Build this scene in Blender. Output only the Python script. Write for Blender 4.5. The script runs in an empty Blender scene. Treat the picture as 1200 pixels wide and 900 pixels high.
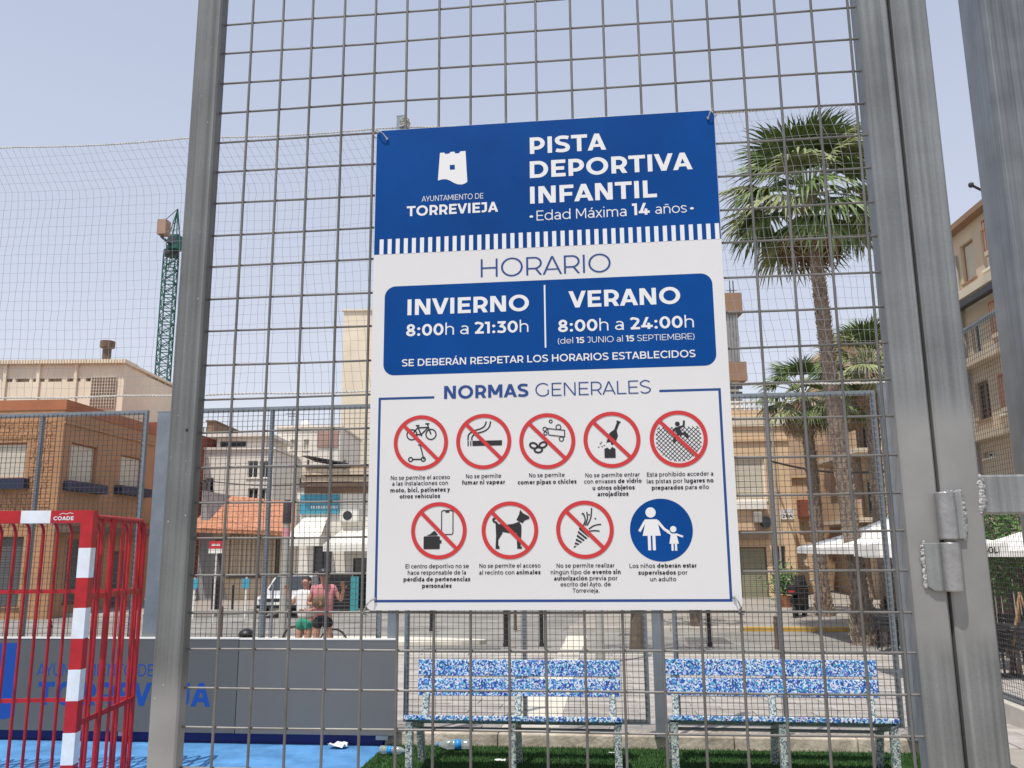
import bpy, bmesh, math, random
from mathutils import Vector, Matrix
R = math.radians
random.seed(7)
scene = bpy.context.scene
COL = scene.collection

# ------------------------------------------------------------------ camera
F_PX, PITCH, ROLL, YAW, CAM_H = 1000.0, R(10.90), R(0.507), R(6.244), 1.68
CAM = Vector((0, 0, CAM_H))
_fw = Vector((-math.sin(YAW), math.cos(YAW), 0)); _rt = Vector((math.cos(YAW), math.sin(YAW), 0)); _up = Vector((0, 0, 1))
_F = _fw * math.cos(PITCH) + _up * math.sin(PITCH)
_U = _up * math.cos(PITCH) - _fw * math.sin(PITCH)
_R = _rt * math.cos(ROLL) - _U * math.sin(ROLL)
_U = _U * math.cos(ROLL) + _rt * math.sin(ROLL)
cam_data = bpy.data.cameras.new('camera'); cam = bpy.data.objects.new('camera', cam_data); COL.objects.link(cam)
cam.matrix_world = Matrix(((_R.x, _U.x, -_F.x, CAM.x), (_R.y, _U.y, -_F.y, CAM.y), (_R.z, _U.z, -_F.z, CAM.z), (0, 0, 0, 1)))
cam_data.sensor_width = 36; cam_data.lens = 36 * F_PX / 1200; cam_data.clip_start = 0.05; cam_data.clip_end = 3000
scene.camera = cam

# ------------------------------------------------------------------ light
SUN_EL, SUN_AZ = R(66), R(205)      # azimuth clockwise from +Y: behind the camera, a little to its left
world = bpy.data.worlds.new('World'); scene.world = world; world.use_nodes = True
wn = world.node_tree
sky = wn.nodes.new('ShaderNodeTexSky'); sky.sky_type = 'NISHITA'; sky.sun_disc = False
sky.sun_elevation = SUN_EL; sky.sun_rotation = SUN_AZ
sky.air_density = 1.0; sky.dust_density = 1.6; sky.ozone_density = 2.0; sky.altitude = 0
bg = wn.nodes['Background']; bg.inputs[1].default_value = 0.15
hz = wn.nodes.new('ShaderNodeMix'); hz.data_type = 'RGBA'; hz.inputs[0].default_value = .62   # summer haze: an even pale veil over the clear sky
tcw = wn.nodes.new('ShaderNodeTexCoord'); sxw = wn.nodes.new('ShaderNodeSeparateXYZ'); wn.links.new(tcw.outputs['Generated'], sxw.inputs[0])
hr = wn.nodes.new('ShaderNodeMapRange'); hr.inputs[1].default_value = 0; hr.inputs[2].default_value = .62; wn.links.new(sxw.outputs['Z'], hr.inputs[0])   # the veil is thicker and paler towards the horizon, alike all round
hc_ = wn.nodes.new('ShaderNodeMix'); hc_.data_type = 'RGBA'; hc_.inputs[6].default_value = (6.8, 6.5, 6.7, 1); hc_.inputs[7].default_value = (4.3, 4.75, 5.85, 1)
wn.links.new(hr.outputs[0], hc_.inputs[0]); wn.links.new(hc_.outputs[2], hz.inputs[7]); wn.links.new(sky.outputs[0], hz.inputs[6]); wn.links.new(hz.outputs[2], bg.inputs[0])
sun_d = bpy.data.lights.new('sun', 'SUN'); sun_d.energy = 4.3; sun_d.angle = R(0.5); sun_d.color = (1, .95, .87)
sun = bpy.data.objects.new('sun', sun_d); COL.objects.link(sun)
_sd = Vector((math.sin(SUN_AZ) * math.cos(SUN_EL), math.cos(SUN_AZ) * math.cos(SUN_EL), math.sin(SUN_EL)))
sun.rotation_euler = _sd.to_track_quat('Z', 'Y').to_euler()
scene.view_settings.view_transform = 'Standard'; scene.view_settings.look = 'None'
scene.view_settings.exposure = 0.0; scene.view_settings.gamma = 1

# ------------------------------------------------------------------ pixel rays (of the 1200 x 900 photograph)
def ray(px, py): return _F + _R * ((px - 600) / F_PX) - _U * ((py - 450) / F_PX)
def atY(px, py, Y): r = ray(px, py); return CAM + r * (Y / r.y)
def atX(px, py, X): r = ray(px, py); return CAM + r * (X / r.x)
def atZ(px, py, z): r = ray(px, py); return CAM + r * ((z - CAM_H) / r.z)
def atD(px, py, d):                       # d = level distance along the view
    r = ray(px, py); return CAM + r * (d / (r.x * _fw.x + r.y * _fw.y))
def ground(Y):
    return 0.0 if Y < 8.2 else (-.05 * (Y - 8.2) if Y < 24.2 else -.8)
def onG(px, d): p = atD(px, 640, d); return Vector((p.x, p.y, ground(p.y)))

# ------------------------------------------------------------------ objects
def tagit(o, label=None, cat=None, group=None, kind=None):
    if label: o['label'] = label
    if cat: o['category'] = cat
    if group: o['group'] = group
    if kind: o['kind'] = kind
    return o
def thing(name, label, cat, loc=(0, 0, 0), group=None, rotz=0):
    o = bpy.data.objects.new(name, None); COL.objects.link(o); o.location = loc; o.rotation_euler.z = rotz
    o.empty_display_size = .2
    return tagit(o, label, cat, group)
def wloc(o):
    v = Vector((0, 0, 0))
    while o: v += Vector(o.location); o = o.parent
    return v
def rotv(v, a): c, s = math.cos(a), math.sin(a); return Vector((v[0] * c - v[1] * s, v[0] * s + v[1] * c, v[2]))
class MB:
    def __init__(s): s.v = []; s.f = []
    def add(s, vs, fs):
        n = len(s.v); s.v += [tuple(a) for a in vs]; s.f += [tuple(i + n for i in f) for f in fs]; return s
    def hexa(s, p): return s.add(p, [(0, 1, 2, 3), (7, 6, 5, 4), (0, 4, 5, 1), (1, 5, 6, 2), (2, 6, 7, 3), (3, 7, 4, 0)])
    def box(s, x0, x1, y0, y1, z0, z1):
        return s.hexa([(x0, y0, z0), (x1, y0, z0), (x1, y1, z0), (x0, y1, z0), (x0, y0, z1), (x1, y0, z1), (x1, y1, z1), (x0, y1, z1)])
    def bevbox(s, x0, x1, y0, y1, z0, z1, b):
        # chamfer the four long edges along z
        pts = [(x0 + b, y0), (x1 - b, y0), (x1, y0 + b), (x1, y1 - b), (x1 - b, y1), (x0 + b, y1), (x0, y1 - b), (x0, y0 + b)]
        return s.prism([(a, c, z0) for a, c in pts], (0, 0, z1 - z0))
    def prism(s, pts, d):
        n = len(pts); d = Vector(d); P = [Vector(p) for p in pts]
        return s.add(P + [p + d for p in P], [tuple(range(n))[::-1], tuple(range(n, 2 * n))] + [(i, (i + 1) % n, n + (i + 1) % n, n + i) for i in range(n)])
    def tube(s, pts, r, n=8, caps=True):
        P = [Vector(p) for p in pts]; rr = r if isinstance(r, (list, tuple)) else [r] * len(P)
        base = len(s.v); prev = None
        for i, p in enumerate(P):
            t = (P[min(i + 1, len(P) - 1)] - P[max(i - 1, 0)])
            t = t.normalized() if t.length > 1e-9 else Vector((0, 0, 1))
            if prev is None:
                a = Vector((0, 0, 1)) if abs(t.z) < .9 else Vector((1, 0, 0)); u = t.cross(a).normalized()
            else:
                u = (prev - t * prev.dot(t)); u = u.normalized() if u.length > 1e-6 else t.orthogonal().normalized()
            prev = u; w = t.cross(u)
            for k in range(n):
                an = 2 * math.pi * (k + .5) / n; s.v.append(tuple(p + (u * math.cos(an) + w * math.sin(an)) * rr[i]))
        for i in range(len(P) - 1):
            for k in range(n):
                a = base + i * n + k; b = base + i * n + (k + 1) % n; s.f.append((a, b, b + n, a + n))
        if caps:
            s.f.append(tuple(base + k for k in range(n))[::-1]); s.f.append(tuple(base + (len(P) - 1) * n + k for k in range(n)))
        return s
    def bar(s, a, b, w, h, up=(0, 0, 1)):
        a, b = Vector(a), Vector(b); t = (b - a).normalized(); u = t.cross(Vector(up))
        u = u.normalized() if u.length > 1e-6 else Vector((1, 0, 0)); v = u.cross(t).normalized()
        u *= w / 2; v *= h / 2
        return s.hexa([a - u - v, a + u - v, a + u + v, a - u + v, b - u - v, b + u - v, b + u + v, b - u + v])
    def ball(s, c, r, nu=10, nv=7):
        c = Vector(c); r = r if isinstance(r, (tuple, list)) else (r, r, r); base = len(s.v)
        for j in range(nv + 1):
            th = math.pi * j / nv
            for i in range(nu):
                ph = 2 * math.pi * i / nu
                s.v.append((c.x + r[0] * math.sin(th) * math.cos(ph), c.y + r[1] * math.sin(th) * math.sin(ph), c.z + r[2] * math.cos(th)))
        for j in range(nv):
            for i in range(nu):
                a = base + j * nu + i; b = base + j * nu + (i + 1) % nu; s.f.append((a, a + nu, b + nu, b))
        return s
    def lathe(s, c, prof, n=16, axis='z'):
        c = Vector(c); base = len(s.v)
        for r, z in prof:
            for i in range(n):
                ph = 2 * math.pi * i / n; a, b = r * math.cos(ph), r * math.sin(ph)
                s.v.append(tuple(c + (Vector((a, b, z)) if axis == 'z' else (Vector((z, a, b)) if axis == 'x' else Vector((a, z, b))))))
        for j in range(len(prof) - 1):
            for i in range(n):
                a = base + j * n + i; b = base + j * n + (i + 1) % n; s.f.append((a, b, b + n, a + n))
        s.f.append(tuple(base + i for i in range(n))[::-1]); s.f.append(tuple(base + (len(prof) - 1) * n + i for i in range(n)))
        return s
    def mesh(s, name, off=(0, 0, 0)):
        me = bpy.data.meshes.new(name); o = Vector(off)
        me.from_pydata([(x - o.x, y - o.y, z - o.z) for x, y, z in s.v], [], s.f); me.update(); return me
    def build(s, name, m, parent=None, smooth=False, kind=None, bevel=0, label=None):
        me = s.mesh(name, wloc(parent) if parent else (0, 0, 0)); me.materials.append(m)
        if smooth: me.polygons.foreach_set('use_smooth', [True] * len(me.polygons))
        o = bpy.data.objects.new(name, me); COL.objects.link(o)
        if parent: o.parent = parent
        if kind: o['kind'] = kind
        if label: o['label'] = label
        if bevel:
            b = o.modifiers.new('bevel', 'BEVEL'); b.width = bevel; b.segments = 2; b.limit_method = 'ANGLE'
        if smooth:
            try: me.set_sharp_from_angle(angle=R(40))
            except Exception: pass
        return o
def inst(name, me, parent, loc=(0, 0, 0), rot=(0, 0, 0), sc=(1, 1, 1), kind=None):
    o = bpy.data.objects.new(name, me); COL.objects.link(o); o.parent = parent; o.location = loc; o.rotation_euler = rot; o.scale = sc
    if kind: o['kind'] = kind
    return o
def copy_tree(o, parent=None):
    c = o.copy(); COL.objects.link(c)
    if parent: c.parent = parent
    for ch in list(o.children): copy_tree(ch, c)
    return c

# ------------------------------------------------------------------ materials
def mat(name, c, rough=.6, metal=0, var=.12, scale=8, bump=0, bscale=40, spec=None, c2=None, stretch=None, coat=0, trans=0, alpha=1):
    m = bpy.data.materials.new(name); m.use_nodes = True; nt = m.node_tree; b = nt.nodes['Principled BSDF']
    L = nt.links.new; N = nt.nodes.new
    b.inputs['Roughness'].default_value = rough; b.inputs['Metallic'].default_value = metal
    if spec is not None: b.inputs['Specular IOR Level'].default_value = spec
    if coat: b.inputs['Coat Weight'].default_value = coat
    if trans: b.inputs['Transmission Weight'].default_value = trans
    if alpha < 1: b.inputs['Alpha'].default_value = alpha
    c = tuple(c) + (1,)
    tc = N('ShaderNodeTexCoord'); mp = N('ShaderNodeMapping'); L(tc.outputs['Object'], mp.inputs['Vector'])
    if stretch: mp.inputs['Scale'].default_value = stretch
    if var or c2:
        n = N('ShaderNodeTexNoise'); n.inputs['Scale'].default_value = scale; n.inputs['Detail'].default_value = 6; n.inputs['Roughness'].default_value = .65
        L(mp.outputs[0], n.inputs['Vector'])
        r = N('ShaderNodeValToRGB'); L(n.outputs['Fac'], r.inputs['Fac'])
        a = tuple(max(0, x * (1 - var)) for x in c[:3]) + (1,); z = tuple(min(1, x * (1 + var)) for x in (c2 or c[:3])) + (1,)
        r.color_ramp.elements[0].position = .32; r.color_ramp.elements[1].position = .68
        r.color_ramp.elements[0].color = a; r.color_ramp.elements[1].color = z
        L(r.outputs[0], b.inputs['Base Color'])
    else: b.inputs['Base Color'].default_value = c
    if bump:
        n2 = N('ShaderNodeTexNoise'); n2.inputs['Scale'].default_value = bscale; n2.inputs['Detail'].default_value = 5
        L(mp.outputs[0], n2.inputs['Vector'])
        bp = N('ShaderNodeBump'); bp.inputs['Strength'].default_value = bump; bp.inputs['Distance'].default_value = .01
        L(n2.outputs['Fac'], bp.inputs['Height']); L(bp.outputs[0], b.inputs['Normal'])
    return m
def galv(name, base=.30, bands=(), metal=.55, rough=.48, tint=(.95, 1.0, 1.0)):
    """galvanised steel: drawn streaks along z, faint spangle, paler sprayed patches (bands in object z: lo, hi)"""
    m = bpy.data.materials.new(name); m.use_nodes = True; nt = m.node_tree; b = nt.nodes['Principled BSDF']; L = nt.links.new; N = nt.nodes.new
    tc = N('ShaderNodeTexCoord')
    mp = N('ShaderNodeMapping'); mp.inputs['Scale'].default_value = (150, 150, 1.5); L(tc.outputs['Object'], mp.inputs[0])
    n1 = N('ShaderNodeTexNoise'); n1.inputs['Scale'].default_value = 1; n1.inputs['Detail'].default_value = 4; L(mp.outputs[0], n1.inputs['Vector'])
    n2 = N('ShaderNodeTexNoise'); n2.inputs['Scale'].default_value = 9; n2.inputs['Detail'].default_value = 5; L(tc.outputs['Object'], n2.inputs['Vector'])
    n3 = N('ShaderNodeTexVoronoi'); n3.inputs['Scale'].default_value = 260; L(tc.outputs['Object'], n3.inputs['Vector'])
    r1 = N('ShaderNodeMapRange'); L(n1.outputs['Fac'], r1.inputs[0]); r1.inputs[1].default_value = .3; r1.inputs[2].default_value = .7; r1.inputs[3].default_value = .72; r1.inputs[4].default_value = 1.2
    r2 = N('ShaderNodeMapRange'); L(n2.outputs['Fac'], r2.inputs[0]); r2.inputs[1].default_value = .3; r2.inputs[2].default_value = .7; r2.inputs[3].default_value = .82; r2.inputs[4].default_value = 1.16
    r3 = N('ShaderNodeMapRange'); L(n3.outputs['Distance'], r3.inputs[0]); r3.inputs[2].default_value = .6; r3.inputs[3].default_value = .95; r3.inputs[4].default_value = 1.06
    m1 = N('ShaderNodeMath'); m1.operation = 'MULTIPLY'; L(r1.outputs[0], m1.inputs[0]); L(r2.outputs[0], m1.inputs[1])
    m2 = N('ShaderNodeMath'); m2.operation = 'MULTIPLY'; L(m1.outputs[0], m2.inputs[0]); L(r3.outputs[0], m2.inputs[1])
    fac = None
    if bands:
        sx = N('ShaderNodeSeparateXYZ'); L(tc.outputs['Object'], sx.inputs[0])
        nz = N('ShaderNodeMath'); nz.operation = 'MULTIPLY_ADD'; L(n2.outputs['Fac'], nz.inputs[0]); nz.inputs[1].default_value = .09; L(sx.outputs['Z'], nz.inputs[2])
        for lo, hi in bands:
            a = N('ShaderNodeMapRange'); a.interpolation_type = 'SMOOTHSTEP'; L(nz.outputs[0], a.inputs[0]); a.inputs[1].default_value = lo + .045 - .03; a.inputs[2].default_value = lo + .045 + .03
            c = N('ShaderNodeMapRange'); c.interpolation_type = 'SMOOTHSTEP'; L(nz.outputs[0], c.inputs[0]); c.inputs[1].default_value = hi + .045 + .03; c.inputs[2].default_value = hi + .045 - .03
            q = N('ShaderNodeMath'); q.operation = 'MULTIPLY'; L(a.outputs[0], q.inputs[0]); L(c.outputs[0], q.inputs[1])
            if fac is None: fac = q
            else:
                mx = N('ShaderNodeMath'); mx.operation = 'MAXIMUM'; L(fac.outputs[0], mx.inputs[0]); L(q.outputs[0], mx.inputs[1]); fac = mx
    v = N('ShaderNodeVectorMath'); v.operation = 'SCALE'; v.inputs[0].default_value = tuple(base * t for t in tint); L(m2.outputs[0], v.inputs['Scale'])
    if fac:
        mix = N('ShaderNodeMix'); mix.data_type = 'RGBA'; L(fac.outputs[0], mix.inputs[0]); L(v.outputs[0], mix.inputs[6])
        pv = N('ShaderNodeVectorMath'); pv.operation = 'SCALE'; pv.inputs[0].default_value = (.25, .25, .245); L(r2.outputs[0], pv.inputs['Scale']); L(pv.outputs[0], mix.inputs[7])
        L(mix.outputs[2], b.inputs['Base Color'])
        me = N('ShaderNodeMapRange'); L(fac.outputs[0], me.inputs[0]); me.inputs[3].default_value = metal; me.inputs[4].default_value = metal * .5; L(me.outputs[0], b.inputs['Metallic'])
    else:
        L(v.outputs[0], b.inputs['Base Color']); b.inputs['Metallic'].default_value = metal
    rr = N('ShaderNodeMapRange'); L(n1.outputs['Fac'], rr.inputs[0]); rr.inputs[3].default_value = rough - .1; rr.inputs[4].default_value = rough + .14; L(rr.outputs[0], b.inputs['Roughness'])
    bp = N('ShaderNodeBump'); bp.inputs['Strength'].default_value = .12; bp.inputs['Distance'].default_value = .002; L(n1.outputs['Fac'], bp.inputs['Height']); L(bp.outputs[0], b.inputs['Normal'])
    return m
M = {}
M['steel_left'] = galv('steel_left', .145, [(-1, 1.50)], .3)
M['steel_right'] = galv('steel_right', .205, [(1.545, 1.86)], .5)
M['steel_bar'] = galv('steel_bar', .25, [], .4)
M['steel_column'] = galv('steel_column', .20, [], .6, .36, (.97, 1.02, 1.02))
M['hinge_steel'] = mat('hinge_steel', (.34, .34, .34), .36, .75, .12, 60, .15, 200)
M['wire'] = mat('wire', (.15, .145, .14), .5, .5, .3, 7, .06, 60)
M['far_steel'] = mat('far_steel', (.205, .23, .25), .5, .4, .14, 6)
M['far_wire'] = mat('far_wire', (.085, .08, .078), .5, .5, .1, 6)
M['weld'] = mat('weld', (.36, .36, .36), .55, .45, .2, 200, .5, 300)
M['white_print'] = mat('white_print', (.60, .605, .615), .35, 0, .035, 2.5, .04, 10, .4)
M['blue_print'] = mat('blue_print', (.001, .05, .225), .4, 0, .2, 2.6, .03, 14, .12)
M['letter_white'] = mat('letter_white', (.66, .67, .68), .4, 0, 0)
M['letter_blue'] = mat('letter_blue', (.006, .045, .20), .4, 0, 0)
M['letter_black'] = mat('letter_black', (.012, .012, .014), .4, 0, 0)
M['sign_red'] = mat('sign_red', (.48, .025, .028), .38, 0, .05, 20)
M['goal_red'] = mat('goal_red', (.42, .007, .012), .42, 0, .2, 9, .1, 60)
M['goal_white'] = mat('goal_white', (.72, .73, .73), .45, 0, .1, 9)
M['blue_floor'] = mat('blue_floor', (.062, .22, .47), .75, 0, .28, 3.2, .35, 90, c2=(.085, .25, .50))
M['navy'] = mat('navy', (.006, .012, .14), .55, 0, .15, 4)  # blue kerb paint darkened for the shade under the grey boards
M['board_grey'] = mat('board_grey', (.105, .107, .104), .45, 0, .07, 1.2, .04, 8)
M['board_grey_pale'] = mat('board_grey_pale', (.135, .134, .13), .45, 0, .06, 1.2, .04, 8)
M['board_blue'] = mat('board_blue', (.003, .06, .31), .5, 0, .05)
M['concrete'] = mat('concrete', (.40, .345, .27), .9, 0, .3, 5, .9, 24, c2=(.48, .42, .34))
M['slab'] = mat('slab', (.33, .30, .27), .9, 0, .26, 1.9, .3, 60, c2=(.37, .34, .31))
M['slab_pale'] = mat('slab_pale', (.62, .58, .49), .9, 0, .1, 3, .2, 60)
M['asphalt'] = mat('asphalt', (.20, .19, .175), .9, 0, .2, .7, .4, 90, c2=(.26, .245, .22))
M['asphalt_patch'] = mat('asphalt_patch', (.12, .115, .11), .9, 0, .15, 3, .4, 90)
M['far_pave'] = mat('far_pave', (.30, .27, .235), .9, 0, .15, 1.2, .3, 50)
M['ground'] = mat('ground', (.26, .235, .20), .95, 0, .2, .3, .2, 10)
M['kerb'] = mat('kerb', (.46, .43, .38), .85, 0, .15, 3)
M['kerb_yellow'] = mat('kerb_yellow', (.48, .30, .05), .8, 0, .2, 3)
M['paint_white'] = mat('paint_white', (.68, .66, .6), .8, 0, .1, 5)
M['net'] = mat('net', (.25, .25, .27), .9, 0, .1, 5)
M['rope'] = mat('rope', (.55, .53, .48), .95, 0, .2, 60)
M['turf'] = mat('turf', (.018, .062, .010), .8, 0, .35, 30, c2=(.035, .10, .018))
M['plastic'] = mat('clear_plastic', (.75, .82, .85), .12, 0, 0, trans=.75)
M['cap_blue'] = mat('cap_blue', (.02, .25, .6), .4, 0, .05)
M['paper'] = mat('paper', (.8, .8, .78), .9, 0, .04)
M['black'] = mat('black', (.012, .012, .013), .45, 0, .2, 10)
M['rubber'] = mat('rubber', (.02, .02, .02), .8, 0, .1)
M['glass_dark'] = mat('glass_dark', (.03, .035, .04), .12, 0, .2, 1.5, spec=.8)
M['glass_blue'] = mat('glass_blue', (.22, .22, .21), .15, 0, .2, 2, spec=.8)
M['shutter'] = mat('shutter', (.62, .57, .47), .7, 0, .06, 3)
M['shutter_grey'] = mat('shutter_grey', (.10, .10, .10), .6, 0, .1, 2)
M['orange_wall'] = mat('orange_wall', (.39, .21, .11), .9, 0, .08, .8, .15, 20)
M['orange_stone'] = mat('orange_stone', (.42, .225, .115), .95, 0, .2, 4, .4, 14)
M['terracotta'] = mat('terracotta', (.36, .14, .07), .9, 0, .12, 1)
M['roof_tile'] = mat('roof_tile', (.44, .16, .08), .9, 0, .3, 6, c2=(.52, .26, .15))
M['navy_box'] = mat('navy_box', (.012, .02, .055), .6, 0, .1)
M['cream'] = mat('cream', (.66, .57, .44), .9, 0, .12, .5, .2, 10)
M['cream2'] = mat('cream2', (.72, .63, .49), .9, 0, .08, .4, .1, 8)
M['white_wall'] = mat('white_wall', (.76, .71, .63), .9, 0, .1, .5, .15, 8)
M['peach'] = mat('peach', (.66, .475, .30), .9, 0, .1, .5, .15, 12)
M['peach_dark'] = mat('peach_dark', (.55, .38, .235), .9, 0, .1, .5)
M['beige_wall'] = mat('beige_wall', (.58, .47, .34), .9, 0, .1, .5, .15, 12)
M['brown_wall'] = mat('brown_wall', (.28, .17, .11), .9, 0, .1, .5)
M['brown_dark'] = mat('brown_dark', (.13, .085, .06), .85, 0, .2, 2)
M['rust'] = mat('rust', (.27, .075, .045), .85, 0, .15, 2)
M['pinkish'] = mat('pinkish', (.38, .25, .21), .9, 0, .1, 2)
M['grey_gable'] = mat('grey_gable', (.30, .30, .30), .9, 0, .1, 1)
M['blue_sign'] = mat('blue_sign', (.05, .30, .42), .5, 0, .1, 3)
M['awning'] = mat('awning', (.78, .75, .67), .85, 0, .05, 3)
M['parasol'] = mat('parasol', (.78, .76, .71), .85, 0, .04, 3)
M['olive'] = mat('olive', (.27, .265, .18), .7, 0, .08, 1)
M['frame_white'] = mat('frame_white', (.75, .72, .66), .6, 0, .05)
M['metal_dark'] = mat('metal_dark', (.045, .045, .05), .5, .4, .15, 6)
M['crane_green'] = mat('crane_green', (.012, .10, .075), .6, .1, .15, 1)
M['crane_brown'] = mat('crane_brown', (.34, .22, .15), .85, 0, .1, 1)
M['pole_grey'] = mat('pole_grey', (.33, .32, .29), .8, 0, .12, 4)
M['trunk'] = mat('palm_trunk', (.17, .125, .095), .95, 0, .35, 12, .6, 40, c2=(.26, .20, .155))
M['trunk_scale'] = mat('trunk_scale', (.22, .17, .13), .95, 0, .3, 9, c2=(.32, .26, .2))
M['frond'] = mat('frond', (.075, .125, .03), .5, 0, .3, 5, c2=(.13, .19, .055))
M['frond_pale'] = mat('frond_pale', (.19, .23, .085), .5, 0, .3, 5, c2=(.28, .30, .14))
M['frond_dry'] = mat('frond_dry', (.30, .20, .11), .9, 0, .3, 5)
M['leaf'] = mat('leaf', (.05, .12, .022), .6, 0, .35, 3, c2=(.09, .19, .04))
M['bark'] = mat('bark', (.13, .10, .075), .95, 0, .3, 8, .6, 30)
M['crate'] = mat('crate', (.5, .14, .03), .6, 0, .1)
M['skin'] = mat('skin', (.42, .22, .15), .55, 0, .08, 12)
M['hair'] = mat('hair', (.03, .018, .012), .7, 0, .2, 30)
M['cloth_white'] = mat('cloth_white', (.68, .66, .64), .9, 0, .05, 12)
M['cloth_green'] = mat('cloth_green', (.03, .26, .18), .9, 0, .1, 12)
M['cloth_pink'] = mat('cloth_pink', (.52, .20, .21), .9, 0, .1, 12)
M['cloth_black'] = mat('cloth_black', (.02, .02, .022), .9, 0, .1, 12)
M['bag_brown'] = mat('bag_brown', (.16, .10, .055), .9, 0, .3, 30, .6, 60)
M['car_white'] = mat('car_paint', (.6, .6, .6), .25, 0, .02, 2, coat=.5)
M['sign_post_red'] = mat('road_sign_red', (.5, .02, .03), .4, 0, .05)
M['teal'] = mat('teal', (.05, .28, .30), .6, 0, .1)
M['yellow_cloth'] = mat('yellow_cloth', (.55, .40, .05), .9, 0, .1)
M['pink_tape'] = mat('pink_tape', (.55, .25, .27), .7, 0, .05)
def speckle():
    m = bpy.data.materials.new('recycled_plastic'); m.use_nodes = True; nt = m.node_tree; b = nt.nodes['Principled BSDF']; L = nt.links.new; N = nt.nodes.new
    tc = N('ShaderNodeTexCoord'); nz = N('ShaderNodeTexNoise'); nz.inputs['Scale'].default_value = 25; L(tc.outputs['Object'], nz.inputs['Vector'])
    ad = N('ShaderNodeVectorMath'); ad.operation = 'MULTIPLY_ADD'; L(nz.outputs['Color'], ad.inputs[0]); ad.inputs[1].default_value = (.03, .03, .03); L(tc.outputs['Object'], ad.inputs[2])
    v = N('ShaderNodeTexVoronoi'); v.inputs['Scale'].default_value = 100; L(ad.outputs[0], v.inputs['Vector'])
    s = N('ShaderNodeSeparateColor'); L(v.outputs['Color'], s.inputs[0]); r = N('ShaderNodeValToRGB'); r.color_ramp.interpolation = 'CONSTANT'
    cols = [(0, (.66, .69, .72)), (.22, (.025, .11, .40)), (.46, (.015, .05, .24)), (.64, (.10, .36, .68)), (.76, (.42, .60, .72)), (.86, (.05, .36, .40)), (.93, (.28, .18, .44)), (.97, (.02, .02, .05))]
    e = r.color_ramp.elements
    while len(e) < len(cols): e.new(.5)
    for i, (p, c) in enumerate(cols): e[i].position = p; e[i].color = c + (1,)
    L(s.outputs[0], r.inputs[0]); L(r.outputs[0], b.inputs['Base Color']); b.inputs['Roughness'].default_value = .5
    return m
M['recycled'] = speckle()
def legmat():
    m = M['recycled'].copy(); m.name = 'recycled_leg'
    r = [n for n in m.node_tree.nodes if n.type == 'VALTORGB'][0]
    for e, c in zip(r.color_ramp.elements, [(.5, .53, .5), (.10, .13, .16), (.3, .33, .3), (.55, .58, .5), (.2, .3, .3), (.4, .45, .42), (.06, .09, .1), (.02, .02, .02)]): e.color = c + (1,)
    return m
M['recycled_leg'] = legmat()

# ================================================================== ground and court
YF = 7.80                                  # line of the court's far fence
def grid_ground():
    mb = MB()
    ys = [-6, 8.2, 12, 18, 24.2, 400]
    for a, b in zip(ys, ys[1:]):
        mb.add([(-300, a, ground(a) - .06), (300, a, ground(a) - .06), (300, b, ground(b) - .06), (-300, b, ground(b) - .06)], [(0, 1, 2, 3)])
    mb.add([(-300, 400, -.86), (300, 400, -.86), (900, 1500, -.86), (-900, 1500, -.86)], [(0, 1, 2, 3)])
    return mb
tagit(grid_ground().build('ground', M['ground']), kind='structure')
def sheet(name, m, pts, up=0.0, th=.05):
    """a slab following the falling ground: pts = convex outline in x,y; split where the slope changes"""
    bm = bmesh.new(); vs = [bm.verts.new((x, y, 0)) for x, y in pts]; bm.faces.new(vs)
    for yc in (8.2, 24.2):
        g = bm.verts[:] + bm.edges[:] + bm.faces[:]
        bmesh.ops.bisect_plane(bm, geom=g, plane_co=(0, yc, 0), plane_no=(0, 1, 0))
    r = bmesh.ops.extrude_face_region(bm, geom=bm.faces[:]); ex = [v for v in r['geom'] if isinstance(v, bmesh.types.BMVert)]
    es = set(ex)
    for v in bm.verts: v.co.z = ground(v.co.y) + up - (0 if v in es else th)
    bmesh.ops.recalc_face_normals(bm, faces=bm.faces)
    me = bpy.data.meshes.new(name); bm.to_mesh(me); bm.free(); me.materials.append(m)
    o = bpy.data.objects.new(name, me); COL.objects.link(o); o['kind'] = 'structure'; return o
XT = atZ(441, 884, 0).x                    # where the blue floor meets the turf
sheet('court_floor', M['blue_floor'], [(-9, 1.5), (XT, 1.5), (XT, YF - .06), (-9, YF - .06)], .0, .05)
sheet('turf_bed', M['turf'], [(XT + .0, 5.6), (3.0, 5.6), (3.0, YF - .06), (XT + .0, YF - .06)], .004, .05)
sheet('concrete_apron', M['concrete'], [(-9, -4), (9, -4), (9, 1.5), (-9, 1.5)], .0, .05)
sheet('concrete_floor', M['slab'], [(XT, 1.5), (9, 1.5), (9, 5.6), (XT, 5.6)], .0, .05)
# kerb under the fence
kb = MB()
x = XT - .02
while x < 2.95:
    x2 = min(x + 1.0, 2.98); kb.box(x + .003, x2 - .003, YF - .055, YF + .16, -.1, .11); x = x2
tagit(kb.build('kerb', M['concrete'], bevel=.012), kind='structure')
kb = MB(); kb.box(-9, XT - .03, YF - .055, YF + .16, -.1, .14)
tagit(kb.build('shaded_blue_kerb', M['navy']), kind='structure')  # blue kerb; the shade of the boards above is put into its navy
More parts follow.
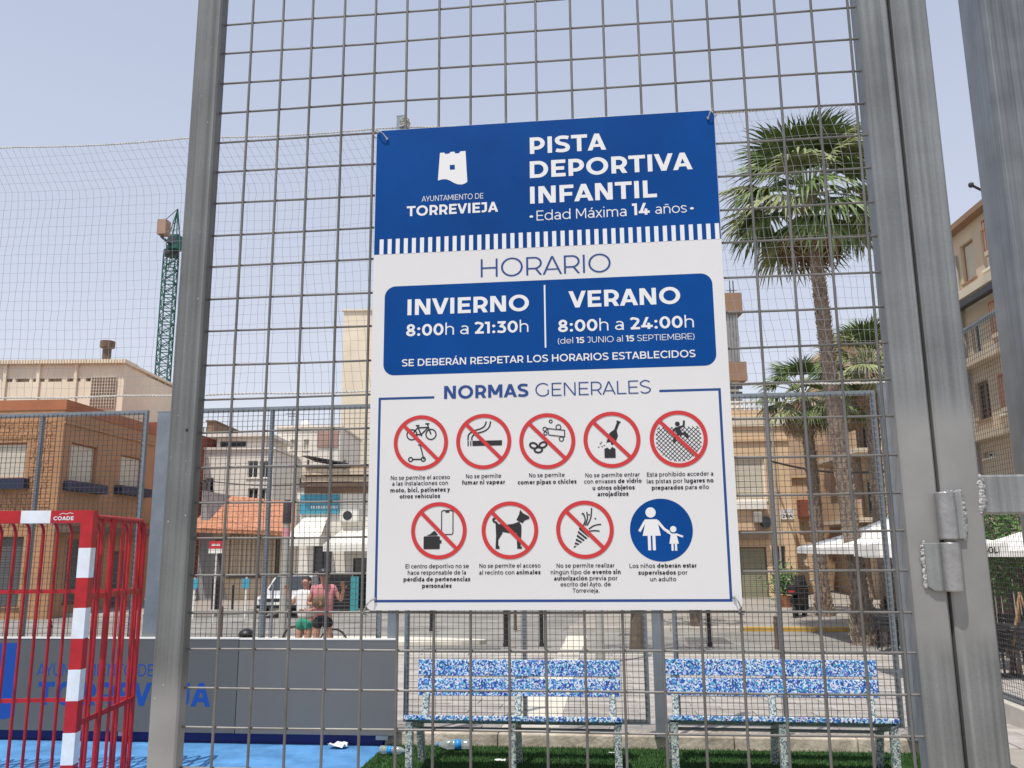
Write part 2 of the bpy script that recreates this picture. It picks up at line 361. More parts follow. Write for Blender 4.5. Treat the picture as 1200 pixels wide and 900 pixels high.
# paving beyond the fence: real slabs near the court
pv = sheet('pavement', M['slab'], [(-30, YF + .17), (30, YF + .17), (30, 18.5), (-30, 18.5)], -.012, .04)
n = 0; sx, sy = .62, .42
bm_s = MB(); bm_s.box(-sx / 2 + .006, sx / 2 - .006, -sy / 2 + .006, sy / 2 - .006, -.02, .0)
slabs = [bm_s.mesh('slab')]; slabs[0].materials.append(M['slab'])
slab_p = bm_s.mesh('slab'); slab_p.materials.append(M['slab_pale'])
for j in range(16):
    for i in range(21):
        X = -1.9 + i * sx + (.31 if j % 2 else 0); Y = YF + .4 + j * sy
        if X > 11: continue
        me = slabs[0]
        o = inst('slab', me, pv, (X, Y, ground(Y) + random.uniform(-.001, .002)), (math.atan(-.05 if Y > 8.2 else 0) + random.uniform(-.002, .002), random.uniform(-.002, .002), 0)); n += 1
def PG(px, py):
    Y = 8.0
    for _ in range(40): p = atZ(px, py, ground(Y)); Y = .5 * Y + .5 * p.y
    return (p.x, p.y)
sheet('paving_strip', M['slab_pale'], [PG(588, 853), PG(655, 853), PG(678, 771), PG(650, 771)], .005, .02)
sheet('paving_strip_far', M['slab_pale'], [PG(652, 765), PG(678, 765), PG(688, 743), PG(664, 743)], -.048, .006)
sheet('road', M['asphalt'], [(-60, 18.65), (60, 18.65), (60, 27.4), (-60, 27.4)], -.055, .03)
sheet('far_road', M['asphalt'], [(-60, 27.4), (-1.5, 27.4), (2.0, 60), (-60, 60)], -.05, .03)
sheet('far_pavement', M['far_pave'], [(-1.3, 27.6), (60, 27.6), (60, 70), (2.2, 70)], .06, .1)
sheet('left_pavement', M['far_pave'], [(-60, 33.5), (-15.5, 33.0), (-13, 44.0), (-60, 80)], .06, .1)
def kerbline(name, pts, m, w=.15, up=.06):
    mb = MB()
    for a, b in zip(pts, pts[1:]):
        L = math.dist(a, b); k = max(1, int(L / 1.0))
        for i in range(k):
            p = [a[c] + (b[c] - a[c]) * (i + .008) / k for c in (0, 1)]; q = [a[c] + (b[c] - a[c]) * (i + .992) / k for c in (0, 1)]
            mb.bar((p[0], p[1], ground(p[1]) + up - .07), (q[0], q[1], ground(q[1]) + up - .07), w, .16)
    return tagit(mb.build(name, m, bevel=.01), kind='structure')
kerbline('near_kerb', [(-40, 18.57), (40, 18.57)], M['kerb'], .15, .012)
kerbline('far_kerb', [(-1.3, 27.5), (3.9, 27.5)], M['kerb'])
kerbline('yellow_kerb', [(4.0, 27.5), (14, 27.5)], M['kerb_yellow'])
kerbline('corner_kerb', [(14.1, 27.5), (40, 27.5)], M['kerb'])
kerbline('left_kerb', [(-40, 33.4), (-17, 33.0), (-15.4, 33.4), (-14.6, 35.2), (-13.2, 44)], M['kerb'])
# traffic island, curved kerb on the left
isl = []
for k in range(24):
    a = 2 * math.pi * k / 24; isl.append((-7.5 + 4.2 * math.cos(a), 23.4 + 1.3 * math.sin(a)))
sheet('traffic_island', M['slab_pale'], isl, .05, .1)

# repairs and iron covers in the roadway
rp_ = random.Random(21)
for k, (x, y, w, d_) in enumerate(((-3.6, 21.3, 1.9, .9), (2.6, 24.6, 1.2, 2.0), (5.8, 20.6, 2.6, .7), (-10, 25.2, 3.0, .8), (0.6, 26.4, .8, .6), (9.5, 23.0, 1.2, 1.4))):
    pts = [(x - w / 2, y - d_ / 2), (x + w / 2, y - d_ / 2 + .06), (x + w / 2 - .05, y + d_ / 2), (x - w / 2 + .08, y + d_ / 2 - .04)]
    sheet('road_patch', M['asphalt_patch'], pts, -.045, .012)
# turf blades
tb = MB(); rnd = random.Random(3)
def blades(n, x0, x1, y0, y1, hmin, hmax):
    for _ in range(n):
        x, y = rnd.uniform(x0, x1), rnd.uniform(y0, y1); a = rnd.uniform(0, 6.28); h = rnd.uniform(hmin, hmax); w = .0035
        lx, ly = rnd.uniform(-.014, .014), rnd.uniform(-.014, .014); c, s = math.cos(a) * w, math.sin(a) * w
        tb.add([(x - c, y - s, .003), (x + c, y + s, .003), (x + lx, y + ly, h)], [(0, 1, 2)])
blades(80000, XT + .01, 3.0, 6.2, YF - .07, .012, .034)
tagit(tb.build('artificial_grass', M['turf']), 'short green artificial turf under the speckled benches', 'grass', kind='stuff')

# ================================================================== near wire panel, posts, gate
Y0 = 1.1617; GX, GZ, GS = -.3342, 2.2967, .05     # grid origin (x of wire 0, z of wire 0) and spacing
def near(px, py, dy=0): return atY(px, py, Y0 + dy)
XL0, XL1 = near(230, 300, -.012).x, near(246, 300, -.012).x
XL0 = (near(232, 0, -.012).x + near(172, 900, -.012).x) / 2; XL1 = (near(259, 0, -.012).x + near(208, 900, -.012).x) / 2
XR0 = (near(1008, 0, -.012).x + near(1085, 900, -.012).x) / 2; XRG = (near(1044, 0, -.012).x + near(1131, 900, -.012).x) / 2; XR1 = (near(1090, 0, -.012).x + near(1181, 900, -.012).x) / 2
panel = thing('wire_panel', 'near galvanised wire mesh panel that carries the blue and white rules sign', 'fence panel', (0, Y0, 0))
mb = MB(); mb.bevbox(XL0, XL1, Y0 - .014, Y0 + .010, .02, 3.3, .0025); mb.build('frame_post', M['steel_left'], panel)
mb = MB(); mb.bevbox(XR0, XRG - .0022, Y0 - .012, Y0 + .022, .02, 3.3, .0025); mb.build('frame_post', M['steel_right'], panel)
mb = MB(); mb.box(XL1, XR0, Y0 - .012, Y0 + .012, .05, .09); mb.build('bottom_rail', M['steel_left'], panel)
mb = MB(); mb.box(XL1, XR0, Y0 - .012, Y0 + .012, 3.24, 3.28); mb.build('top_rail', M['steel_left'], panel)
mb = MB(); mb.box(XRG - .009, XRG - .0025, Y0 + .0225, Y0 + .036, .03, 3.29); mb.build('gap_shade_strip', M['rubber'], panel)  # dark strip added behind the gap between the posts, standing in for its shade
rw = random.Random(5)
dz = [rw.uniform(-.0009, .0009) for _ in range(80)]
for i in range(-5, 15):
    x = GX + GS * i + rw.uniform(-.0008, .0008)
    if x < XL1 + .004 or x > XR0 - .004: continue
    mb = MB(); bx = rw.uniform(-.0015, .0015)
    if i == 14: mb.tube([(x + (.004 if False else 0) + .0015 * math.sin(z * 3), Y0 - .0025, z) for z in [.1 + .26 * k for k in range(13)]], .0019, 8)
    else: mb.tube([(x + bx * math.sin(z * 2.1), Y0 - .0025, z) for z in [.1 + .26 * k for k in range(13)]], .0019, 8)
    mb.build('vertical_wire', M['wire'], panel, True)
jz = int((GZ - .1) / GS); j0 = -int((3.23 - GZ) / GS)
for j in range(j0, jz + 1):
    z = GZ - GS * j + dz[j - j0]
    xe = XR0 + .0005
    mb = MB(); mb.tube([(XL1 + (xe - XL1) * k / 12, Y0 + .0010 + .0004 * math.sin(k * 1.7 + j), z + .0007 * math.sin(k * .9 + j * 1.3)) for k in range(13)], .0016, 8)
    mb.build('horizontal_wire', M['wire'], panel, True)
# gate frame on the right
gate = thing('steel_gate', 'galvanised gate frame hinged on the right edge of the near wire panel', 'gate', (XRG, Y0, 0))
mb = MB(); mb.bevbox(XRG + .0022, XR1, Y0 - .012, Y0 + .026, .02, 3.3, .0025); mb.build('upright', M['steel_right'], gate)
zb1 = near(1175, 556, -.012).z; zb0 = near(1175, 602, -.012).z
mb = MB(); mb.bevbox(0, zb1 - zb0, 0, .03, 0, .82, .0025)
mb.v = [(XR1 + z, Y0 - .010 + y, zb0 + x) for x, y, z in mb.v]; mb.build('cross_bar', M['steel_bar'], gate)
mb = MB(); mb.box(XR1 + .82, XR1 + .87, Y0 - .012, Y0 + .026, .02, 3.3); mb.build('upright', M['steel_right'], gate)
def welds(p0, p1, n, r, name, par, yo=-.013):
    mb = MB(); n = int(n * 2.2)
    for k in range(n):
        t = (k + .5) / n; p = Vector(p0).lerp(Vector(p1), t) + Vector((rw.uniform(-.002, .002), rw.uniform(-.0006, .0004), rw.uniform(-.0012, .0012)))
        rr = r * .72 * rw.uniform(.45, 1.0); mb.ball(p, (rr * rw.uniform(.8, 1.5), rr * .42, rr * rw.uniform(.8, 1.5)), 8, 6)
    return mb.build(name, M['weld'], par, True)
welds(near(1148, 558, -.012), near(1152, 602, -.012), 7, .0055, 'weld_bead', gate)
pt0 = near(1104, 577, -.014); pt1 = near(1107, 633, -.014); pb1 = near(1113, 635, -.014); pb2 = near(1117, 693, -.014)
hx = (pt0.x + pt1.x + pb1.x + pb2.x) / 4; rb = .0118
def barrel(z0, z1):
    mb = MB(); mb.lathe((hx, Y0 - .020, 0), [(rb - .0015, z0), (rb, z0 + .0015), (rb, z1 - .0015), (rb - .0015, z1)], 28); return mb
hg = barrel(pt1.z + .0006, pt0.z).build('hinge_barrel', M['hinge_steel'], gate, True)
lf = MB(); lf.box(hx, near(1128, 600, -.014).x, Y0 - .0175, Y0 - .0122, pt1.z + .001, pt0.z + .001); lf.build('hinge_leaf', M['steel_bar'], gate, bevel=.0012)
hb = barrel(pb2.z, pb1.z - .0006).build('hinge_barrel', M['hinge_steel'], panel, True)
lf = MB(); xa = near(1084, 660, -.014).x
lf.prism([(xa, Y0 - .0175, pb2.z + .006), (xa + .008, Y0 - .0175, pb2.z), (hx, Y0 - .0175, pb2.z), (hx, Y0 - .0175, pb1.z - .001), (xa, Y0 - .0175, pb1.z - .001)], (0, .0052, 0)); lf.build('hinge_leaf', M['steel_bar'], panel, bevel=.0012)
mb = MB(); mb.lathe((hx, Y0 - .020, 0), [(.006, pb1.z - .002), (.006, pt1.z + .002)], 16); mb.build('hinge_pin', M['wire'], gate)
xr = near(1128, 600, -.014).x
welds((xr, Y0 - .0145, pt1.z + .002), (xr, Y0 - .0145, pt0.z), 20, .0042, 'weld_bead', gate)
welds((hx + .003, Y0 - .016, pt0.z + .001), (xr, Y0 - .016, pt0.z + .001), 6, .003, 'weld_bead', gate)
welds((xa, Y0 - .0145, pb2.z + .006), (xa, Y0 - .0145, pb1.z - .001), 20, .0044, 'weld_bead', panel)
# paint chips / weld spatter on the left post
mb = MB()
for _ in range(16):
    z = rw.uniform(1.45, 2.45); xx = rw.uniform(XL0 + .006, XL1 - .006); mb.ball((xx, Y0 - .0142, z), (rw.uniform(.0003, .0007), .0003, rw.uniform(.0003, .0013)), 6, 4)
mb.build('spatter', M['letter_white'], panel, kind='stuff')
mb = MB(); pc = near(219, 504, -.014); mb.lathe((pc.x, Y0 - .0143, pc.z), [(.0022, 0), (.0022, .001)], 10, 'y'); mb.build('bolt_hole', M['black'], panel)
# thick column beyond the gate
YC = 2.25; cxl = (atY(1156, 0, YC).x + atY(1199, 430, YC).x) / 2
colm = thing('steel_column', 'thick square steel column at the right edge, behind the gate', 'column', (cxl, YC, 0))
mb = MB()
b = .013; x0, x1, y0, y1 = cxl, cxl + .16, YC, YC + .15; pts = []
for cx_, cy_, a0 in ((x0 + b, y0 + b, 180), (x1 - b, y0 + b, 270), (x1 - b, y1 - b, 0), (x0 + b, y1 - b, 90)):
    for k in range(6): a = R(a0 + 18 * k); pts.append((cx_ + b * math.cos(a), cy_ + b * math.sin(a), .012))
mb.prism(pts, (0, 0, 4.4)); mb.build('shaft', M['steel_column'], colm, True)
mb = MB(); mb.box(x0 - .06, x1 + .06, y0 - .06, y1 + .06, 0, .012); mb.build('base_plate', M['steel_column'], colm)

# ================================================================== the sign
YS = Y0 - .0095
def SP(px, py): p = atY(px, py, YS); return (p.x, p.z)
tl, tr, br, bl = SP(441, 153), SP(838, 129), SP(869, 716), SP(429, 714)
SX0, SX1 = (tl[0] + bl[0]) / 2, (tr[0] + br[0]) / 2; SZ1, SZ0 = (tl[1] + tr[1]) / 2, (bl[1] + br[1]) / 2
sign = thing('rules_sign', 'large blue and white playground rules board tied to the near wire mesh', 'sign', ((SX0 + SX1) / 2, YS, SZ0))
def rrect(x0, x1, z0, z1, r, n=8, corners=(1, 1, 1, 1)):
    pts = []
    for (cx, cz, a0), on in zip(((x0 + r, z0 + r, 180), (x1 - r, z0 + r, 270), (x1 - r, z1 - r, 0), (x0 + r, z1 - r, 90)), corners):
        if on:
            for k in range(n + 1): a = R(a0 + 90 * k / n); pts.append((cx + r * math.cos(a), cz + r * math.sin(a)))
        else: pts.append((cx + (-r if a0 in (180, 90) else r), cz + (-r if a0 in (180, 270) else r)))
    return pts
def flat(polys, layer, name, m, parent=None, jit=0):
    """flat print: polygons in (x, z) on the board, lifted by a film's thickness"""
    mb = MB()
    for k, p in enumerate(polys):
        y = YS - .00012 * layer - (.000012 * (k % 9) if jit else 0)
        mb.add([(a, y, c) for a, c in p], [tuple(range(len(p)))])
    return mb.build(name, m, parent or sign)
mb = MB(); mb.prism([(a, YS, c) for a, c in rrect(SX0, SX1, SZ0, SZ1, .009)], (0, .004, 0)); mb.build('board', M['white_print'], sign)
bandz = (SP(445, 298.6)[1] + SP(841, 279.8)[1]) / 2; teethz = (SP(445, 280.6)[1] + SP(841, 261.8)[1]) / 2
flat([rrect(SX0 + .0004, SX1 - .0004, bandz, SZ1 - .0004, .0088, 8, (0, 0, 1, 1))], 1, 'header_band', M['blue_print'])
ts = []; per = (SP(840.9, 262)[0] - SP(444.9, 280)[0]) / 40.36; xx = SP(444.9, 289)[0]
while xx < SX1 - .003: ts.append([(xx, bandz - .0002), (min(xx + per * .49, SX1 - .0006), bandz - .0002), (min(xx + per * .49, SX1 - .0006), teethz), (xx, teethz)]); xx += per
flat(ts, 2, 'stripe_row', M['letter_white'])
x0, x1 = SP(450, 390)[0], SP(837.5, 380)[0]; z1 = (SP(470, 335)[1] + SP(820, 320.8)[1]) / 2; z0 = (SP(470, 439)[1] + SP(820, 429.5)[1]) / 2
flat([rrect(x0, x1, z0, z1, .016)], 1, 'schedule_box', M['blue_print'])
xm = SP(638.7, 370)[0]; flat([[(xm - .0011, SP(638, 407.5)[1]), (xm + .0011, SP(638, 407.5)[1]), (xm + .0011, SP(638, 334)[1]), (xm - .0011, SP(638, 334)[1])]], 2, 'divider', M['letter_white'])
# frame line
fx0 = (SP(445.3, 467)[0] + SP(440, 703)[0]) / 2; fx1 = (SP(844, 456)[0] + SP(856, 705)[0]) / 2; fz1 = (SP(445, 467.2)[1] + SP(844, 456.5)[1]) / 2; fz0 = (SP(440, 703.3)[1] + SP(856, 704.8)[1]) / 2; t = .0017
def rct(a, b, c, d): return [(a, c), (b, c), (b, d), (a, d)]
flat([rct(fx0 - t, SP(509, 465)[0], fz1 - t, fz1 + t), rct(SP(772.6, 459)[0], fx1 + t, fz1 - t, fz1 + t), rct(fx0 - t, fx0 + t, fz0 + t, fz1 - t), rct(fx1 - t, fx1 + t, fz0 + t, fz1 - t), rct(fx0 - t, fx1 + t, fz0 - t, fz0 + t)], 1, 'frame_line', M['letter_blue'])

# ---- stroke lettering (geometric sans)
def ribbon(pts, w, closed=False):
    h = w / 2; n = len(pts); out = []; Lp = []; Rp = []
    for i in range(n):
        if closed: a, b, c = pts[(i - 1) % n], pts[i], pts[(i + 1) % n]
        else: a, b, c = pts[max(i - 1, 0)], pts[i], pts[min(i + 1, n - 1)]
        d1 = (b[0] - a[0], b[1] - a[1]); d2 = (c[0] - b[0], c[1] - b[1])
        if math.hypot(*d1) < 1e-9: d1 = d2
        if math.hypot(*d2) < 1e-9: d2 = d1
        l1, l2 = math.hypot(*d1), math.hypot(*d2); n1 = (-d1[1] / l1, d1[0] / l1); n2 = (-d2[1] / l2, d2[0] / l2)
        m = (n1[0] + n2[0], n1[1] + n2[1]); q = m[0] ** 2 + m[1] ** 2
        k = 2 / q if q > .35 else 2 / .35
        m = (m[0] * k * h, m[1] * k * h)
        Lp.append((b[0] + m[0], b[1] + m[1])); Rp.append((b[0] - m[0], b[1] - m[1]))
    for i in range(n if closed else n - 1):
        j = (i + 1) % n; out.append([Lp[i], Lp[j], Rp[j], Rp[i]])
    return out
def arc(cx, cy, rx, ry, a0, a1, n=None):
    n = n or max(4, int(abs(a1 - a0) / 13)); return [(cx + rx * math.cos(R(a0 + (a1 - a0) * k / n)), cy + ry * math.sin(R(a0 + (a1 - a0) * k / n))) for k in range(n + 1)]
def spline(P, n=6):
    out = []; Q = [P[0]] + list(P) + [P[-1]]
    for i in range(1, len(Q) - 2):
        for k in range(n):
            t = k / n; p0, p1, p2, p3 = Q[i - 1:i + 3]
            out.append(tuple(.5 * (2 * p1[c] + (p2[c] - p0[c]) * t + (2 * p0[c] - 5 * p1[c] + 4 * p2[c] - p3[c]) * t * t + (3 * p1[c] - p0[c] - 3 * p2[c] + p3[c]) * t ** 3) for c in (0, 1)))
    return out + [P[-1]]
XH = .76
def glyph(ch, w):
    """polygons in cap-height units and advance"""
    h = w / 2; S = []
    def P(pts, closed=False): S.extend(ribbon(pts, w, closed))
    def D(x0, y0, x1, y1, cuts='h', ww=None):
        ww = ww or w; L = math.hypot(x1 - x0, y1 - y0); hw = ww * L / abs(y1 - y0) / 2 if abs(y1 - y0) > 1e-6 else ww
        S.append([(x0 - hw, y0), (x0 + hw, y0), (x1 + hw, y1), (x1 - hw, y1)])
    def V(x, y0, y1): S.append([(x - h, y0), (x + h, y0), (x + h, y1), (x - h, y1)])
    def H(x0, x1, y, ww=None): g = (ww or w) / 2; S.append([(x0, y - g), (x1, y - g), (x1, y + g), (x0, y + g)])
    def O(cx, cy, rx, ry): P(arc(cx, cy, rx, ry, 0, 360, 32)[:-1], True)
    def dot(cx, cy, r): S.append(arc(cx, cy, r, r, 0, 360, 14)[:-1])
    w2 = w * .9; sb = .11 - w * .12; rb_ = .055; W = .7
    acc = {'Á': 'A', 'á': 'a', 'é': 'e', 'í': 'ı', 'ñ': 'n', 'i': 'ı', 'ú': 'u', 'ó': 'o'}
    if ch in acc:
        b, adv = glyph(acc[ch], w); top = 1.0 if ch in 'Á' else XH; c = adv / 2
        S = list(b)
        if ch == 'i': S.append(arc(c, XH + .25, h * 1.3, h * 1.3, 0, 360, 14)[:-1])
        elif ch == 'ñ': S.extend(ribbon(spline([(c - .17, top + .13), (c - .07, top + .2), (c + .05, top + .14), (c + .17, top + .21)]), w * .75))
        else: S.append([(c - .05, top + .09), (c + .04, top + .09), (c + .17, top + .27), (c + .03 , top + .27)])
        return S, adv
    def end(W, l=sb, r=sb): return [[(x + l, y) for x, y in p] for p in S], W + l + r
    if ch == ' ': return [], .33
    if ch == 'I': V(h, 0, 1); return end(w)
    if ch == 'H': W = .76; V(h, 0, 1); V(W - h, 0, 1); H(h, W - h, .5); return end(W)
    if ch == 'E': W = .64; V(h, 0, 1); H(w, W, 1 - h); H(w, W - .06, .5); H(w, W, h); return end(W, sb, .05)
    if ch == 'F': W = .62; V(h, 0, 1); H(w, W, 1 - h); H(w, W - .06, .46); return end(W, sb, .03)
    if ch == 'L': W = .60; V(h, 0, 1); H(w, W, h); return end(W, sb, .03)
    if ch == 'T': W = .74; V(W / 2, 0, 1 - w); H(0, W, 1 - h); return end(W, .02, .02)
    if ch == 'N':
        W = .77; V(h, 0, 1); V(W - h, 0, 1); D(W - h * 1.15 - w * .1, 0, h * 1.15 + w * .1, 1); return end(W)
    if ch == 'M':
        W = .92; V(h, 0, 1); V(W - h, 0, 1); D(W / 2, .22, h * 1.2, 1); D(W / 2, .22, W - h * 1.2, 1); return end(W)
    if ch == 'A':
        W = .86; k = w * .55; D(k, 0, W / 2, 1); D(W - k, 0, W / 2, 1); H(.2, W - .2, .28, w * .85); return end(W, -.01, -.01)
    if ch == 'V': W = .84; k = w * .55; D(W / 2, 0, k, 1); D(W / 2, 0, W - k, 1); return end(W, -.01, -.01)
    if ch == 'X': W = .78; k = w * .6; D(k, 0, W - k, 1); D(W - k, 0, k, 1); return end(W, 0, 0)
    if ch == 'Y': W = .78; k = w * .6; D(W / 2, .36, k, 1); D(W / 2, .36, W - k, 1); V(W / 2, 0, .45); return end(W, -.01, -.01)
    if ch == 'O': W = .98; O(W / 2, .5, W / 2 - h, .52 - h); return end(W, rb_, rb_)
    if ch == 'C': W = .84; P(arc(.49, .5, .49 - h, .52 - h, 42, 318)); return end(W, rb_, .02)
    if ch == 'G': W = .88; P(arc(.49, .5, .49 - h, .52 - h, 42, 322)); V(W - h, .14, .5); return end(W, rb_, .09)
    if ch == 'D': W = .83; V(h, 0, 1); P([(w, 1 - h), (.38, 1 - h)] + arc(.38, .5, W - h - .38, .5 - h, 90, -90)[1:-1] + [(.38, h), (w, h)]); return end(W, sb, rb_)
    if ch in 'PRB':
        W = .70; V(h, 0, 1); ym = .34 if ch == 'P' else .36
        if ch == 'B': ym = .5
        rr = (1 - ym) / 2 - (h if ch != 'B' else h / 2); cy = (1 + ym) / 2 - (0 if ch != 'B' else h / 2)
        cy = (1 - h + ym) / 2; rr = (1 - h - ym) / 2; cx = W - h - rr
        P([(w, 1 - h), (cx, 1 - h)] + arc(cx, cy, rr, rr, 90, -90)[1:-1] + [(cx, ym), (w, ym)])
        if ch == 'R': D(W - w * .55, 0, W * .60, ym)
        if ch == 'B': W = .74; r2 = (ym - h) / 2; P([(w, ym), (W - h - r2, ym)] + arc(W - h - r2, (ym + h) / 2, r2, r2, 90, -90)[1:-1] + [(W - h - r2, h), (w, h)])
        return end(W, sb, .04)
    if ch == 'S':
        W = .68; P(spline([(W - .05, .86), (W * .68, 1 - h), (W * .36, 1 - h), (h + .01, .80), (h + .02, .66), (W * .33, .55), (W * .68, .46), (W - h, .34), (W - h - .01, .18), (W * .64, h), (W * .3, h), (.05, .15)])); return end(W, .05, .05)
    if ch == 'J': W = .52; P([(.06, 1 - h), (W - h, 1 - h), (W - h, .30)] + arc(W - h - .2, .28, .2, .28 - h, 0, -130)[1:]); return end(W, .0, sb)
    if ch == 'U': W = .74; P([(h, 1), (h, .4)] + arc(W / 2, .38, W / 2 - h, .38 - h, 180, 360)[1:-1] + [(W - h, .4), (W - h, 1)]); return end(W)
    if ch == '8': W = .68; O(W / 2, .74, W / 2 - h - .04, .26 - h * .6); O(W / 2, .27, W / 2 - h, .28 - h); return end(W, .05, .05)
    if ch == '0': W = .74; O(W / 2, .5, W / 2 - h, .51 - h); return end(W, .05, .05)
    if ch == '1': W = .36; V(W - h, 0, 1); H(0, W - w, 1 - h); return end(W, .02, .09)
    if ch == '2': W = .66; P(spline([(.04, .83), (.16, .97 - h * .4), (W * .52, 1 - h), (W - h - .03, .80), (W - h - .06, .6), (W * .5, .36), (h + .06, h)])); H(.02, W, h); return end(W, .04, .05)
    if ch == '3': W = .66; H(.05, W - .03, 1 - h); D(W * .36, .55, W - .12, 1 - w * .5, ww=w * .9); P(spline([(W * .32, .56), (W * .66, .54), (W - h, .30), (W * .70, h + .01), (W * .36, h), (.04, .15)])); return end(W, .04, .05)
    if ch == '4': W = .80; D(h * 1.5, .2, W * .55, 1); H(.0, W, .24); V(W * .66, 0, .52); return end(W, .03, .03)
    if ch == '5': W = .68; H(.1, W - .05, 1 - h); P([(.12, 1 - w), (.10, .57), (W * .45, .57 + .0)] + arc(W * .5, .31, W / 2 - h, .28 - h * .4, 80, -120)[1:] + [(.03, .13)]); return end(W, .04, .05)
    if ch == ':': dot(w * .6, w * .6, w * .6); dot(w * .6, .62, w * .6); return end(w * 1.2, .08, .08)
    if ch == '.': dot(w * .6, w * .6, w * .6); return end(w * 1.2, .07, .07)
    if ch == ',': dot(w * .6, w * .6, w * .6); D(w * .3, -.14, w * .8, w * .5, ww=w * .7); return end(w * 1.2, .07, .07)
    if ch == '(': W = .24; P(arc(.50, .42, .46, .68, 130, 230)); return end(W, -.0, .03)
    if ch == ')': W = .24; P(arc(-.26, .42, .46, .68, 50, -50)); return end(W, .03, .0)
    # lowercase
    r = XH / 2; W = XH * .98
    if ch == 'o': O(W / 2, r, W / 2 - h, r - h); return end(W, rb_, rb_)
    if ch in 'adqbpg':
        O(W / 2, r, W / 2 - h, r - h)
        if ch == 'a': S.clear(); W = .60; V(W - h, 0, .48); P([(W - h, .44)] + arc(W / 2, XH - h - .2, W / 2 - h, .2, 0, 140)[1:]); P(arc(W / 2 - .02, .22, W / 2 - h - .02, .22 - h, 10, 350, 22)); H(W * .4, W - h, .43, w * .8); return end(W, .05, .09)
        if ch == 'd': V(W - h, 0, 1.06); return end(W, rb_, .09)
        if ch == 'q': V(W - h, -.27, XH); return end(W, rb_, .09)
        if ch == 'g': P([(W - h, XH), (W - h, -.02)] + arc(W / 2, -.02, W / 2 - h, .22, 0, -140)[1:]); return end(W, rb_, .09)
        if ch == 'b': V(h, 0, 1.06); return end(W, .09, rb_)
        if ch == 'p': V(h, -.27, XH); return end(W, .09, rb_)
    if ch == 'e': P(arc(W / 2, r, W / 2 - h, r - h, 0, 318)); H(w * .6, W - h * .8, r, w * .85); return end(W, rb_, .05)
    if ch == 'c': P(arc(W / 2, r, W / 2 - h, r - h, 45, 315)); return end(W * .88, rb_, .0)
    if ch == 'l': V(h, 0, 1.06); return end(w, .1, .1)
    if ch == 'ı': V(h, 0, XH); return end(w, .1, .1)
    if ch == 'j': P([(.16, XH), (.16, -.08)] + arc(.0, -.08, .16, .18, 0, -90)[1:]); dot(.16, XH + .25, h * 1.3); return end(.2, .0, .09)
    if ch in 'nh':
        W = .62; V(h, 0, 1.06 if ch == 'h' else XH); P([(h, XH - h - .2)] + arc(W / 2, XH - h - .24, W / 2 - h, .24, 180, 0)[1:] + [(W - h, 0)]); return end(W, .09, .08)
    if ch == 'm':
        W = 1.04; q = W / 2; V(h, 0, XH)
        for a in (0, q - h): P([(a + h, XH - h - .18)] + arc(a + h + (q - h) / 2, XH - h - .22, (q - h) / 2, .22, 180, 0)[1:] + [(a + q, 0)])
        return end(W + h * .6, .09, .08)
    if ch == 'u': W = .62; P([(h, XH), (h, .28)] + arc(W / 2, .28, W / 2 - h, .28 - h, 180, 360)[1:-1] + [(W - h, .28)]); V(W - h, 0, XH); return end(W, .08, .09)
    if ch == 'r': V(h, 0, XH); P(arc(.34, XH - .28 - h, .34 - h, .28, 180, 90)); return end(.38, .09, .0)
    if ch == 't': V(.15, .1, .95); H(0, .40, XH - h, w * .85); P(arc(.30, .15, .15, .15 - h, 180, 290)); return end(.42, .02, .03)
    if ch == 'f': V(.15, 0, .8); H(0, .40, XH - h, w * .85); P(arc(.33, .82, .18, .24 - h, 180, 80)); return end(.42, .02, .0)
    if ch == 's': W = .54; P(spline([(W - .03, XH * .84), (W * .6, XH - h), (W * .3, XH - h), (h, XH * .76), (W * .35, XH * .55), (W * .7, XH * .43), (W - h, XH * .24), (W * .62, h), (W * .3, h), (.03, XH * .16)], 5)); return end(W, .04, .05)
    if ch == 'v': W = .64; D(W / 2, 0, w * .5, XH, ww=w * .85); D(W / 2, 0, W - w * .5, XH, ww=w * .85); return end(W, .02, .02)
    if ch == 'y': W = .64; D(W / 2, 0, w * .55, XH); D(W * .22, -.27, W - w * .55, XH); return end(W, .0, .0)
    if ch == 'x': W = .62; D(w * .6, 0, W - w * .6, XH); D(W - w * .6, 0, w * .6, XH); return end(W, .01, .01)
    if ch == 'z': W = .56; H(0, W, XH - h); H(0, W, h); D(w * .7, w * .4, W - w * .7, XH - w * .4); return end(W, .04, .04)
    if ch == '•': dot(.12, .42, .12); return end(.24, .1, .1)
    raise ValueError('glyph ' + ch)
def textpolys(segs, x0, z, x1, cap, fit=True, centre=False):
    """segs = [(text, weight)]; baseline from x0 to x1 at height z"""
    out = []; X = 0
    for s, w in segs:
        for ch in s:
            g, a = glyph(ch, w)
            for p in g: out.append([(q[0] + X, q[1]) for q in p])
            X += a
    if not out: return []
    mn = min(q[0] for p in out for q in p); mx = max(q[0] for p in out for q in p)
    sx_ = (x1 - x0) / (mx - mn)
    return [[(x0 + (q[0] - mn) * sx_, z + q[1] * cap) for q in p] for p in out]
def T(segs, pl, pr, cap_px, m, layer=3, name='lettering', parent=None):
    if isinstance(segs, str): segs = [(segs, .17)]
    a = SP(*pl); b = SP(*pr); d = (SP(pl[0], pl[1] - cap_px)[1] - a[1] + SP(pr[0], pr[1] - cap_px)[1] - b[1]) / 2
    return flat(textpolys(segs, a[0], (a[1] + b[1]) / 2, b[0], d), layer, name, m, parent, jit=1)
W_, B_, K_ = M['letter_white'], M['letter_blue'], M['letter_black']
T([('PISTA', .205)], (621, 180), (710.5, 176), 19.3, W_)
T([('DEPORTIVA', .205)], (621, 208.5), (811.7, 198.7), 19.8, W_)
T([('INFANTIL', .205)], (621.3, 238), (770, 232), 20, W_)
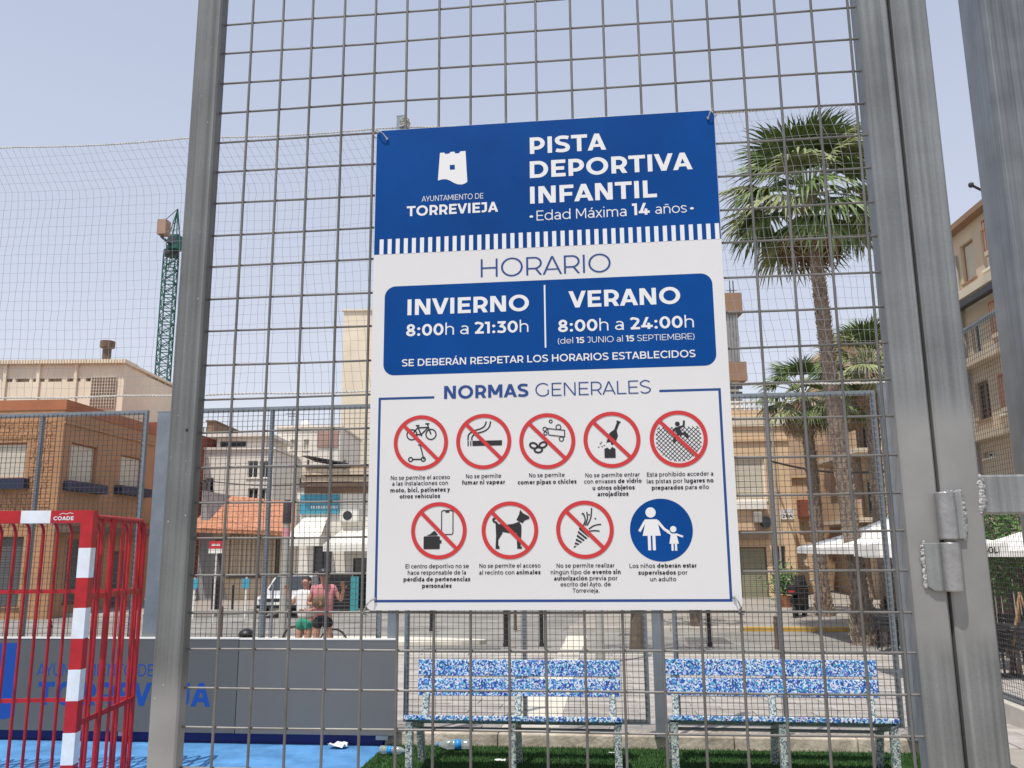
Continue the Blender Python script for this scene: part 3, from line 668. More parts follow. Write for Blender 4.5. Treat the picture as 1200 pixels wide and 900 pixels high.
T([('Edad Máxima', .095)], (628.9, 258.3), (734.3, 253.6), 11.6, W_)
T([('14', .2)], (741, 252.4), (761.5, 251.4), 13.8, W_)
T([('años', .095)], (768, 251), (805, 248.8), 11.2, W_)
T([('•', .1)], (620.5, 258.6), (625, 258.4), 11, W_); T([('•', .1)], (808.7, 248.9), (813.3, 248.7), 11, W_)
T([('AYUNTAMIENTO DE', .10)], (494.2, 236.0), (566.5, 233), 6.3, W_)
T([('TORREVIEJA', .2)], (476.7, 253.4), (583.8, 248.3), 11.7, W_)
def Z5(x, y): return SP(470 + x / 5.626, 110 + y / 5.626)
flat([[Z5(*p) for p in [(257, 390), (285, 388), (292, 397), (318, 395), (325, 384), (352, 382), (358, 394), (384, 392), (390, 380), (425, 377), (437, 580), (420, 592), (400, 598), (375, 597), (350, 588), (325, 573), (300, 564), (275, 563), (243, 572)]]], 3, 'castle_emblem', W_)
q = [Z5(*p) for p in [(321, 470), (354, 468), (355, 499), (322, 501)]]; flat([q], 4, 'castle_window', M['blue_print'])
T([('HORARIO', .085)], (563.4, 324.6), (715.9, 318.9), 21.3, B_)
T([('INVIERNO', .2)], (477.5, 368.7), (620, 364.9), 18.6, W_)
T([('8:00', .19), ('h a ', .1), ('21:30', .19), ('h', .1)], (476, 393.4), (619.3, 389.8), 13.6, W_)
T([('VERANO', .2)], (666.5, 361), (797.5, 355.4), 19.4, W_)
T([('8:00', .19), ('h a ', .1), ('24:00', .19), ('h', .1)], (654.2, 388.9), (813.3, 384), 13.9, W_)
T([('(del ', .09), ('15', .19), (' JUNIO al ', .09), ('15', .19), (' SEPTIEMBRE)', .09)], (653.8, 402.2), (814, 398.2), 7, W_)
T([('SE DEBERÁN RESPETAR LOS HORARIOS ESTABLECIDOS', .155)], (471, 429.3), (815.2, 418.6), 8.4, W_)
T([('NORMAS', .2)], (520.4, 467.8), (619.3, 464.6), 15.2, B_)
T([('GENERALES', .085)], (627.5, 464.5), (763, 460.9), 15.4, B_)
# ---- pictograms
def ring(cx, cz, r0, r1, n=44): return [[(cx + r0 * math.cos(a), cz + r0 * math.sin(a)), (cx + r1 * math.cos(a), cz + r1 * math.sin(a)), (cx + r1 * math.cos(b), cz + r1 * math.sin(b)), (cx + r0 * math.cos(b), cz + r0 * math.sin(b))] for a, b in ((2 * math.pi * k / n, 2 * math.pi * (k + 1) / n) for k in range(n))]
def disc(cx, cz, r, rz=None, n=26): rz = rz or r; return [(cx + r * math.cos(2 * math.pi * k / n), cz + rz * math.sin(2 * math.pi * k / n)) for k in range(n)]
RR = .0372; RW = .0054
def clip_in(p, r=.86): return all(math.hypot(*q) < r for q in p)
def icon_bike():
    s = []
    for cx in (-.34, .38): s += ribbon(arc(cx, .30, .19, .19, 0, 360, 24)[:-1], .045, True)
    for a, b in (((-.34, .30), (-.13, .56)), ((-.13, .56), (.28, .56)), ((-.13, .62), (0, .30)), ((-.34, .30), (0, .30)), ((0, .30), (.26, .54)), ((.38, .30), (.24, .68)), ((.16, .70), (.32, .70)), ((-.2, .64), (-.06, .64)), ((0, .30), (.04, .24))): s += ribbon([a, b], .05)
    s += ribbon([(-.10, -.08), (-.02, -.10), (.12, -.62)], .045)
    for cx in (-.38, .10): s += ribbon(arc(cx, -.62, .075, .075, 0, 360, 18)[:-1], .045, True)
    s += ribbon([(-.31, -.62), (.03, -.62)], .05); return s
def icon_smoke():
    s = [rct(-.42, .68, -.16, .03), rct(-.50, -.46, -.16, .03), rct(-.60, -.555, -.16, .03)]
    s += ribbon(spline([(-.58, .05), (-.56, .26), (-.36, .40), (-.10, .48), (.04, .58), (.10, .74)]), .05)
    s += ribbon(spline([(-.44, .05), (-.42, .20), (-.26, .30), (.02, .38), (.20, .52), (.26, .74)]), .05); return s
def icon_chew():
    s = []
    for cx, cz, a in ((-.50, -.16, -20), (-.16, -.14, 20), (-.33, -.32, 0)):
        s += ribbon([(cx + x * math.cos(R(a)) - z * math.sin(R(a)), cz + x * math.sin(R(a)) + z * math.cos(R(a))) for x, z in arc(0, 0, .14, .095, 0, 360, 20)[:-1]], .07, True)
    s += ribbon([(.02, .46), (.64, .38), (.64, .14), (.06, .22)], .035, True)
    for cx, cz, r in ((.14, .72, .055), (.42, .50, .09), (.52, .06, .08), (-.08, .44, .07), (-.06, .28, .06)): s += ribbon(arc(cx, cz, r, r, 0, 360, 18)[:-1], .035, True)
    return s
def rotp(P, a, cx=0, cz=0): c, s_ = math.cos(R(a)), math.sin(R(a)); return [(cx + x * c - z * s_, cz + x * s_ + z * c) for x, z in P]
def icon_bottle():
    s = [rotp([(-.15, -.28), (-.02, -.20), (.06, -.30), (.16, -.20), (.16, .10), (.055, .26), (-.055, .26), (-.16, .10)], -22, .04, .10), rotp([(-.05, .25), (.05, .25), (.05, .56), (-.05, .56)], -22, .04, .10), rotp([(-.075, .56), (.075, .56), (.075, .62), (-.075, .62)], -22, .04, .10)]
    s.append([(-.28, -.66), (.12, -.66), (.12, -.34), (.0, -.26), (-.08, -.36), (-.17, -.28), (-.28, -.33)])
    for x, z in ((-.42, -.14), (-.48, -.26), (-.36, -.24), (-.38, -.1), (-.28, -.2)): s.append(disc(x, z, .03, .02, 6))
    return s
def icon_climb():
    s = []
    k = -2.0
    while k < 2.0:
        for sg in (1, -1):
            prev = None
            for t in range(-20, 21):
                x = t * .05; z = sg * x + k
                if math.hypot(x, z) < .85 and z < .46: 
                    if prev: s += ribbon([prev, (x, z)], .022)
                    prev = (x, z)
                else: prev = None
        k += .155
    s2 = [disc(-.02, .54, .085)] + ribbon([(-.04, .42), (.06, .14)], .18) + ribbon([(.04, .42), (.20, .46), (.22, .66)], .07) + ribbon([(.04, .16), (.24, .20), (.34, .02)], .09) + ribbon([(-.02, .16), (-.14, .02), (-.16, -.14)], .09) + ribbon([(-.10, .38), (-.22, .24)], .07)
    return s, s2
def icon_wallet():
    s = [rrect(-.56, .04, -.66, -.20, .04, 4), rct(.02, .1, -.46, -.34)] + [[(-.46, -.18), (-.12, -.04), (-.06, -.18)], [(-.3, -.10), (-.16, 0), (-.02, -.16)]]
    s += ribbon([(.10, -.10), (.10, .68), (.15, .72), (.48, .72), (.52, .68), (.52, -.10), (.48, -.14), (.15, -.14)], .035, True); s.append(rct(.24, .38, .64, .70)); return s
def icon_dog():
    s = [[(-.52, .34), (-.40, .22), (-.10, .20), (.10, .22), (.34, .30), (.42, .16), (.42, -.08), (.36, -.16), (.20, -.10), (-.05, -.10), (-.26, -.06), (-.44, -.10)],
         [(-.52, .30), (-.30, .05), (-.26, -.10), (-.42, -.34), (-.42, -.58), (-.52, -.58), (-.50, -.2)], [(-.52, -.66), (-.38, -.66), (-.38, -.56), (-.52, -.52)],
         [(.24, -.06), (.42, -.06), (.38, -.60), (.26, -.60)], [(.26, -.66), (.44, -.66), (.42, -.58), (.26, -.54)],
         [(.24, .36), (.46, .24), (.54, .34), (.72, .40), (.70, .48), (.48, .60), (.38, .72), (.34, .56)]]
    s += ribbon(spline([(-.46, .26), (-.58, .32), (-.60, .40), (-.52, .42)]), .07); return s
def icon_party():
    s = []
    ax, az = -.42, -.66
    for k in range(6):
        t0, t1 = k / 6 + .02, (k + .66) / 6; L0 = (-.18, .14); L1 = (.14, -.26)
        f = lambda t, P: (ax + (P[0] - ax) * t, az + (P[1] - az) * t)
        s.append([f(t0, L0), f(t1, L0), f(min(1, t1 + .12), L1), f(min(1, t0 + .12), L1)])
    for P in (((-.06, .12), (.02, .34), (-.04, .56), (-.10, .54)), ((.02, .14), (.10, .40), (.08, .62)), ((.08, .14), (.22, .42), (.26, .76)), ((.14, .02), (.34, .14), (.58, .18)), ((.14, -.06), (.34, -.04), (.52, -.06))): s += ribbon(spline(P), .045)
    for x, z in ((.38, .38), (-.02, .5), (.16, .52)): s.append(disc(x, z, .035, .035, 5))
    return s
def icon_family():
    s = [disc(-.32, .56, .165), [(-.52, .34), (-.12, .34), (-.10, .22), (-.02, -.18), (-.60, -.18), (-.50, .22)], rct(-.44, -.345, -.64, -.14), rct(-.29, -.195, -.64, -.14)]
    s += ribbon([(-.50, .29), (-.70, -.04)], .085) + ribbon([(-.12, .29), (.10, .02), (.26, -.08)], .085)
    s += [disc(.38, .02, .10), [(.30, -.12), (.47, -.12), (.54, -.44), (.24, -.44)], rct(.30, .37, -.66, -.42), rct(.41, .48, -.66, -.42)] + ribbon([(.32, -.14), (.18, -.06)], .06) + ribbon([(.46, -.14), (.68, -.22)], .06)
    return s
ICONS = [(493.2, 518.7, icon_bike, 'no bicycles or scooters'), (566.8, 517.3, icon_smoke, 'no smoking'), (641.3, 516.8, icon_chew, 'no sunflower seeds or chewing gum'), (717, 515.3, icon_bottle, 'no glass bottles'), (795.2, 514.2, icon_climb, 'no climbing the fence'),
         (514.3, 621.8, icon_wallet, 'no responsibility for wallets and phones'), (597.5, 621.3, icon_dog, 'no dogs'), (685.4, 620.6, icon_party, 'no parties'), (774.9, 621, icon_family, 'adult leading a child')]
pics = []
for px, py, fn, what in ICONS:
    c = SP(px, py); e = bpy.data.objects.new('pictogram', None); COL.objects.link(e); e.parent = sign
    e.location = Vector((c[0], YS, c[1])) - wloc(sign); e['label'] = 'round pictogram, ' + what
    def put(polys, s=RR): return [[(c[0] + x * s, c[1] + z * s) for x, z in p] for p in polys]
    if fn is icon_family:
        flat([disc(c[0], c[1], .0408, None, 60)], 2, 'disc', M['blue_print'], e); flat(put(icon_family(), .0408), 3, 'symbol', W_, e, 1)
    else:
        s = fn()
        if isinstance(s, tuple): flat(put(s[0]), 2, 'symbol', K_, e, 1); flat(put(s[1]), 3.2, 'figure', K_, e, 1)
        else: flat(put(s), 3, 'symbol', K_, e, 1)
        flat(ring(c[0], c[1], RR + .0010, RR + .001 - RW), 5, 'ring', M['sign_red'], e)
        a = R(135); L = RR - .003; dx, dz = math.cos(a), math.sin(a); nx, nz = -dz * RW * .46, dx * RW * .46
        flat([[(c[0] + dx * L + nx, c[1] + dz * L + nz), (c[0] + dx * L - nx, c[1] + dz * L - nz), (c[0] - dx * L - nx, c[1] - dz * L - nz), (c[0] - dx * L + nx, c[1] - dz * L + nz)]], 6, 'slash', M['sign_red'], e)
    pics.append(e)
r_, b_ = .15, .22
def Z2(x, y): return (420 + x / 2.609, 430 + y / 2.609)
CAP = [
 (0, [([('No se permite el acceso', r_)], 99, 280, 345, 344), ([('a las instalaciones con', r_)], 103, 274, 363, 361), ([('moto, bici, patinetes y', b_)], 98, 280, 383, 382), ([('otros vehículos', b_)], 126, 250, 402, 401)]),
 (1, [([('No se permite', r_)], 329, 437, 341, 339), ([('fumar ni vapear', b_)], 317, 448, 360, 358)]),
 (2, [([('No se permite', r_)], 522, 631, 338, 336), ([('comer pipas o chicles', b_)], 487, 667, 359, 357)]),
 (3, [([('No se permite entrar', r_)], 694, 860, 337, 336), ([('con envases ', r_), ('de vidrio', b_)], 690, 866, 356, 355), ([('u otros objetos', b_)], 716, 845, 376, 375), ([('arrojadizos', b_)], 731, 826, 395, 394)]),
 (4, [([('Está prohibido acceder a', r_)], 882, 1085, 334, 334), ([('las pistas por ', r_), ('lugares no', b_)], 882, 1086, 355, 354), ([('preparados ', b_), ('para ello', r_)], 897, 1072, 375, 374)]),
 (5, [([('El centro deportivo no se', r_)], 144, 338, 616, 615), ([('hace responsable de la', r_)], 151, 329, 635, 635), ([('pérdida de pertenencias', b_)], 138, 342, 656, 655), ([('personales', b_)], 195, 285, 676, 675)]),
 (6, [([('No se permite el acceso', r_)], 370, 557, 614, 614), ([('al recinto con ', r_), ('animales', b_)], 369, 557, 635, 634)]),
 (7, [([('No se permite realizar', r_)], 606, 783, 614, 613), ([('ningún tipo de ', r_), ('evento sin', b_)], 588, 802, 634, 633), ([('autorización', b_), (' previa por', r_)], 598, 792, 653, 652), ([('escrito del Ayto. de', r_)], 618, 772, 671, 671), ([('Torrevieja.', r_)], 655, 737, 690, 690)]),
 (8, [([('Los niños ', r_), ('deberán estar', b_)], 829, 1034, 614, 614), ([('supervisados ', b_), ('por', r_)], 856, 1006, 635, 635), ([('un adulto', r_)], 892, 972, 655, 655)])]
for k, lines in CAP:
    polys = []
    for segs, xl, xr, yl, yr in lines:
        a = SP(*Z2(xl, yl)); b = SP(*Z2(xr, yr)); up = SP(*Z2(xl, yl - 12.9))[1] - a[1]
        polys += textpolys(segs, a[0], (a[1] + b[1]) / 2, b[0], up)
    flat(polys, 3, 'caption', K_, pics[k], 1)
# ties at the corners
def tie(bpx, bpy_, wires, name='wire_tie'):
    b = SP(bpx, bpy_); mb = MB(); mb.ball((b[0], YS - .0022, b[1]), (.0021, .0018, .0021), 10, 7); mb.build('bolt', M['weld'], sign, True)
    a = SP(*wires); mb = MB()
    p0 = Vector((b[0], YS - .002, b[1])); p1 = Vector((a[0], Y0 - .006, a[1])); mid = (p0 + p1) / 2 + Vector((0, -.007, .003))
    mb.tube([p0, (p0 + mid) / 2 + Vector((0, -.002, .001)), mid, (mid + p1) / 2 + Vector((0, -.001, .0015)), p1, p1 + Vector((-.004, .003, -.004)), p1 + Vector((0, .009, -.006)), p1 + Vector((.004, .003, -.006))], .0009, 6)
    mb.build('wire_tie', M['weld'], sign, True)
tie(454, 163.5, (438.5, 153)); tie(829.5, 139.5, (837, 128)); tie(439.5, 702, (426, 716)); tie(860, 700, (869, 715))


# ================================================================== far court fence
def fpx(px, py, dy=0): return atY(px, py, YF + dy)
ZT = (fpx(100, 479).z + fpx(330, 475).z + fpx(940, 466).z) / 3
PX_POSTS = [(-115, -105), (173, 190), (454, 465), (766, 777), (1053, 1062)]
posts = []
for k, ((a, b), (ph, lab, py)) in enumerate(zip(PX_POSTS, [
        (3.05, 'grey square fence post left of the red and white goal', 600), (3.0, 'blue-grey square fence post just left of the near left steel post', 650), (atY(472, 138, YF - .05).z, 'tall grey net post with a knotted rope at its top, behind the rules board', 730),
        (5.35, 'tall grey net post with a base plate between the two speckled benches', 780), (3.08, 'corner net post at the right end of the far fence', 700)])):
    xa, xb = atY(a, py, YF - .09).x, atY(b, py, YF - .09).x; posts.append((xa + xb) / 2)
    t = thing('fence_post', lab, 'fence post', ((xa + xb) / 2, YF - .05, 0), 'posts of the far court fence')
    mb = MB(); mb.bevbox(xa, xb, YF - .09, YF - .01, .115, ph if k < 2 else ph, .006); mb.build('shaft', M['far_steel'], t)
    mb = MB(); xm_ = (xa + xb) / 2; mb.box(xm_ - .055, xm_ + .055, YF - .105, YF + .005, .11, .12)
    mb.build('base_plate', M['far_steel'], t)
    for s in (-1, 1): mb = MB(); mb.lathe((xm_ + s * .045, YF - .098, .12), [(.008, 0), (.008, .018)], 8); mb.build('anchor_bolt', M['metal_dark'], t)
    mb = MB(); mb.box(xa - .002, xb + .002, YF - .092, YF - .008, ph, ph + .006); mb.build('cap', M['far_steel'], t)
def fence_panel(x0, x1, z0, z1, Y, lab, stiff=(.5,), axis='x', name='mesh_fence_panel', sp=.05, mesh=True, wire_r=.0027):
    def pt(u, v, o): return (u, Y + o, v) if axis == 'x' else (Y + o, u, v)
    t = thing(name, lab, 'fence panel', pt((x0 + x1) / 2, 0, 0), 'mesh panels of the far court fence')
    def fr(u0, u1, v0, v1, nm, d=.02):
        mb = MB(); a = pt(u0, v0, -d); b = pt(u1, v1, d); mb.box(min(a[0], b[0]), max(a[0], b[0]), min(a[1], b[1]), max(a[1], b[1]), v0, v1); mb.build(nm, M['far_steel'], t)
    fr(x0, x0 + .04, z0, z1, 'frame_upright'); fr(x1 - .04, x1, z0, z1, 'frame_upright')
    fr(x0 + .041, x1 - .041, z1 - .04, z1, 'top_rail', .019); fr(x0 + .041, x1 - .041, z0, z0 + .04, 'bottom_rail', .019)
    for s in stiff: xm_ = x0 + (x1 - x0) * s; fr(xm_ - .017, xm_ + .017, z0 + .041, z1 - .041, 'stiffener', .017)
    mb = MB(); r = wire_r; n = int((x1 - x0 - .06) / sp)
    for i in range(n + 1):
        u = x0 + .035 + i * (x1 - x0 - .07) / n
        a, b = pt(u, z0 + .02, -.022), pt(u, z1 - .02, -.022)
        mb.tube([a, b], r, 4, False)
    n = int((z1 - z0 - .06) / sp)
    for i in range(n + 1):
        v = z0 + .035 + i * (z1 - z0 - .07) / n
        mb.tube([pt(x0 + .02, v, -.027), pt(x1 - .02, v, -.027)], r, 4, False)
    mb.build('wire_mesh', M['far_wire'], t, kind='stuff'); return t
PANELS = [((-100, 600), (165.5, 600), (.535,), 'far mesh fence panel behind the red and white goal'), ((205, 600), (449, 600), (.455,), 'far mesh fence panel above the plain grey board'),
          ((474, 780), (760, 780), (.5,), 'far mesh fence panel behind the left speckled bench'), ((790, 780), (1046, 700), (.49,), 'far mesh fence panel behind the right speckled bench')]
for a, b, st, lab in PANELS:
    xa, xb = fpx(*a).x, fpx(*b).x
    fence_panel(xa, xb, .19, ZT, YF, lab, st)
fence_panel(fpx(-420, 600).x, fpx(-122, 600).x, .19, ZT, YF, 'far mesh fence panel at the left end of the row', (.5,))
# side fence on the right, running towards the camera
XS = atX(1180, 800, 3.9).x; XS = 3.95
ya, yb = 2.9, 9.4
for k, (u0, u1) in enumerate(((2.0, 4.05), (4.1, 6.15), (6.2, 8.25), (8.3, 10.35))):
    t = fence_panel(u0, u1, .16, 4.0, XS, ['side mesh fence panel nearest the thick column', 'second side mesh fence panel, seen right of the hinged post', 'third side mesh fence panel, in front of the hedge', 'last side mesh fence panel, farthest from the camera'][k], (), 'y', wire_r=.0024)
    t['group'] = 'mesh panels of the side fence'
kb = MB(); kb.box(XS - .1, XS + .1, 2.4, 11.2, -.25, .14); tagit(kb.build('side_kerb', M['kerb'], bevel=.01), kind='structure')
sheet('side_path', M['far_pave'], [(3.06, 5.6), (XS - .1, 5.6), (XS - .1, YF + .17), (3.06, YF + .17)], .0, .05)
# grey boards low on the fence
YB = YF - .13
xb0, xbs, xb1 = atY(-330, 800, YB).x, atY(278, 800, YB).x, atY(465, 800, YB).x
zb_t = (atY(100, 745.5, YB).z + atY(440, 749, YB).z) / 2; zb_b = (atY(100, 857, YB).z + atY(440, 862, YB).z) / 2
bd = thing('padded_board', 'long grey board with blue town lettering behind the goal', 'board', ((xb0 + xbs) / 2, YB, 0), 'grey boards along the foot of the far fence')
mb = MB(); mb.box(xb0, xbs - .004, YB, YB + .035, zb_b, zb_t - .014); mb.build('panel', M['board_grey'], bd, bevel=.003)
mb = MB(); mb.box(xb0, xbs - .004, YB - .004, YB + .039, zb_t - .0135, zb_t); mb.build('cap_strip', M['frame_white'], bd)
bd2 = thing('padded_board', 'plain paler grey board at the right end of the row', 'board', ((xb1 + xbs) / 2, YB, 0), 'grey boards along the foot of the far fence')
mb = MB(); mb.box(xbs + .004, xb1, YB - .006, YB + .029, zb_b, zb_t - .018); mb.build('panel', M['board_grey_pale'], bd2, bevel=.003)
mb = MB(); mb.box(xbs + .004, xb1, YB - .010, YB + .033, zb_t - .0175, zb_t - .004); mb.build('cap_strip', M['frame_white'], bd2)
def BP(px, py): p = atY(px, py, YB); return (p.x, p.z)
def bflat(polys, m, name, par, layer=1):
    mb = MB()
    for k, p in enumerate(polys): mb.add([(a, YB - .0006 * layer - .00004 * (k % 7), c) for a, c in p], [tuple(range(len(p)))])
    return mb.build(name, m, par)
def BT(s, w, pl, pr, cap, name='lettering'):
    a, b = BP(*pl), BP(*pr); d = BP(pl[0], pl[1] - cap)[1] - a[1]; bflat(textpolys([(s, w)], a[0], (a[1] + b[1]) / 2, b[0], d), M['board_blue'], name, bd)
BT('AYUNTAMIENTO DE', .115, (43, 791.5), (180, 792.5), 14)
BT('TORREVIEJA', .21, (43, 825), (246, 829), 27)
c_ = [BP(*p) for p in [(-66, 750), (-50, 751), (-48, 759), (-34, 760), (-33, 752), (-16, 752), (-14, 760), (-2, 760), (0, 753.5), (21, 753.5), (17, 838), (6, 843), (-8, 842), (-26, 834), (-44, 828), (-72, 834)]]
bflat([c_], M['board_blue'], 'castle_emblem', bd)
bflat([[BP(*p) for p in [(-32, 782), (-16, 782), (-17, 800), (-33, 800)]]], M['board_grey'], 'castle_window', bd, 2)
for px in (146, 448):
    x = BP(px, 850)[0]; mb = MB(); mb.box(x - .055, x + .055, YB - .004, YB + .02, zb_b - .035, zb_b - .001); mb.build('foot_bracket', M['far_steel'], bd if px < 200 else bd2)
# ---- safety net
net = thing('safety_net', 'knotted white safety net strung above the far fence', 'net', (0, YF + .06, 0))
YN = YF + .05
xn0, xn1 = fpx(-260, 300).x, fpx(1042, 300).x
def ztop(x):
    # rope sags a little between the tall posts
    t = (x - xn0) / (xn1 - xn0); pa, pb = atY(0, 173, YN), atY(1010, 121, YN)
    z = pa.z + (pb.z - pa.z) * (x - pa.x) / (pb.x - pa.x); return z - .03 * abs(math.sin(x * 1.5))
def zbot(x):
    pa, pb = atY(0, 467, YN), atY(1030, 448, YN); return pa.z + (pb.z - pa.z) * (x - pa.x) / (pb.x - pa.x) + .006 * math.sin(x * 5)
rn = random.Random(11); NX = int((xn1 - xn0) / .078); NZ = 27; nodes = {}
for i in range(NX + 1):
    u = i / NX; x = xn0 + (xn1 - xn0) * u
    for j in range(NZ + 1):
        v = j / NZ; zt, zb = ztop(x), zbot(x)
        v2 = v
        sh = -.30 * max(0, 1 - v * 5) * (.5 if x > 0 else 1) + .30 * max(0, v - .45) * (1 if x > -3.2 else .25) * min(1, (xn1 - x) * 2) + .006 * math.sin(i * .7 + j)
        sh *= min(1, (xn1 - x) / .4)
        nodes[i, j] = Vector((x + sh + rn.uniform(-.005, .005), YN + .03 * math.sin(x * 1.7 + v * 4) + .02 * math.sin(v * 3), zt + (zb - zt) * v2 + rn.uniform(-.004, .004)))
mb = MB()
for i in range(NX + 1):
    mb.tube([nodes[i, j] for j in range(NZ + 1)], .0019, 3, False)
for j in range(1, NZ): mb.tube([nodes[i, j] + Vector((0, .002, 0)) for i in range(NX + 1)], .0015, 3, False)
mb.build('netting', M['net'], net, kind='stuff')
def rope(pts, r, name, par):
    mb = MB(); L = [Vector(p) for p in pts]
    for ph in (0, math.pi):
        q = []; d = 0
        for a, b in zip(L, L[1:]):
            n = max(2, int((b - a).length / .012))
            for k in range(n):
                p = a.lerp(b, k / n); d += (b - a).length / n; an = d * 130 / (r / .006) + ph
                tv = (b - a).normalized(); u = tv.cross(Vector((0, 1, 0))).normalized(); w = tv.cross(u)
                q.append(p + (u * math.cos(an) + w * math.sin(an)) * r * .62)
        mb.tube(q, r * .62, 5, True)
    return mb.build(name, M['rope'], par, True)
rope([(xn0 + (xn1 - xn0) * k / 40, YN, ztop(xn0 + (xn1 - xn0) * k / 40)) for k in range(41)], .008, 'top_rope', net)
rope([(xn0 + (xn1 - xn0) * k / 40, YN, zbot(xn0 + (xn1 - xn0) * k / 40)) for k in range(41)], .009, 'bottom_rope', net)
zz = [(xn1 + .05 + .028 * (1 if k % 2 else -1) + rn.uniform(-.01, .01), YN - .03, ztop(xn1) - .02 - k * .12) for k in range(25)]
zz = [p for p in zz if p[2] > zbot(xn1) - .02]; rope(zz, .004, 'lacing', net)
x = posts[2] + .03
mb = MB(); rr = random.Random(4)
pts = [(x + .05 * math.cos(k * 1.3) + rr.uniform(-.01, .01), YF - .05 + .062 * math.sin(k * 1.3), atY(472, 152, YF - .05).z + .0055 * k) for k in range(22)]
rope(pts, .009, 'rope_knot', net)

# ================================================================== benches
def bench(x0, x1, yfront, lab, rot=0):
    W = x1 - x0; t = thing('bench', lab, 'bench', ((x0 + x1) / 2, yfront + .25, 0), 'speckled recycled plastic benches on the turf', rot)
    def P(name, mb, m, bev=.006): 
        me = mb.mesh(name); me.materials.append(m); o = bpy.data.objects.new(name, me); COL.objects.link(o); o.parent = t
        if bev: b = o.modifiers.new('bevel', 'BEVEL'); b.width = bev; b.segments = 2
        return o
    h = W / 2
    for k in range(3):
        mb = MB(); y = -.25 + k * .13; zt = .452 - (y + .25) * .25; mb.hexa([(-h, y, zt - .037), (h, y, zt - .037), (h, y + .12, zt - .067), (-h, y + .12, zt - .067), (-h, y, zt), (h, y, zt), (h, y + .12, zt - .03), (-h, y + .12, zt - .03)]); P('seat_plank', mb, M['recycled'])
    mb = MB(); mb.v = []; mb.box(-h + .003, h - .003, .235, .268, .668, .792); P('back_plank', mb, M['recycled'])
    mb = MB(); mb.box(-h + .003, h - .003, .222, .255, .515, .648); P('back_plank', mb, M['recycled'])
    for x in (-h + .035, 0, h - .035):
        mb = MB(); mb.bar((x, -.19, 0), (x, -.20, .40), .055, .06, (0, 1, 0)); P('front_leg', mb, M['recycled_leg'])
        mb = MB(); mb.bar((x, .27, 0), (x, .16 , .36), .055, .06, (0, 1, 0)); mb2 = P('rear_leg', mb, M['recycled_leg'])
        xs_ = x * (h - .07) / (h - .035); mb = MB(); mb.bar((xs_, .19, .33), (xs_, .262 + (.048), .785), .05, .045, (0, 1, 0)); P('back_support', mb, M['recycled_leg'])
        mb = MB(); mb.hexa([(x - .027, -.19, .36), (x + .027, -.19, .36), (x + .027, .2, .27), (x - .027, .2, .27), (x - .027, -.19, .403), (x + .027, -.19, .403), (x + .027, .2, .305), (x - .027, .2, .305)]); P('cross_beam', mb, M['recycled_leg'])
    mb = MB(); mb.tube([(-h + .06, .05, .30), (h - .06, .05, .30)], .012, 8); P('brace_rod', mb, M['far_steel'], 0)
    return t
def bx(px, py, z): return atZ(px, py, z)
a = bx(473, 838, .45); b = bx(729, 838, .45); bench(a.x, b.x, min(a.y, b.y), 'left blue and white speckled bench on the turf, nearer the grey boards')
a2 = bx(785, 838, .45); b2 = bx(1056, 843, .45); bench(a2.x, b2.x, (a2.y + b2.y) / 2, 'right blue and white speckled bench on the turf, nearer the hinged gate', math.atan2(b2.y - a2.y, b2.x - a2.x) * .6)
# ---- litter
def bottle(p, ang, L, lab, tilt=0):
    t = thing('plastic_bottle', lab, 'bottle', p, 'plastic bottles lying on the turf', ang)
    r = L * .135
    def P(name, mb, m):
        me = mb.mesh(name); me.materials.append(m); me.polygons.foreach_set('use_smooth', [True] * len(me.polygons)); o = bpy.data.objects.new(name, me); COL.objects.link(o); o.parent = t; return o
    mb = MB(); mb.lathe((0, 0, r), [(r * .6, 0), (r * .95, L * .02), (r, L * .06), (r, L * .2), (r * .94, L * .23), (r, L * .26), (r, L * .5), (r * .94, L * .53), (r, L * .56), (r, L * .68), (r * .8, L * .8), (r * .42, L * .9), (r * .40, L * .95)], 18, 'x'); P('body', mb, M['plastic'])
    mb = MB(); mb.lathe((0, 0, r), [(r * .46, L * .95), (r * .46, L)], 14, 'x'); P('cap', mb, M['cap_blue'])
    mb = MB(); mb.lathe((0, 0, r), [(r * 1.012, L * .30), (r * 1.012, L * .48)], 18, 'x'); P('label', mb, M['cap_blue']); return t
p = atZ(445, 882, .02); bottle((p.x, p.y, .012), -.15, .24, 'clear plastic bottle with blue cap where the blue floor meets the turf')
p = atZ(553, 877, .02); bottle((p.x, p.y, .012), math.pi + .1, .30, 'clear plastic bottle under the left bench against the kerb')
def litter(px, py, s, lab, seed, flat_=.25):
    p = atZ(px, py, .0); r = random.Random(seed); mb = MB(); n = 7; idx = {}
    for i in range(n):
        for j in range(n): mb.v.append((p.x + (i / (n - 1) - .5) * s + r.uniform(-.1, .1) * s / 3, p.y + (j / (n - 1) - .5) * s * .6, .012 + r.uniform(0, flat_) * s * .5))
    for i in range(n - 1):
        for j in range(n - 1): a = i * n + j; mb.f.append((a, a + 1, a + n + 1, a + n))
    o = mb.build('paper_scrap', M['paper'], None); c = Vector((p.x, p.y, 0)); me = o.data
    for v in me.vertices: v.co -= c
    o.location = c; tagit(o, lab, 'litter', 'scraps of litter on the court'); 
    so = o.modifiers.new('thickness', 'SOLIDIFY'); so.thickness = .0015; return o
litter(396, 877, .15, 'crumpled white tissue lying on the blue floor', 1, .55); litter(586, 893, .09, 'thin white scrap on the turf under the left bench', 2, .15); litter(717, 884, .05, 'tiny white scrap on the turf right of the left bench middle leg', 4, .15)

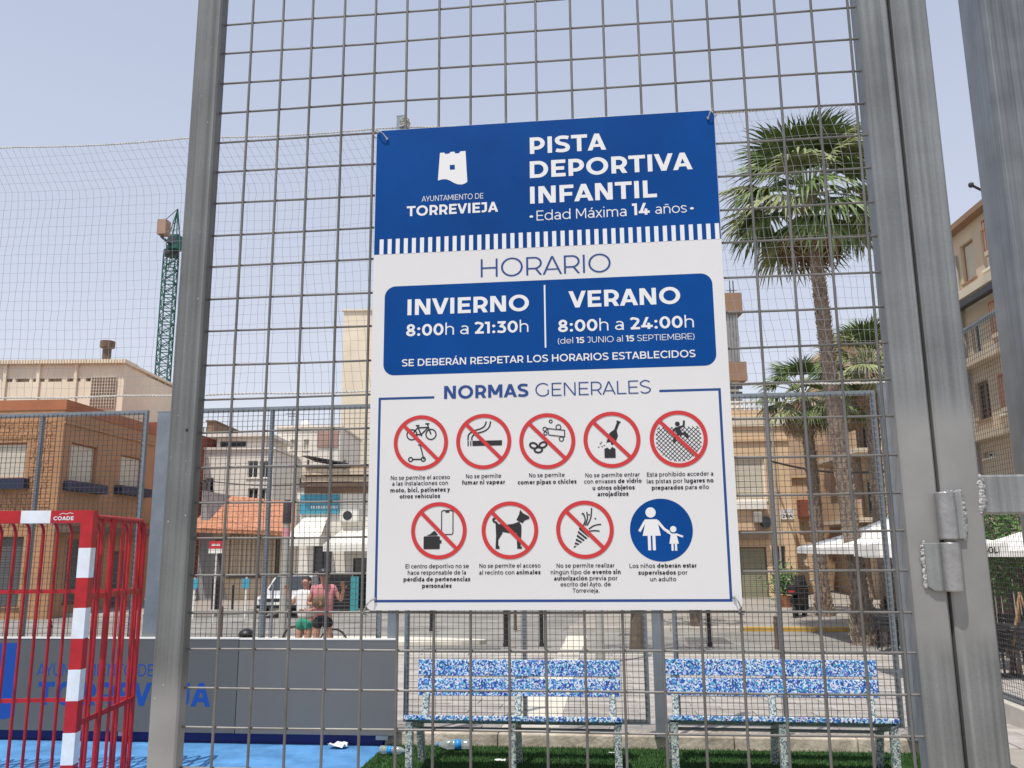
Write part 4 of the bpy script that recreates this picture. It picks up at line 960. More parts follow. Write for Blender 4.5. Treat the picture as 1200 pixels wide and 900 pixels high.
# ================================================================== goal
gA = atD(103, 598, 5.9); zt_g = gA.z
dirD = ray(548, 640); dirD.z = 0; dirD.normalize(); dirX = Vector((dirD.y, -dirD.x, 0))
goal = thing('handball_goal', 'red and white striped metal goal at the left edge', 'goal', (gA.x, gA.y, 0))
def GP(u, v, z): return gA * 1 + dirX * u + dirD * v + Vector((0, 0, z - gA.z))
hw = .04
def gbox(u0, u1, v0, v1, z0, z1): return [GP(u0, v0, z0), GP(u1, v0, z0), GP(u1, v1, z0), GP(u0, v1, z0), GP(u0, v0, z1), GP(u1, v0, z1), GP(u1, v1, z1), GP(u0, v1, z1)]
seg = .198; gw = 3.0; post_u0, post_u1 = -.04, .04
z = zt_g; k = 0
first = zt_g - atD(109, 642, 5.93).z
mb = MB(); mb.hexa(gbox(post_u0, post_u1, 0, .08, zt_g - first, zt_g)); up_ = mb.build('upright', M['goal_red'], goal)
z = zt_g - first; k = 1
while z > .02:
    z2 = max(z - seg, .0); mb = MB(); mb.hexa(gbox(post_u0, post_u1, 0, .08, z2, z)); mb.build('stripe_band', M['goal_white'] if k % 2 else M['goal_red'], goal); z = z2; k += 1
u = post_u0; k = 0; L0 = .285 - .08
while u > -gw:
    u2 = u - (L0 if k == 0 else seg); mb = MB(); mb.hexa(gbox(u2, u, 0, .08, zt_g - .085, zt_g)); mb.build('crossbar_band', M['goal_red'] if k % 2 == 0 else M['goal_white'], goal); u = u2; k += 1
ul = u
z = zt_g; k = 0
while z > .02:
    z2 = max(z - (first if k == 0 else seg), 0); mb = MB(); mb.hexa(gbox(ul - .08, ul, 0, .08, z2, z)); mb.build('stripe_band', M['goal_red'] if k % 2 == 0 else M['goal_white'], goal); z = z2; k += 1
# maker's lettering on the crossbar end
pp = textpolys([('COADE', .22)], 0, 0, .135, .026); mb = MB()
for j, p in enumerate(pp): mb.add([GP(-.255 + .03 + a, -.0008 - .00004 * (j % 7), zt_g - .066 + c) for a, c in p], [tuple(range(len(p)))])
for j, p in enumerate(ribbon(spline([(.04, .037), (.06, .047), (.085, .042), (.105, .049), (.13, .044)]), .004)): mb.add([GP(-.225 + a, -.0008, zt_g - .066 + c) for a, c in p], [tuple(range(len(p)))])
mb.build('maker_lettering', M['letter_white'], goal)
D_ = 1.0; rb2 = .0115; zt2 = zt_g - .05; zr1, zr2 = 1.38, .57
def curved(u): 
    P_ = [GP(u, .08, zt2)]
    P_ += [GP(u, D_ - .10, zt2)]
    for q in range(1, 6): a = R(90 - 18 * q); P_.append(GP(u, D_ - .10 + .10 * math.cos(a), zt2 - .10 + .10 * math.sin(a)))
    return P_ + [GP(u, D_, .01)]
u = post_u0 + .04; ubars = []
while u > ul - .02: ubars.append(u); u -= .108
for uu in ubars:
    mb = MB(); mb.tube(curved(uu), rb2, 8); mb.build('rear_bar', M['goal_red'], goal, True)
for zz_ in (zr1, zr2):
    mb = MB(); mb.bar(GP(ul, D_, zz_), GP(.02, D_, zz_), .012, .03); mb.build('rear_rail', M['goal_red'], goal)
    for us in (0.03, ul - .04):
        mb = MB(); mb.bar(GP(us, .08, zz_), GP(us, D_, zz_), .012, .035); mb.build('side_rail', M['goal_red'], goal)
for us in (0.03, ul - .04):
    mb = MB(); mb.tube([GP(us, .08, zt2 + .01), GP(us, D_ - .1, zt2 + .01), GP(us, D_ - .03, zt2 - .02), GP(us, D_, zt2 - .1), GP(us, D_, .01)], .015, 8); mb.build('side_frame', M['goal_red'], goal, True)
    for v in (.2, .36, .40, .55, .7, .86):
        mb = MB(); mb.tube([GP(us, v, .02), GP(us, v, zt2 + .01)], .011 if v != .36 else .018, 8); mb.build('side_bar', M['goal_red'], goal, True)

# ================================================================== buildings
class Facade:
    """a wall plane: origin at the ground, direction t along the wall, n = outward normal (towards the camera)"""
    def __init__(s, px, d, vpx=None, yaw=None):
        p = atD(px, 640, d); s.o = Vector((p.x, p.y, 0)); s.gz = ground(p.y)
        if vpx is not None: t = ray(vpx, 640); t.z = 0; s.t = t.normalized()
        else: t = rotv(_rt, yaw); t.z = 0; s.t = t.normalized()
        n = Vector((s.t.y, -s.t.x, 0)); s.n = n if n.dot(CAM - s.o) > 0 else -n
    def uz(s, px, py):
        r = ray(px, py); k = (s.o - CAM).dot(s.n) / r.dot(s.n); P = CAM + r * k; return (P - s.o).dot(s.t), P.z
    def P(s, u, z, o=0): v = s.o + s.t * u + s.n * o; return Vector((v.x, v.y, z))
    def box(s, mb, u0, u1, z0, z1, o0, o1):
        return mb.hexa([s.P(u0, z0, o1), s.P(u1, z0, o1), s.P(u1, z0, o0), s.P(u0, z0, o0), s.P(u0, z1, o1), s.P(u1, z1, o1), s.P(u1, z1, o0), s.P(u0, z1, o0)])
    def rect(s, x0, y0, x1, y1):
        """pixel box to wall rectangle (u0, u1, z0, z1)"""
        a, b, c, d = s.uz(x0, y0), s.uz(x1, y0), s.uz(x0, y1), s.uz(x1, y1)
        u0, u1 = sorted(((a[0] + c[0]) / 2, (b[0] + d[0]) / 2)); z1, z0 = (a[1] + b[1]) / 2, (c[1] + d[1]) / 2; return u0, u1, z0, z1
    def wall(s, name, m, par, u0, u1, z0, z1, holes=(), th=.28, out=0):
        """a slab with real openings"""
        us = sorted({u0, u1} | {min(max(h[k], u0), u1) for h in holes for k in (0, 1)}); zs = sorted({z0, z1} | {min(max(h[k], z0), z1) for h in holes for k in (2, 3)})
        mb = MB(); ids = {}
        def inh(a, b): return any(h[0] - 1e-6 < a < h[1] + 1e-6 and h[2] - 1e-6 < b < h[3] + 1e-6 for h in holes)
        nu, nz = len(us) - 1, len(zs) - 1
        solid = [[not inh((us[i] + us[i + 1]) / 2, (zs[j] + zs[j + 1]) / 2) for j in range(nz)] for i in range(nu)]
        def vid(i, j, k):
            if (i, j, k) not in ids: ids[i, j, k] = len(mb.v); mb.v.append(tuple(s.P(us[i], zs[j], out if k == 0 else out - th)))
            return ids[i, j, k]
        def sol(i, j): return 0 <= i < nu and 0 <= j < nz and solid[i][j]
        for i in range(nu):
            for j in range(nz):
                if not solid[i][j]: continue
                mb.f.append((vid(i, j, 0), vid(i + 1, j, 0), vid(i + 1, j + 1, 0), vid(i, j + 1, 0)))
                mb.f.append((vid(i, j + 1, 1), vid(i + 1, j + 1, 1), vid(i + 1, j, 1), vid(i, j, 1)))
                if not sol(i - 1, j): mb.f.append((vid(i, j, 0), vid(i, j + 1, 0), vid(i, j + 1, 1), vid(i, j, 1)))
                if not sol(i + 1, j): mb.f.append((vid(i + 1, j, 1), vid(i + 1, j + 1, 1), vid(i + 1, j + 1, 0), vid(i + 1, j, 0)))
                if not sol(i, j - 1): mb.f.append((vid(i, j, 1), vid(i + 1, j, 1), vid(i + 1, j, 0), vid(i, j, 0)))
                if not sol(i, j + 1): mb.f.append((vid(i, j + 1, 0), vid(i + 1, j + 1, 0), vid(i + 1, j + 1, 1), vid(i, j + 1, 1)))
        return mb.build(name, m, par)
def window(F, par, h, kind='shutter', frame='frame_white', box=None, sill=True, slats=True):
    u0, u1, z0, z1 = h; f = MB(); w = min(.06, (u1 - u0) * .08); o0, o1 = -.20, -.12
    F.box(f, u0 + .002, u0 + w, z0 + .002, z1 - .002, o0, o1); F.box(f, u1 - w, u1 - .002, z0 + .002, z1 - .002, o0, o1)
    F.box(f, u0 + w + .001, u1 - w - .001, z1 - w, z1 - .002, o0, o1); F.box(f, u0 + w + .001, u1 - w - .001, z0 + .002, z0 + w, o0, o1)
    if kind == 'glass': um = (u0 + u1) / 2; F.box(f, um - w * .5, um + w * .5, z0 + w + .001, z1 - w - .001, o0, o1)
    W = f.build('window', M[frame], par)
    g = MB()
    if kind == 'glass': F.box(g, u0 + w, u1 - w, z0 + w, z1 - w, -.18, -.165); g.build('pane', M['glass_dark'], W)
    else:
        zz = z0 + w; F.box(g, u0 + w, u1 - w, z0 + w, z1 - w, -.19, -.155)
        if slats:
            st = max(.05, (z1 - z0) / 26)
            while zz < z1 - w - st * .3: F.box(g, u0 + w + .002, u1 - w - .002, zz + st * .1, zz + st * .88, -.154, -.135); zz += st
        g.build('blind', M[kind], W)
    if sill: s_ = MB(); F.box(s_, u0 - .06, u1 + .06, z0 - .07, z0 - .003, -.1, .06); s_.build('sill', M[frame], W)
    return W
def rail(F, par, u0, u1, z0, z1, out, m, name='balcony_rail', n=None):
    mb = MB(); n = n or max(3, int((u1 - u0) / .14))
    F.box(mb, u0, u1, z1 - .04, z1, out - .02, out + .02); F.box(mb, u0, u1, z0, z0 + .03, out - .02, out + .02)
    for k in range(n + 1):
        u = u0 + (u1 - u0) * k / n; F.box(mb, u - .009, u + .009, z0 + .031, z1 - .041, out - .009, out + .009)
    return mb.build(name, M[m], par, kind='stuff')
def bthing(name, lab, F, cat='building', group=None):
    return thing(name, lab, cat, (F.o.x, F.o.y, F.gz), group)

# ---- orange corner building, left
FR = Facade(62, 34, vpx=655); FL = Facade(62, 34, yaw=0); FL.t = -FR.n.cross(Vector((0, 0, 1))) if False else Vector((-FR.t.y, FR.t.x, 0)) * 1.0
FL.t = FL.t if FL.t.dot(_rt) < 0 else -FL.t; n_ = Vector((FL.t.y, -FL.t.x, 0)); FL.n = n_ if n_.dot(CAM - FL.o) > 0 else -n_
ob = bthing('orange_building', 'orange rendered corner building with navy window boxes behind the goal', FR)
g0 = FR.gz - .1; zt = FR.uz(62, 476)[1]; zr = FR.uz(62, 463)[1]; ue = FR.uz(176, 600)[0]
hs = [FR.rect(82, 521, 113, 566), FR.rect(140, 535, 166, 571)]
gs = [(1.0, 3.6, g0 + .6, g0 + 3.1), (4.6, 6.2, g0, g0 + 2.6), (7.4, ue - .6, g0 + .6, g0 + 3.1)]
zl = FR.uz(62, 600)[1]
FR.wall('wall', M['orange_wall'], ob, .0, ue, g0, zt, hs + gs)
for h in hs: window(FR, ob, h, 'shutter', 'terracotta', sill=False)
for h in gs: window(FR, ob, h, 'shutter_grey', 'brown_dark')
for h in hs:
    mb = MB(); FR.box(mb, h[0] - .35, h[1] + .45, h[2] - .40, h[2] - .02, .0, .36); w = mb.build('window_box', M['navy_box'], ob)
for k, z in enumerate((zt - .55, g0 + 3.9)): mb = MB(); FR.box(mb, 0, ue, z, z + .12, .003, .07); mb.build('cornice', M['orange_wall'], ob)
hl = [FL.rect(-8, 519, 30, 561), FL.rect(-90, 519, -60, 561)]; gl = [(1.2, 4.2, g0 + .5, g0 + 3.2), (5.4, 8.4, g0 + .5, g0 + 3.2)]
FL.wall('wall', M['orange_stone'], ob, .285, 12, g0, zt, hl + gl)
for h in hl:
    window(FL, ob, h, 'shutter', 'terracotta', sill=False)
    mb = MB(); FL.box(mb, h[0] - .25, h[1] + .35, h[2] - .42, h[2] - .02, 0, .36); mb.build('window_box', M['navy_box'], ob)
for h in gl: window(FL, ob, h, 'shutter_grey', 'brown_dark')
# rough stone facing, each stone its own relief
mb = MB(); rs = random.Random(8); z = g0 + 3.6
while z < zt - .5:
    u = .3; hh = rs.uniform(.10, .16)
    while u < 8.5:
        w = rs.uniform(.12, .26)
        if not any(h[0] - .1 < u + w and u < h[1] + .1 and h[2] - .5 < z + hh and z < h[3] + .1 for h in hl):
            FL.box(mb, u, min(u + w - .02, 8.6), z, z + hh - .02, .003, rs.uniform(.012, .045))
        u += w
    z += hh
mb.build('stone_facing', M['orange_stone'], ob, kind='stuff')
bod = MB(); A = [FR.P(.0, g0, -.3), FR.P(ue, g0, -.3)]
bod.prism([FR.P(.3, g0, -.29), FR.P(ue - .001, g0, -.29), FR.P(ue - .001, g0, -12), FR.P(.3, g0, -12)], (0, 0, zt - g0 - .02)); bod.build('core', M['orange_wall'], ob)
mb = MB(); ro = .55
mb.prism([FR.P(-.03, zt, .05), FR.P(ue + .1, zt, .05), FR.P(ue + .1, zt, -12.2), FR.P(-.05, zt, -12.2)], (0, 0, .12)); mb.build('roof_slab', M['terracotta'], ob)
mb = MB(); mb.prism([FR.P(.02, zt + .12, .02), FR.P(ue, zt + .12, .02), FR.P(ue, zt + .12, -12), FR.P(.02, zt + .12, -12)], (0, 0, max(.2, zr - zt - .12))); mb.build('parapet', M['terracotta'], ob)
mb = MB(); FR.box(mb, 0, ue, g0 + 3.35, g0 + 3.6, .003, .7); mb.build('canopy', M['brown_dark'], ob)
# next houses down that street, behind the left steel post
FB = Facade(178, 46, vpx=655); hb = bthing('terraced_house', 'dull red and beige terraced house past the orange building', FB); g1 = FB.gz - .1
zz = FB.uz(178, 470)[1]; hh = [(1.2, 2.4, g1 + 4.2, g1 + 5.8), (4.4, 5.6, g1 + 4.2, g1 + 5.8), (1.2, 2.4, g1 + 1, g1 + 2.8), (4.2, 5.6, g1, g1 + 2.6)]
FB.wall('wall', M['rust'], hb, 0, 9, g1, min(zz, g1 + 9.5), hh)
for h in hh: window(FB, hb, h, 'shutter_grey' if h[2] < g1 + 3 else 'shutter', 'frame_white')
mb = MB(); mb.prism([FB.P(0, g1, -.29), FB.P(9, g1, -.29), FB.P(9, g1, -9), FB.P(0, g1, -9)], (0, 0, min(zz - g1, 9.5))); mb.build('core', M['rust'], hb)
# ---- beige building behind the orange one
F1 = Facade(130, 50, yaw=0); F2 = Facade(130, 50, vpx=560)
bb = bthing('beige_building', 'cream flat-roofed building with a breeze-block screen and roof pipe behind the orange one', F1); g2 = -.9
zt2_ = F1.uz(130, 421)[1]; u_l = F1.uz(-150, 500)[0]; oph = [(F1.uz(a, 450)[0], F1.uz(b, 450)[0], F1.uz(100, 447)[1], F1.uz(100, 443)[1]) for a, b in ((2, 14), (18, 34), (38, 52), (56, 72), (78, 94), (100, 106))]
F1.wall('wall', M['cream2'], bb, u_l, 0, g2, zt2_ - .3, oph, .3)
mb = MB(); F1.box(mb, u_l, -.01, g2, zt2_ - .4, -9, -.4); mb.build('core', M['cream2'], bb)
mb = MB()
for k in range(90):
    u = u_l + (0.2 - u_l) * k / 90; F1.box(mb, u, u + (0.2 - u_l) / 90 * .62, zt2_ - .3, zt2_ - .12 + .06, -1.5, .35)
F1.box(mb, u_l, .15, zt2_ - .28, zt2_ - .14, -9, .3); mb.build('corrugated_edge', M['cream2'], bb, kind='stuff')
for px in (5, 44, 88): u = F1.uz(px, 460)[0]; mb = MB(); F1.box(mb, u - .09, u + .09, g2, zt2_ - .3, .003, .14); mb.build('pilaster', M['cream2'], bb)
r = F1.rect(107, 442, 136, 479); mb = MB(); F1.box(mb, r[0], r[1], r[2], r[3], .06, .12); scr = mb.build('block_screen', M['cream'], bb)
nxk, nzk = 9, 10; du, dz_ = (r[1] - r[0]) / nxk, (r[3] - r[2]) / nzk; cm = MB(); cm.box(-du * .32, du * .32, -.02, .02, -dz_ * .32, dz_ * .32); cme = cm.mesh('screen_opening'); cme.materials.append(M['brown_dark'])
for i in range(nxk):
    for j in range(nzk):
        p = F1.P(r[0] + du * (i + .5), r[2] + dz_ * (j + .5), .13) - wloc(scr); inst('screen_opening', cme, scr, p, (0, 0, math.atan2(F1.t.y, F1.t.x)))
w2 = F2.uz(168, 500)[0]; mb = MB(); F2.box(mb, .31, w2, g2, F2.uz(150, 424)[1], -.3, 0); mb.build('side_wall', M['cream2'], bb)
p = F1.P(F1.uz(104, 440)[0], 0, -2); zb_, zt_ = zt2_ - .3, F1.uz(104, 391)[1]; mb = MB(); mb.lathe((p.x, p.y, 0), [(.26, zb_), (.26, zt_ - .45), (.44, zt_ - .4), (.44, zt_), (.3, zt_ + .02)], 12); mb.build('roof_pipe', M['brown_dark'], bb, True)
# ---- tower crane
cd = 118; cb = atD(188, 480, cd); cr = thing('tower_crane', 'green lattice tower crane rising behind the beige roof', 'crane', (cb.x, cb.y, -.8))
ctop = atD(202, 300, cd).z; hwid = .82; nsec = 22; sh_ = (ctop + .8) / nsec
ms = MB()
for sx_ in (-1, 1):
    for sy_ in (-1, 1): ms.bar((sx_ * hwid, sy_ * hwid, 0), (sx_ * hwid, sy_ * hwid, sh_), .16, .16, (0, 1, 0))
for q in range(4):
    a = [(-1, -1), (1, -1), (1, 1), (-1, 1)][q]; b = [(1, -1), (1, 1), (-1, 1), (-1, -1)][q]; a = (a[0] * hwid, a[1] * hwid); b = (b[0] * hwid, b[1] * hwid)
    ms.bar((*a, 0), (*b, sh_ / 2), .1, .1); ms.bar((*b, sh_ / 2), (*a, sh_), .1, .1); ms.bar((*a, sh_ / 2), (*b, sh_ / 2), .08, .08); ms.bar((*a, .03), (*b, .03), .12, .12)
mse = ms.mesh('mast_section'); mse.materials.append(M['crane_green'])
for k in range(nsec): inst('mast_section', mse, cr, (0, 0, k * sh_), (0, 0, R(12)))
T0 = Vector((cb.x, cb.y, ctop))
mb = MB(); mb.lathe((T0.x, T0.y, T0.z), [(1.1, 0), (1.1, .8), (.8, .9), (.8, 1.5)], 14); mb.build('slewing_ring', M['metal_dark'], cr)
mb = MB(); mb.bevbox(T0.x + .2, T0.x + 1.7, T0.y - 1.6, T0.y, T0.z + .6, T0.z + 2.7, .1); cbm = mb.build('cab', M['crane_green'], cr); mb = MB(); mb.box(T0.x + .35, T0.x + 1.55, T0.y - 1.63, T0.y - 1.605, T0.z + 1.3, T0.z + 2.4); mb.build('cab_window', M['glass_dark'], cbm)
pk = T0 + Vector((.5, 0, 7.2)); mb = MB()
for dx in (-.6, 1.0):
    for dy in (-.6, .6): mb.bar(T0 + Vector((dx, dy, 1.5)), pk, .14, .14)
for k in range(1, 5): t = k / 5; w = .8 * (1 - t); c = (T0 + Vector((.2, 0, 1.5))).lerp(pk, t); mb.bar(c + Vector((-w, -.1, 0)), c + Vector((w, .1, .4)), .08, .08)
mb.build('tower_peak', M['crane_green'], cr)
cw = atD(192, 266, cd - 6); arm = MB()
for dy in (-.5, .5): arm.bar(T0 + Vector((0, dy, 1.6)), cw + Vector((0, dy, -1.6)), .22, .22)
for k in range(9): t = k / 9; a = (T0 + Vector((0, 0, 1.6))).lerp(cw + Vector((0, 0, -1.6)), t); arm.bar(a + Vector((0, -.5, 0)), a + Vector((0, .5, 0)), .1, .1)
arm.build('counter_jib', M['metal_dark'], cr)
mb = MB()
for k in range(4): mb.v; mb.hexa([Vector(q) + cw for q in [(-.62, -.7 + k * .36, -1.2), (.62, -.7 + k * .36, -1.2), (.62, -.38 + k * .36, -1.2), (-.62, -.38 + k * .36, -1.2), (-.62, -.7 + k * .36, .9), (.62, -.7 + k * .36, .9), (.62, -.38 + k * .36, .9), (-.62, -.38 + k * .36, .9)]])
mb.build('counterweight', M['crane_brown'], cr)
mb = MB(); mb.tube([pk, cw + Vector((0, 0, .9))], .06, 5); mb.build('pendant_line', M['metal_dark'], cr)
mb = MB(); E_ = T0 + Vector((T0.x, T0.y, 0)).normalized() * 40 + Vector((0, 0, 10))
for o_ in (Vector((-.5, 0, 0)), Vector((.5, 0, 0)), Vector((0, 0, 1.1))): mb.bar(T0 + Vector((.3, .5, 1.8)) + o_, E_ + o_, .14, .14)
mb.build('jib', M['crane_green'], cr)

# ---- white houses in the gap (pixels 230 to 440)
def simple(name, lab, px0, px1, ytop, d, m, holes=(), yaw=0, depth=8, cat='building', kinds=(), cornice=True, base=None, frame='frame_white', sill=True):
    F = Facade(px0, d, yaw=yaw); t = bthing(name, lab, F, cat); g = F.gz - .1 if base is None else base
    u1 = F.uz(px1, 600)[0]; z1 = F.uz((px0 + px1) / 2, ytop)[1]; H = [F.rect(*h[:4]) for h in holes]
    F.wall('wall', M[m], t, 0, u1, g, z1, H)
    for k, (h, hp) in enumerate(zip(H, holes)): window(F, t, h, hp[4] if len(hp) > 4 else 'glass', frame, sill=sill)
    mb = MB(); F.box(mb, .0, u1, g, z1 - .02, -depth, -.285); mb.build('core', M[m], t)
    if cornice: mb = MB(); F.box(mb, -.12, u1 + .12, z1, z1 + .14, -depth - .1, .16); mb.build('roof_edge', M[m], t)
    return F, t, u1, z1
F, t, u1, z1 = simple('white_house', 'white flat-roofed house with a dark roof terrace opening, left of the crowded roofs', 231, 318, 527, 52, 'white_wall', [(290, 540, 302, 560), (304, 540, 317, 560), (290, 572, 302, 594), (304, 572, 317, 594), (240, 560, 250, 578)])
mb = MB(); r = F.rect(253, 514, 311, 527); F.box(mb, r[0], r[1], r[2] + .14, r[3] + .1, -5, -.2); pent = mb.build('roof_terrace', M['white_wall'], t)
r2 = F.rect(257, 516, 287, 527); mb = MB(); F.box(mb, r2[0], r2[1], r2[2] + .2, r2[3] - .05, -.19, -.17); mb.build('terrace_opening', M['black'], pent)
mb = MB(); F.box(mb, r[0] - .5, r[1] + .4, r[3] + .1, r[3] + .3, -5.2, .2); mb.build('terrace_slab', M['white_wall'], t)
for px in (238, 244): p = F.P(F.uz(px, 590)[0], 0, .1); mb = MB(); mb.tube([(p.x, p.y, F.uz(px, 600)[1]), (p.x, p.y, F.uz(px, 566)[1]), (p.x - .25, p.y, F.uz(px, 562)[1])], .09, 8); mb.build('flue_pipe', M['pole_grey'], t)
simple('brown_block', 'distant brown apartment block at the left edge of the wire panel', 234, 245, 494, 90, 'brown_wall', [(236, 500, 239, 506), (240.5, 500, 243.5, 506), (236, 512, 239, 518), (240.5, 512, 243.5, 518)])
F, t, u1, z1 = simple('white_apartments', 'white apartment block with a pink patch and roof aerial beside the tall cream tower', 319, 396, 501, 58, 'white_wall', [(325, 545, 333, 560), (325, 575, 333, 590), (340, 515, 346, 527, 'shutter'), (356, 515, 362, 527, 'shutter'), (350, 560, 358, 572)])
r = F.rect(372, 505, 396, 524); mb = MB(); F.box(mb, r[0], r[1] + .02, r[2], r[3], .003, .08); mb.build('tiled_patch', M['pinkish'], t)
p = F.P(F.uz(333, 500)[0], z1 + .1, -2); mb = MB(); mb.tube([p, p + Vector((0, 0, 1.5))], .04, 6)
for k, w in ((1.4, .35), (1.2, .45), (1.0, .3)): mb.tube([p + Vector((-w, 0, k)), p + Vector((w, 0, k))], .025, 5)
mb.build('aerial', M['metal_dark'], t)
mb = MB(); mb.ball(p + Vector((1.0, 0, .35)), (.35, .12, .35), 10, 6); mb.build('satellite_dish', M['frame_white'], t)
simple('cream_tower', 'tall cream apartment tower rising behind the left side of the rules board', 395, 560, 364, 74, 'cream2', [(x, y, x + 9, y + 12, 'shutter') for x in (448, 470, 492, 514, 536) for y in (380, 410, 440, 470, 500, 530)])
# tile-roofed house
FT = Facade(236, 44, yaw=0); th = bthing('tiled_house', 'low house with a sloping terracotta tile roof left of the cafe', FT); g = FT.gz - .1
u1 = FT.uz(352, 640)[0]; ze = FT.uz(300, 621)[1]; dr = [FT.rect(250, 632, 262, 674), FT.rect(268, 626, 314, 676), FT.rect(322, 630, 328, 676)]
FT.wall('wall', M['beige_wall'], th, 0, u1, g, ze, dr)
for h, k in zip(dr, ('shutter_grey', 'cream', 'glass')): window(FT, th, h, k, 'brown_dark', slats=False)
h = dr[1]; nf = 9; du = (h[1] - h[0]) / nf; mb = MB()
for k in range(nf): mb.lathe((FT.P(h[0] + du * (k + .5), 0, -.1).x, FT.P(h[0] + du * (k + .5), 0, -.1).y, 0), [(du * .36, h[2] + .05), (du * .36, h[3] - .05)], 8)
mb.build('curtain', M['cream'], th, True)
mb = MB(); FT.box(mb, 0, u1, g, ze - .02, -6, -.285); mb.build('core', M['beige_wall'], th)
zrd = FT.uz(300, 590)[1] + .3; a0, a1 = FT.P(-.4, ze - .1, 1.3), FT.P(u1 + .3, ze - .35, 1.3); b0, b1 = FT.P(-.4, zrd + .2, -4.5), FT.P(u1 + .3, zrd - .35, -4.5)
mb = MB(); mb.hexa([a0, a1, b1, b0, a0 + Vector((0, 0, .12)), a1 + Vector((0, 0, .12)), b1 + Vector((0, 0, .12)), b0 + Vector((0, 0, .12))]); rf = mb.build('roof', M['roof_tile'], th)
mb = MB(); nt_ = 52
for k in range(nt_):
    a = a0.lerp(a1, (k + .5) / nt_) + Vector((0, 0, .15)); b = b0.lerp(b1, (k + .5) / nt_) + Vector((0, 0, .15)); mb.tube([a.lerp(b, q / 3) for q in range(4)], .075, 6, True)
mb.build('tile_rows', M['roof_tile'], rf, kind='stuff')
mb = MB(); mb.prism([FT.P(-.1, g, .05), FT.P(1.5, g, .05), FT.P(-.1, zrd + .4, .05)], tuple(FT.n * -5)); mb.build('grey_gable', M['grey_gable'], th)
# ---- corner cafe
FC = Facade(346, 38, yaw=0); cf = bthing('corner_cafe', 'white corner cafe with a blue fascia sign and cream awnings', FC); g = FC.gz - .1
u1 = FC.uz(520, 640)[0]; zt = FC.uz(400, 577)[1]; us_ = FC.uz(353, 600)[0]
op = [FC.rect(366, 640, 388, 713), FC.rect(413, 654, 436, 713), FC.rect(450, 654, 470, 700), FC.rect(485, 654, 505, 700)]
FC.wall('wall', M['white_wall'], cf, 0, u1, g, zt, op)
for h in op: window(FC, cf, h, 'glass', 'metal_dark', sill=False)
mb = MB(); FC.box(mb, 0, u1, g, zt - .02, -7, -.285); mb.build('core', M['white_wall'], cf)
r = FC.rect(353, 580, 398, 602); mb = MB(); FC.box(mb, r[0], r[1], r[2], r[3], .003, .12); fs = mb.build('fascia_sign', M['blue_sign'], cf)
mb = MB()
for k in range(11): u = r[0] + (r[1] - r[0]) * (.26 + .066 * k); FC.box(mb, u, u + .07, r[2] + .22, r[2] + .34, .121, .125)
mb.build('sign_dashes', M['frame_white'], fs, kind='stuff')
r = FC.rect(346, 606, 438, 624)
for (xa, xb, y0_, y1_, nm) in ((344, 384, 607, 640, 'awning'), (388, 446, 622, 646, 'awning')):
    a, b = FC.uz(xa, y0_), FC.uz(xb, y0_); z0_ = FC.uz(xa, y1_)[1]
    mb = MB(); A0, A1 = FC.P(a[0] + .5, a[1], .01), FC.P(b[0], a[1], .01); B0, B1 = FC.P(a[0], z0_ + .25, 1.5), FC.P(b[0], z0_ + .25, 1.5); up3 = Vector((0, 0, .04))
    mb.hexa([B0, B1, A1, A0, B0 + up3, B1 + up3, A1 + up3, A0 + up3]); aw = mb.build('awning', M['awning'], cf)
    mb = MB(); FC.box(mb, a[0], b[0], z0_, z0_ + .245, 1.47, 1.5); mb.build('valance', M['awning'], aw)
for k, (y0_, y1_, o) in enumerate(((550, 557, .35), (559, 565, .25), (567, 571, .5))):
    r = FC.rect(355, y0_, 438, y1_); mb = MB(); FC.box(mb, r[0], r[1], r[2], r[3], -3, o); mb.build('roof_beam', M['beige_wall'] if k < 2 else M['brown_dark'], cf)
r = FC.rect(357, 545, 438, 578); mb = MB(); FC.box(mb, r[0], r[1], r[2], r[3], -3, .0); mb.build('attic', M['brown_wall'], cf)
a, b = FC.uz(362, 536), FC.uz(410, 545); mb = MB()
for k in range(12): ua = a[0] + (b[0] - a[0]) * k / 12; za = a[1] + (b[1] - a[1]) * k / 12; mb.bar(FC.P(ua, za, .6), FC.P(ua + (b[0] - a[0]) / 12 * .9, za - .05, -1.6), .28, .04)
mb.build('tin_roof', M['metal_dark'], cf, kind='stuff')
for px in (363, 386, 405): u = FC.uz(px, 550)[0]; mb = MB(); FC.box(mb, u, u + .07, FC.uz(px, 551)[1], FC.uz(px, 540)[1], .4, .47); mb.build('roof_prop', M['brown_dark'], cf)
r = FC.rect(352, 672, 420, 710); mb = MB(); FC.box(mb, r[0], r[1], g, r[3], 1.6, 1.68); mb.build('windbreak', M['black'], cf)
r = FC.rect(419, 674, 428, 710); mb = MB(); FC.box(mb, r[0], r[1], g, r[3], 1.6, 1.7); mb.build('windbreak_end', M['teal'], cf)
mb = MB()
for k in range(9): r = FC.rect(352, 676, 420, 678); z = g + .15 + k * .14; FC.box(mb, r[0] + .05, r[1] - .05, z, z + .025, 1.681, 1.70)
mb.build('windbreak_slats', M['shutter_grey'], cf, kind='stuff')
# building hidden for the most part by the board
simple('pale_apartments', 'pale apartment house mostly hidden behind the rules board', 560, 780, 480, 50, 'cream', [(x, y, x + 14, y + 20, 'shutter') for x in (580, 620, 660, 700, 740) for y in (500, 545, 600, 650)])

